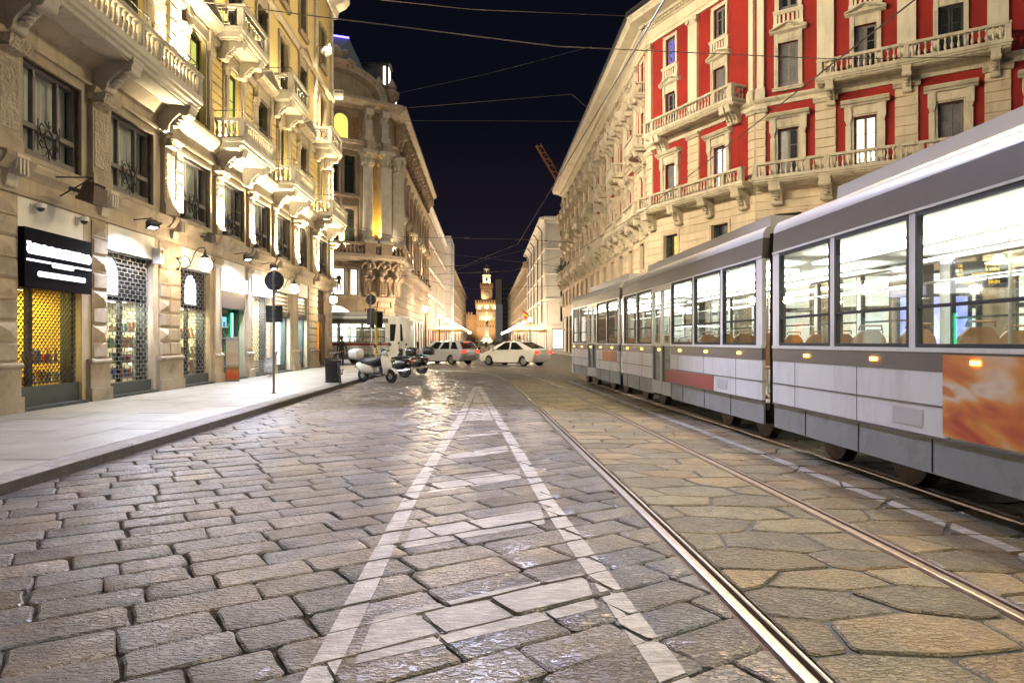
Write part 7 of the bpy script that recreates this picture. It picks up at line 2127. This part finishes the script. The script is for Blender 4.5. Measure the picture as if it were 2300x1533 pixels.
# clear bag litter holder
M = TR(-8.35, 26.2, PZ); t = thing('bag_bin', 'clear plastic litter bag hanging in a thin ring stand', 'litter bin', M)
mb = MB(); mb.tube([(.2*math.cos(a), .2*math.sin(a), .72) for a in [2*math.pi*k/20 for k in range(21)]], .012, 6); mb.tube([(0, .2, 0), (0, .2, .72)], .015, 6); mb.lathe([(.12, 0), (.12, .02)], 12, (0, .2, 0)); obj('ring_stand', mb, GREYMET, t, M, True)
mb = MB(); rg = random.Random(2); n = 18; rows = []
for j, (r, z) in enumerate(((.19, .70), (.18, .55), (.20, .35), (.19, .18), (.12, .07))): rows.append([((r+rg.uniform(-.02, .02))*math.cos(2*math.pi*k/n), (r+rg.uniform(-.02, .02))*math.sin(2*math.pi*k/n), z) for k in range(n)])
loft(mb, rows[::-1]); obj('bag', mb, surf('grey_plastic_bag', (.45, .46, .48), .25, .35, 9, .8, 12, 0), t, M)

# ------------------------------------------------------------------ people
def person_mesh(seed, pose, mats):
    """one continuous skinned body: pelvis root, tapered limbs, head"""
    V = []; E = []; Rr = []
    def v(x, y, z, r, p=None):
        V.append((x, y, z)); Rr.append(r)
        if p is not None: E.append((p, len(V)-1))
        return len(V)-1
    lean = pose.get('lean', 0); st = pose.get('stride', .12); arm = pose.get('arm', 'down')
    pel = v(0, 0, .95, .135); wa = v(0, lean*.3, 1.12, .125, pel); chs = v(0, lean*.6, 1.32, .150, wa); nk0 = v(0, lean*.8, 1.46, .085, chs); nk = v(0, lean, 1.52, .055, nk0)
    h1 = v(0, lean-.01, 1.60, .085, nk); h2 = v(0, lean-.005, 1.70, .088, h1); h3 = v(0, lean, 1.76, .05, h2)
    for s in (-1, 1):
        hp = v(s*.09, 0, .88, .105, pel); kn = v(s*.10, -s*st*.5, .50, .070, hp); an = v(s*.10, -s*st, .09, .048, kn); v(s*.11, -s*st-.13, .035, .038, an)
        sh = v(s*.17, lean*.7, 1.42, .070, chs); 
        if arm == 'phone' : el = v(s*.24, lean-.05, 1.17, .048, sh); wr = v(s*.10, lean-.26, 1.34, .036, el); v(s*.06, lean-.28, 1.41, .034, wr)
        else: el = v(s*.26, lean*.5+s*st*.4, 1.14, .048, sh); wr = v(s*.27, lean*.4-.05+s*st*.7, .90, .036, el); v(s*.26, lean*.4-.07+s*st*.7, .80, .036, wr)
    me = bpy.data.meshes.new('body'); me.from_pydata(V, E, [])
    o = bpy.data.objects.new('tmp', me); COL.objects.link(o)
    md = o.modifiers.new('s', 'SKIN'); md.use_smooth_shade = True
    for i, sv in enumerate(me.skin_vertices[0].data): sv.radius = (Rr[i], Rr[i]*.85); sv.use_root = (i == 0)
    o.modifiers.new('d', 'SUBSURF').levels = 1
    dg = bpy.context.evaluated_depsgraph_get()
    out = bpy.data.meshes.new_from_object(o.evaluated_get(dg)); bpy.data.objects.remove(o)
    out.materials.clear()
    for m in mats: out.materials.append(m)
    for p in out.polygons:
        z = p.center.z; x = abs(p.center.x); y = p.center.y
        if z > 1.52: k = 2
        elif z < .12: k = 3
        elif z < .88 and x < .22: k = 1
        elif z < .86 and x >= .22 and arm != 'phone': k = 2
        elif arm == 'phone' and z > 1.37 and y < lean-.2: k = 2
        else: k = 0
        p.material_index = k; p.use_smooth = True
    return out
SKIN = surf('skin', (.45, .27, .19), .6, .05, 6, 0, 40, 0); SHOE = surf('dark_shoe', (.02, .018, .016), .5, .1, 6, 0, 40, 0)
HAIR = surf('dark_hair', (.025, .018, .012), .6, .2, 20, .2, 60, 0)
def cloth(n, c): return surf(n, c, .85, .15, 6, .1, 50, 0)
CL = {'black': cloth('black_coat', (.02, .02, .022)), 'red': cloth('red_jacket', (.35, .02, .025)), 'green': cloth('olive_coat', (.16, .17, .06)), 'navy': cloth('navy_trousers', (.02, .025, .05)), 'beige': cloth('beige_coat', (.35, .28, .2)), 'grey': cloth('grey_coat', (.14, .14, .15))}
def hair_mb(lean):
    mb = MB(); mb.sphere((0, lean+.015, 1.705), .098, 12, 8, .95); mb.sphere((0, lean+.05, 1.64), .07, 10, 6); return mb
def face(t, M, lean):
    mb = MB(); mb.sphere((0, lean-.088, 1.645), .016, 6, 5, 1.4); obj('nose', mb, SKIN, t, M, True)
    mb = MB()
    for s in (-1, 1): mb.sphere((s*.03, lean-.082, 1.672), .011, 6, 5)
    obj('eyes', mb, HAIR, t, M); mb = MB(); mb.box(-.022, .022, lean-.088, lean-.078, 1.608, 1.616); obj('mouth', mb, CL['red'], t, M)
def person(label, x, y, z, rz, top, pose, sc=1.0, hat=None, detail=True):
    M = TR(x, y, z) @ RZ(rz) @ SCL(sc, sc, sc)
    key = ('per', top, tuple(sorted(pose.items())))
    me = cached(key, lambda: person_mesh(1, pose, [CL[top], CL['navy'] if top != 'navy' else CL['black'], SKIN, SHOE]))
    t = tag(link(bpy.data.objects.new('person', me), None, M), label, 'person', 'people in the square')
    if detail:
        obj('hair', hair_mb(pose.get('lean', 0)), HAIR, t, M, True); face(t, M, pose.get('lean', 0))
    return t
xa, ya = (770-CX)/FPX*38.6, 38.6
person('person in a dark coat standing on the pavement corner in front of the crossing tram', -8.15, 38.4, 0.0, R(160), 'black', {'stride': .05}, 1.0)
person('person in a red jacket with raised hands behind the white sedan', 2.32, 48.5, 0, R(10), 'red', {'arm': 'phone', 'stride': .05}, 1.02)
person('person in an olive coat left of the red jacket', 1.85, 56.0, 0, R(-20), 'green', {'stride': .15}, 1.0)
rg = random.Random(12)
spots = [(-9.0+rg.uniform(0, 16), 74+rg.uniform(0, 36)) for _ in range(16)]
spots.sort()
tops = ['black', 'grey', 'beige', 'navy']
for i, (x, y) in enumerate(spots):
    person('far pedestrian in %s clothes, %s from the left in the small crowd' % (tops[i % 4].replace('navy', 'dark blue'), ORD[i]), x, y, 0, rg.uniform(0, 6.28), tops[i % 4], {'stride': .15}, rg.uniform(.92, 1.04), detail=False)
# mannequins in the bright shop window of the domed palace
for k, u in enumerate((5.2, 6.2)):
    M = FC @ TR(u, .05, 6.3) @ SCL(1.2, 1.2, 1.2)
    tag(obj('mannequin', cached('mann', lambda: person_mesh(1, {'stride': .12}, [CL['black'], CL['grey'], CL['grey'], SHOE])), None, None, M), ('left' if k == 0 else 'right') + ' mannequin standing in the bright upper shop window of the domed palace', 'mannequin', 'mannequins')

# ------------------------------------------------------------------ far street: lamps, awnings, hedge, monument
def street_lamp(label, x, y, glob=GLOBE_FAR, h=4.8):
    M = TR(x, y, 0); t = thing('street_lamp', label, 'street lamp', M, 'globe street lamps along the far street')
    mb = MB(); mb.lathe([(.16, 0), (.16, .3), (.09, .5), (.07, 1.2), (.05, h-.35), (.09, h-.3), (.05, h-.22)], 10); obj('post', mb, DARKMET, t, M, True)
    mb = MB(); mb.sphere((0, 0, h), .26, 14, 10); obj('globe', mb, glob, t, M, True)
ls = [(-6.3, 70)] + [(-6.3, 91+15.5*k) for k in range(12)]
for i, (x, y) in enumerate(ls):
    street_lamp('brightest globe street lamp at the near end of the left row' if i == 0 else 'second globe street lamp of the left row, on a tall post' if i == 1 else ORD[i]+' globe street lamp of the left row, counted towards the castle', x, y, h=4.8)
for i in range(12):
    street_lamp('nearest globe street lamp of the right row, beside the awning' if i == 0 else ORD[i]+' globe street lamp of the right row, counted towards the castle', 6.6, 104+17*i)
AWN = surf('cream_awning', (.62, .48, .26), .8, .1, 2, 0, 40, 0)
def awning(label, x0, x1, y0, y1, z, lit=True):
    t = thing('cafe_awning', label, 'awning', TR((x0+x1)/2, (y0+y1)/2, 0), 'cafe awnings')
    xm, ym = (x0+x1)/2, (y0+y1)/2
    mb = MB(); mb.add([(x0, y0, z), (x1, y0, z), (x1, y1, z), (x0, y1, z), (xm, ym, z+1.2)], [(0,1,4), (1,2,4), (2,3,4), (3,0,4)]); c = obj('canopy', mb, AWN, t)
    mb = MB(); mb.quad((x0, y0, z-.4), (x1, y0, z-.4), (x1, y0, z), (x0, y0, z)); mb.quad((x1, y0, z-.4), (x1, y1, z-.4), (x1, y1, z), (x1, y0, z)); mb.quad((x0, y0, z-.4), (x0, y1, z-.4), (x0, y1, z), (x0, y0, z)); obj('valance', mb, AWN, c)
    for x in (x0+.1, xm, x1-.1):
        for y in (y0+.1, y1-.1):
            mb = MB(); mb.tube([(x, y, 0), (x, y, z)], .05, 6); obj('post', mb, DARKMET, t)
    if lit:
        mb = MB(); mb.box(x0+.4, x1-.4, ym-.1, ym+.1, z-.2, z-.12); o = obj('lamp_strip', mb, emis('awning_lamp', (1, .72, .35), 22), t)
awning('large cream cafe awning lit from below in the left half of the far street', -8.3, -3.2, 104, 120, 3.3)
awning('smaller cream cafe awning on the right behind the white sedan', 4.6, 9.2, 104, 116, 3.3)
HEDGE = surf('hedge_leaves', (.05, .075, .03), .7, .4, 9, .8, 30, .1)
rg = random.Random(6)
for i, (x, y, w) in enumerate(((-.6, 97, 2.2), (1.9, 98, 2.2), (4.2, 97, 2.0))):
    t = thing('planter_hedge', ('left', 'middle', 'right')[i] + ' clipped hedge box among the far pedestrians', 'planter', TR(x, y, 0), 'hedges in boxes')
    obj('box', MB().box(x-w/2, x+w/2, y-.35, y+.35, 0, .5).box(x-w/2-.03, x+w/2+.03, y-.38, y+.38, .45, .52), STONE_DK, t)
    mb = MB()
    for k in range(900):
        px_, py_, pz_ = x+rg.uniform(-w/2, w/2), y+rg.uniform(-.35, .35), .5+rg.random()**.7*1.0
        a = rg.uniform(0, 6.28); s = rg.uniform(.05, .10); d = Vector((math.cos(a), math.sin(a), rg.uniform(-.6, .9)))*s; e = Vector((-math.sin(a), math.cos(a), rg.uniform(-.4, .4)))*s*.6
        p = Vector((px_, py_, pz_)); mb.add([p-d, p+e, p+d, p-e], [(0,1,2,3)])
    obj('foliage', mb, HEDGE, t)
# bollards in front of the crowd
for i, x in enumerate((-3.4, -2.2, -1.0, .2, 1.4, 2.6, 3.8)):
    mb = MB(); mb.lathe([(.12, 0), (.12, .06), (.07, .12), (.06, .75), (.09, .80), (.09, .86), (.02, .95)], 10); tag(obj('bollard', mb, DARKMET, None, TR(x, 66, 0), True), 'short dark bollard, %s from the left in the row across the far street' % ORD[i], 'bollard', 'bollards across the street')
# equestrian monument
M = TR(0.2, 450, 0); t = thing('horse_monument', 'equestrian monument on a pale stepped pedestal before the clock tower', 'monument', M)
mb = MB()
for k, (w, z0, z1) in enumerate(((9, 0, 2.2), (7, 2.2, 3.0), (5, 3.0, 4.2))): mb.box(-w/2, w/2, -w/2, w/2, z0, z1)
mb.lathe([(2.4, 4.2), (1.9, 6), (1.7, 10), (2.1, 11), (1.6, 11.6)], 4, (0, 0, 0), R(45), R(45)+2*math.pi); obj('pedestal', mb, STONE_LT, t, M)
BRONZE = surf('green_bronze', (.14, .22, .16), .5, .2, 1, 0, 40, 0)
mb = MB(); loft(mb, [[(0+w*math.cos(a), y, z+h*math.sin(a)) for a in [2*math.pi*k/10 for k in range(10)]] for y, z, w, h in ((1.9, 14.4, .3, .3), (1.5, 14.5, .6, .65), (.4, 14.4, .62, .70), (-.8, 14.6, .6, .7), (-1.3, 15.2, .4, .6), (-1.7, 16.0, .28, .4), (-2.1, 16.3, .26, .3), (-2.8, 15.9, .15, .18))])
for x, y, b in ((.35, 1.5, .0), (-.35, 1.3, .1), (.35, -.9, 0), (-.35, -1.0, -.5)): mb.tube([(x, y, 14.1), (x, y+.15, 12.9), (x, y+b, 11.6)], [.30, .17, .12], 7)
mb.tube([(0, 1.9, 14.6), (0, 2.4, 14.2), (0, 2.5, 13.2)], [.12, .2, .08], 6); obj('horse', mb, BRONZE, t, M, True)
mb = MB(); mb.tube([(0, .1, 14.9), (0, 0, 15.8), (0, 0, 16.6), (0, 0, 17.0)], [.42, .40, .45, .16], 9); mb.sphere((0, -.05, 17.35), .28, 10, 8, 1.2)
for s in (-1, 1): mb.tube([(s*.3, .1, 15.0), (s*.72, -.4, 14.3), (s*.7, -.3, 13.4)], [.24, .18, .12], 7); mb.tube([(s*.45, 0, 16.5), (s*.6, -.2, 15.8), (s*.3, -.7, 15.5)], [.16, .13, .1], 7)
obj('rider', mb, BRONZE, t, M, True)
mb = MB(); mb.box(-.3, .3, -.2, .2, 0, .3); ML = TR(0, 441, 0); tl = thing('monument_floodlight', 'floodlight at the foot of the equestrian monument', 'floodlight', ML); obj('housing', mb, DARKMET, tl, ML)
light('monument_lamp', 'SPOT', aim((0, 441, .4), (0, 450, 9)), 9000, (1, .92, .62), tl, spot_size=R(110), spot_blend=.8)
# flag by the right hand house
M = TR(10.5, 165, 7.4); t = thing('flag', 'red and yellow flag hanging on the white house on the right', 'flag', M)
mb = MB(); mb.tube([(0, 0, 0), (-1.8, 0, 1.6)], .05, 6); obj('staff', mb, DARKMET, t, M)
for k, (m_, z0) in enumerate(((GOODS[0], 0), (surf('flag_yellow', (.7, .5, .03), .8, .05, 5, 0, 40, 0), .6), (GOODS[0], 1.2))):
    mb = MB(); mb.add([(-1.8+.25*z0, .03, 1.6-z0-.25*0), (-.6+.1*z0, .03, .9-z0*.9), (-.6+.1*z0, .05, .9-(z0+.6)*.9), (-1.8+.25*z0, .05, 1.6-z0-.6)], [(0,1,2,3)]); obj('stripe', mb, m_, t, M)
# potted plants on two balconies of the red palace
rg = random.Random(15)
for (u, d, z, lab) in ((3.6, .6, 9.98, 'leafy potted plant on the farthest first floor balcony of the red palace'), (8.9, .6, 9.98, 'potted plant on a first floor balcony midway along the red palace')):
    M = FR @ TR(u, -d, z-.6); t = thing('potted_plant', lab, 'plant', M)
    mb = MB(); mb.lathe([(.18, 0), (.26, .45), (.28, .5), (.24, .5)], 12); obj('pot', mb, surf('terracotta', (.32, .14, .07), .8, .1, 5, 0, 40, 0), t, M, True)
    mb = MB()
    for k in range(160):
        a = rg.uniform(0, 6.28); el = rg.uniform(.3, 1.3); L_ = rg.uniform(.5, 1.5); b = Vector((math.cos(a)*math.cos(el), math.sin(a)*math.cos(el), math.sin(el)))
        p = Vector((0, 0, .5))+b*L_*rg.uniform(.4, 1); w = Vector((-math.sin(a), math.cos(a), 0))*.06
        mb.add([p, p+b*.18+w, p+b*.4-Vector((0, 0, .06)), p+b*.18-w], [(0,1,2,3)])
    obj('leaves', mb, HEDGE, t, M)

# ------------------------------------------------------------------ crane jib behind the red palace
M = TR(24, 150, 0); t = thing('tower_crane', 'tower crane with orange lattice jib rising behind the red palace', 'crane', M)
CR = surf('orange_crane_paint', (.45, .18, .04), .5, .2, 2, 0, 40, 0)
tip = Vector(((1204-CX)/FPX*150, 150, CAMH+(CY-328)*150/FPX)); root = Vector((24, 150, 22.0))
d = (root-tip); L_ = d.length; d.normalize(); up = d.cross(Vector((0, 1, 0))).normalized()
if up.z < 0: up = -up
mb = MB(); ch = [Vector((0, -.55, 0)), Vector((0, .55, 0)), up*1.1]
for c in ch: mb.tube([tip+c, root+c], .10, 5)
n = 16
for k in range(n):
    a = tip+d*(L_*k/n); b = tip+d*(L_*(k+.5)/n); e = tip+d*(L_*(k+1)/n)
    for c in ch[:2]: mb.tube([a+c, b+ch[2]], .05, 4); mb.tube([b+ch[2], e+c], .05, 4)
    mb.tube([a+ch[0], a+ch[1]], .05, 4)
obj('jib', mb, CR, t, Matrix.Identity(4))
mb = MB(); mb.tube([tip+up*1.1+d*3, root+up*4.5], .05, 4); obj('tie_rope', mb, DARKMET, t, Matrix.Identity(4))
mb = MB(); bx_ = [(-1, -1), (1, -1), (1, 1), (-1, 1)]
for x, y in bx_: mb.tube([(24+x, 150+y, 0), (24+x, 150+y, 27)], .12, 5)
for k in range(13):
    for (x, y), (x2, y2) in zip(bx_, bx_[1:]+bx_[:1]): mb.tube([(24+x, 150+y, k*2), (24+x2, 150+y2, k*2+2)], .06, 4)
obj('mast', mb, CR, t, Matrix.Identity(4))

# ------------------------------------------------------------------ overhead wires
def wire(label, pts, r=.014, sag=0.0, clamps=(), mat=BROWNMET):
    mb = MB(); P = []
    for a, b in zip(pts, pts[1:]):
        n = 10
        for k in range(n):
            f = k/n; P.append(Vector(a).lerp(Vector(b), f)-Vector((0, 0, sag*4*f*(1-f))))
    P.append(Vector(pts[-1])); mb.tube(P, r, 5)
    t = tag(obj('overhead_wire', mb, mat), label, 'wire', 'overhead wires')
    for f in clamps:
        p = P[int(f*(len(P)-1))]; q = P[min(len(P)-1, int(f*(len(P)-1))+1)]
        M = TR(*p) @ (q-p).to_track_quat('X', 'Z').to_matrix().to_4x4(); mb = MB(); mb.tube([(-.25, 0, 0), (.25, 0, 0)], .03, 6); mb.tube([(-.12, 0, 0), (.12, 0, 0)], .05, 8); obj('insulator', mb, BROWNMET, t, M, True)
    return t
def at(px, py, Y): x, z = px2(px, py, Y); return (x, Y, z)
cw1 = [(2.18, -4, 5.7), (2.2, 8.45, 5.7), (1.9, 16.5, 5.7), (1.35, 29.6, 5.7), (-1.2, 38, 5.7), (-9, 41, 5.7)]
cw2 = [(5.3, -4, 5.7), (5.3, 8.45, 5.7), (5.1, 21.8, 5.7), (4.2, 32, 5.7), (1.5, 41, 5.7), (-9, 45.5, 5.7)]
wire('contact wire running over the near tram track and bending left', cw1, .011)
wire('contact wire running over the tram on the right', cw2, .011)
wire('thick span wire from the yellow building across to the red palace', [(LX, 19.8, 11.4), at(1250, 105, 24.5), at(1870, 133, 27.0), (22.0, 28.6, 13.4)], .018, 0, (.62, .97))
wire('thin high span wire crossing the sky near the top edge', [(LX, 31.0, 17.4), at(1060, 22, 34), at(1440, 38, 42), at(2000, 32, 33)], .012)
wire('span wire from the domed palace rising to the red palace', [at(876, 246, 72), at(1284, 212, 66), (10.0, 60, 21.0)], .025, 0, (.55,))
wire('level span wire from the domed palace to the red palace', [at(890, 271, 74), at(1330, 273, 68)], .02)
wire('faint span wire above the level one, left half of the sky', [at(872, 215, 72), at(1100, 165, 70), at(1330, 105, 55)], .015)
wire('low span wire over the square, left of the clock tower', [(LX, 37.5, 7.9), at(900, 532, 50), at(1180, 538, 56), at(1290, 545, 60)], .018, 0, (.5, .8))
wire('low span wire crossing in front of the clock tower', [at(780, 500, 60), at(1000, 570, 64), at(1270, 600, 66)], .018, 0, (.4,))
wire('lower span wire at the height of the tower clock', [at(760, 590, 62), at(1060, 650, 70), at(1280, 640, 72)], .018, 0, (.6,))
wire('slack wire from the lamp row up to the white house', [at(985, 617, 80), at(1100, 580, 84), at(1250, 540, 92)], .02, .1, (.5,))
wire('thin wire in front of the yellow upper windows', [(LX+.1, 20.5, 8.9), at(640, 290, 30), at(760, 330, 36)], .008)
wire('thin wire in front of the first floor windows of the yellow building', [(LX+.1, 23.0, 5.9), at(700, 505, 38), at(960, 540, 60)], .008)
# ------------------------------------------------------------------ tram stop display seen through the tram
M = TR(8.38, 11.6, .13) @ RZ(R(-25)); t = thing('stop_display', 'tram stop pole with amber waiting time display seen through the tram windows', 'display', M)
mb = MB(); mb.tube([(0, .06, 0), (0, .06, 2.8)], .05, 8); obj('pole', mb, GREYMET, t, M, True)
mb = MB(); mb.box(-.38, .38, -.06, .06, 2.26, 2.70); bar_frame(mb, -.38, .38, 2.26, 2.70, .02, -.08, -.06); obj('housing', mb, BLACKPANEL, t, M)
LEDM = emis('amber_led_text', (1.0, .50, .04), 6.0)
for txt, x, z in (('16', -.33, 2.61), ('3 MIN', .06, 2.61), ('19', -.33, 2.53), ('3 MIN', .06, 2.53), ('N1', -.33, 2.45), ('NOTTURNA', -.13, 2.45), ('NOV.', -.26, 2.32), ('20:01', .10, 2.32)):
    me = text_mesh(txt, .078, .002); me.materials.append(LEDM)
    obj('led_lettering', me, None, t, M @ TR(x, -.066, z) @ RX(R(90)))
M = TR(8.9, 13.6, .13) @ RZ(R(-18)); t = thing('lit_poster_box', 'bluish white lit poster box on the stop platform behind the tram', 'poster box', M)
mb = MB(); mb.box(-.65, .65, .0, .14, .4, 2.3); bar_frame(mb, -.65, .65, .4, 2.3, .06, -.03, 0); mb.box(-.5, -.4, .03, .1, 0, .4); mb.box(.4, .5, .03, .1, 0, .4); obj('housing', mb, GREYMET, t, M)
obj('lit_poster', MB().box(-.58, .58, -.012, -.004, .47, 2.23), emis_var('lit_poster_glow', (.75, .8, 1), (.35, .35, 1), 2.5, 1.3), t, M)

# ------------------------------------------------------------------ floodlights on the left facade aimed across the street (eaves ones assumed), added fill lights, added hanging lamps
WARM = (1.0, .84, .58)
tgt = [((LX+.7, 33.2, 18.7), (0.5, 43, 0), 15000, 'added fill light under the yellow building eaves, aimed down at the square'),  # added out of view to brighten the cars in the square
       ((LX+.5, 39.0, 15.5), (-14.5, 69, 17), 6000, 'added fill light at the yellow building corner, aimed at the domed palace'),  # hidden lamp added only to brighten the domed palace
       ((LX+.6, 35.6, 16.6), (10.5, 52, 12), 14000, 'white floodlight high on the corner of the yellow building'),
       ((LX+.7, 30.0, 19.4), (11.5, 40, 13), 11000, 'assumed floodlight under the eaves of the yellow building, nearest the corner'),  # assumed lamp out of view, added to light the red palace corner
       ((LX+.7, 22.0, 19.4), (15.5, 33, 12.5), 10500, 'assumed floodlight under the eaves of the yellow building, middle one'),  # unseen, assumed and added to light the curved palace front
       ((LX+.7, 14.0, 19.4), (19.5, 30, 12.5), 8000, 'assumed floodlight under the eaves of the yellow building, nearest the camera')]  # another assumed lamp above the view, added to light the palace at right
for p, q, e, lab in tgt:
    t = flood_at(p, q, lab, e, WARM, R(75), 1.7, mat=WHITE_PANEL, blend=.8, lens=emis('warm_flood_lens', (1, .85, .6), 20)); arm(t, (p[0], p[1], p[2]+.1), (LX, p[1], p[2]+.3))
for p, q, e, lab in (((15.2, 31.6, 19.3), (LX, 34, 12), 9000, 'added fill light under the red palace eaves, aimed at the yellow corner'), ((18.2, 29.6, 19.3), (LX, 25, 12), 9000, 'added fill light under the red palace eaves, aimed at the yellow balconies'), ((21.0, 27.8, 19.3), (LX, 16, 9.5), 8000, 'added fill light under the red palace eaves, aimed at the big balcony')):  # unseen lamps added to lift the yellow facade opposite
    t = flood_at(p, q, lab, e, (1.0, .83, .50), R(58), 1.7, mat=WHITE_PANEL, blend=.8); arm(t, (p[0], p[1], p[2]+.1), (p[0]+.5, p[1]+.8, p[2]+.3))
def added_hanging_lamp(label, x, y, z, e, col=(1.0, .86, .66), beam=165, to=None):  # unseen lamp with its wire, added to light the road
    M = TR(x, y, z); t = thing('added_lamp', label, 'street lamp', M, 'added lamps hung over the road')
    mb = MB(); mb.lathe([(.05, .45), (.08, .30), (.22, .20), (.34, .05), (.36, 0), (.33, .0), (.20, .15), (.05, .2)], 18); obj('shade', mb, GREYMET, t, M, True)
    mb = MB(); mb.sphere((0, 0, .06), .12, 12, 8); obj('bulb', mb, emis('added_bulb', col, 30), t, M, True)
    mb = MB(); mb.tube([(-8.9-x, 0, .9), (0, 0, .45), (17-x, 3, 1.0)], .012, 5); obj('added_span_wire', mb, BROWNMET, t, M)
    light('added_lamp_light', 'SPOT', aim((x, y, z-.10), to or (x, y, 0)), e, col, t, spot_size=R(beam), spot_blend=.5, shadow_soft_size=.12)
added_hanging_lamp('added cool lamp over the left carriageway, standing in for passing headlights', -.6, 14.8, 9.3, 6200, (.68, .70, 1.0), 84, (-1.2, 8.5, 0))  # unseen lamp added for the cool sheen of headlights on the stones
added_hanging_lamp('added warm lamp hung over the tram tracks ahead of the camera', 5.2, 13.0, 9.6, 3000, (1.0, .74, .42))  # unseen lamp added to warm the tram and the right hand stones
added_hanging_lamp('added warm lamp hung over the road above the camera', 3.4, 1.5, 9.6, 1700, (1.0, .76, .46))  # added out of view to light the foreground road warmly
added_hanging_lamp('added lamp hung over the road behind the camera', 1.6, -9.0, 9.6, 800)  # lamp behind the view, added as light for the near road
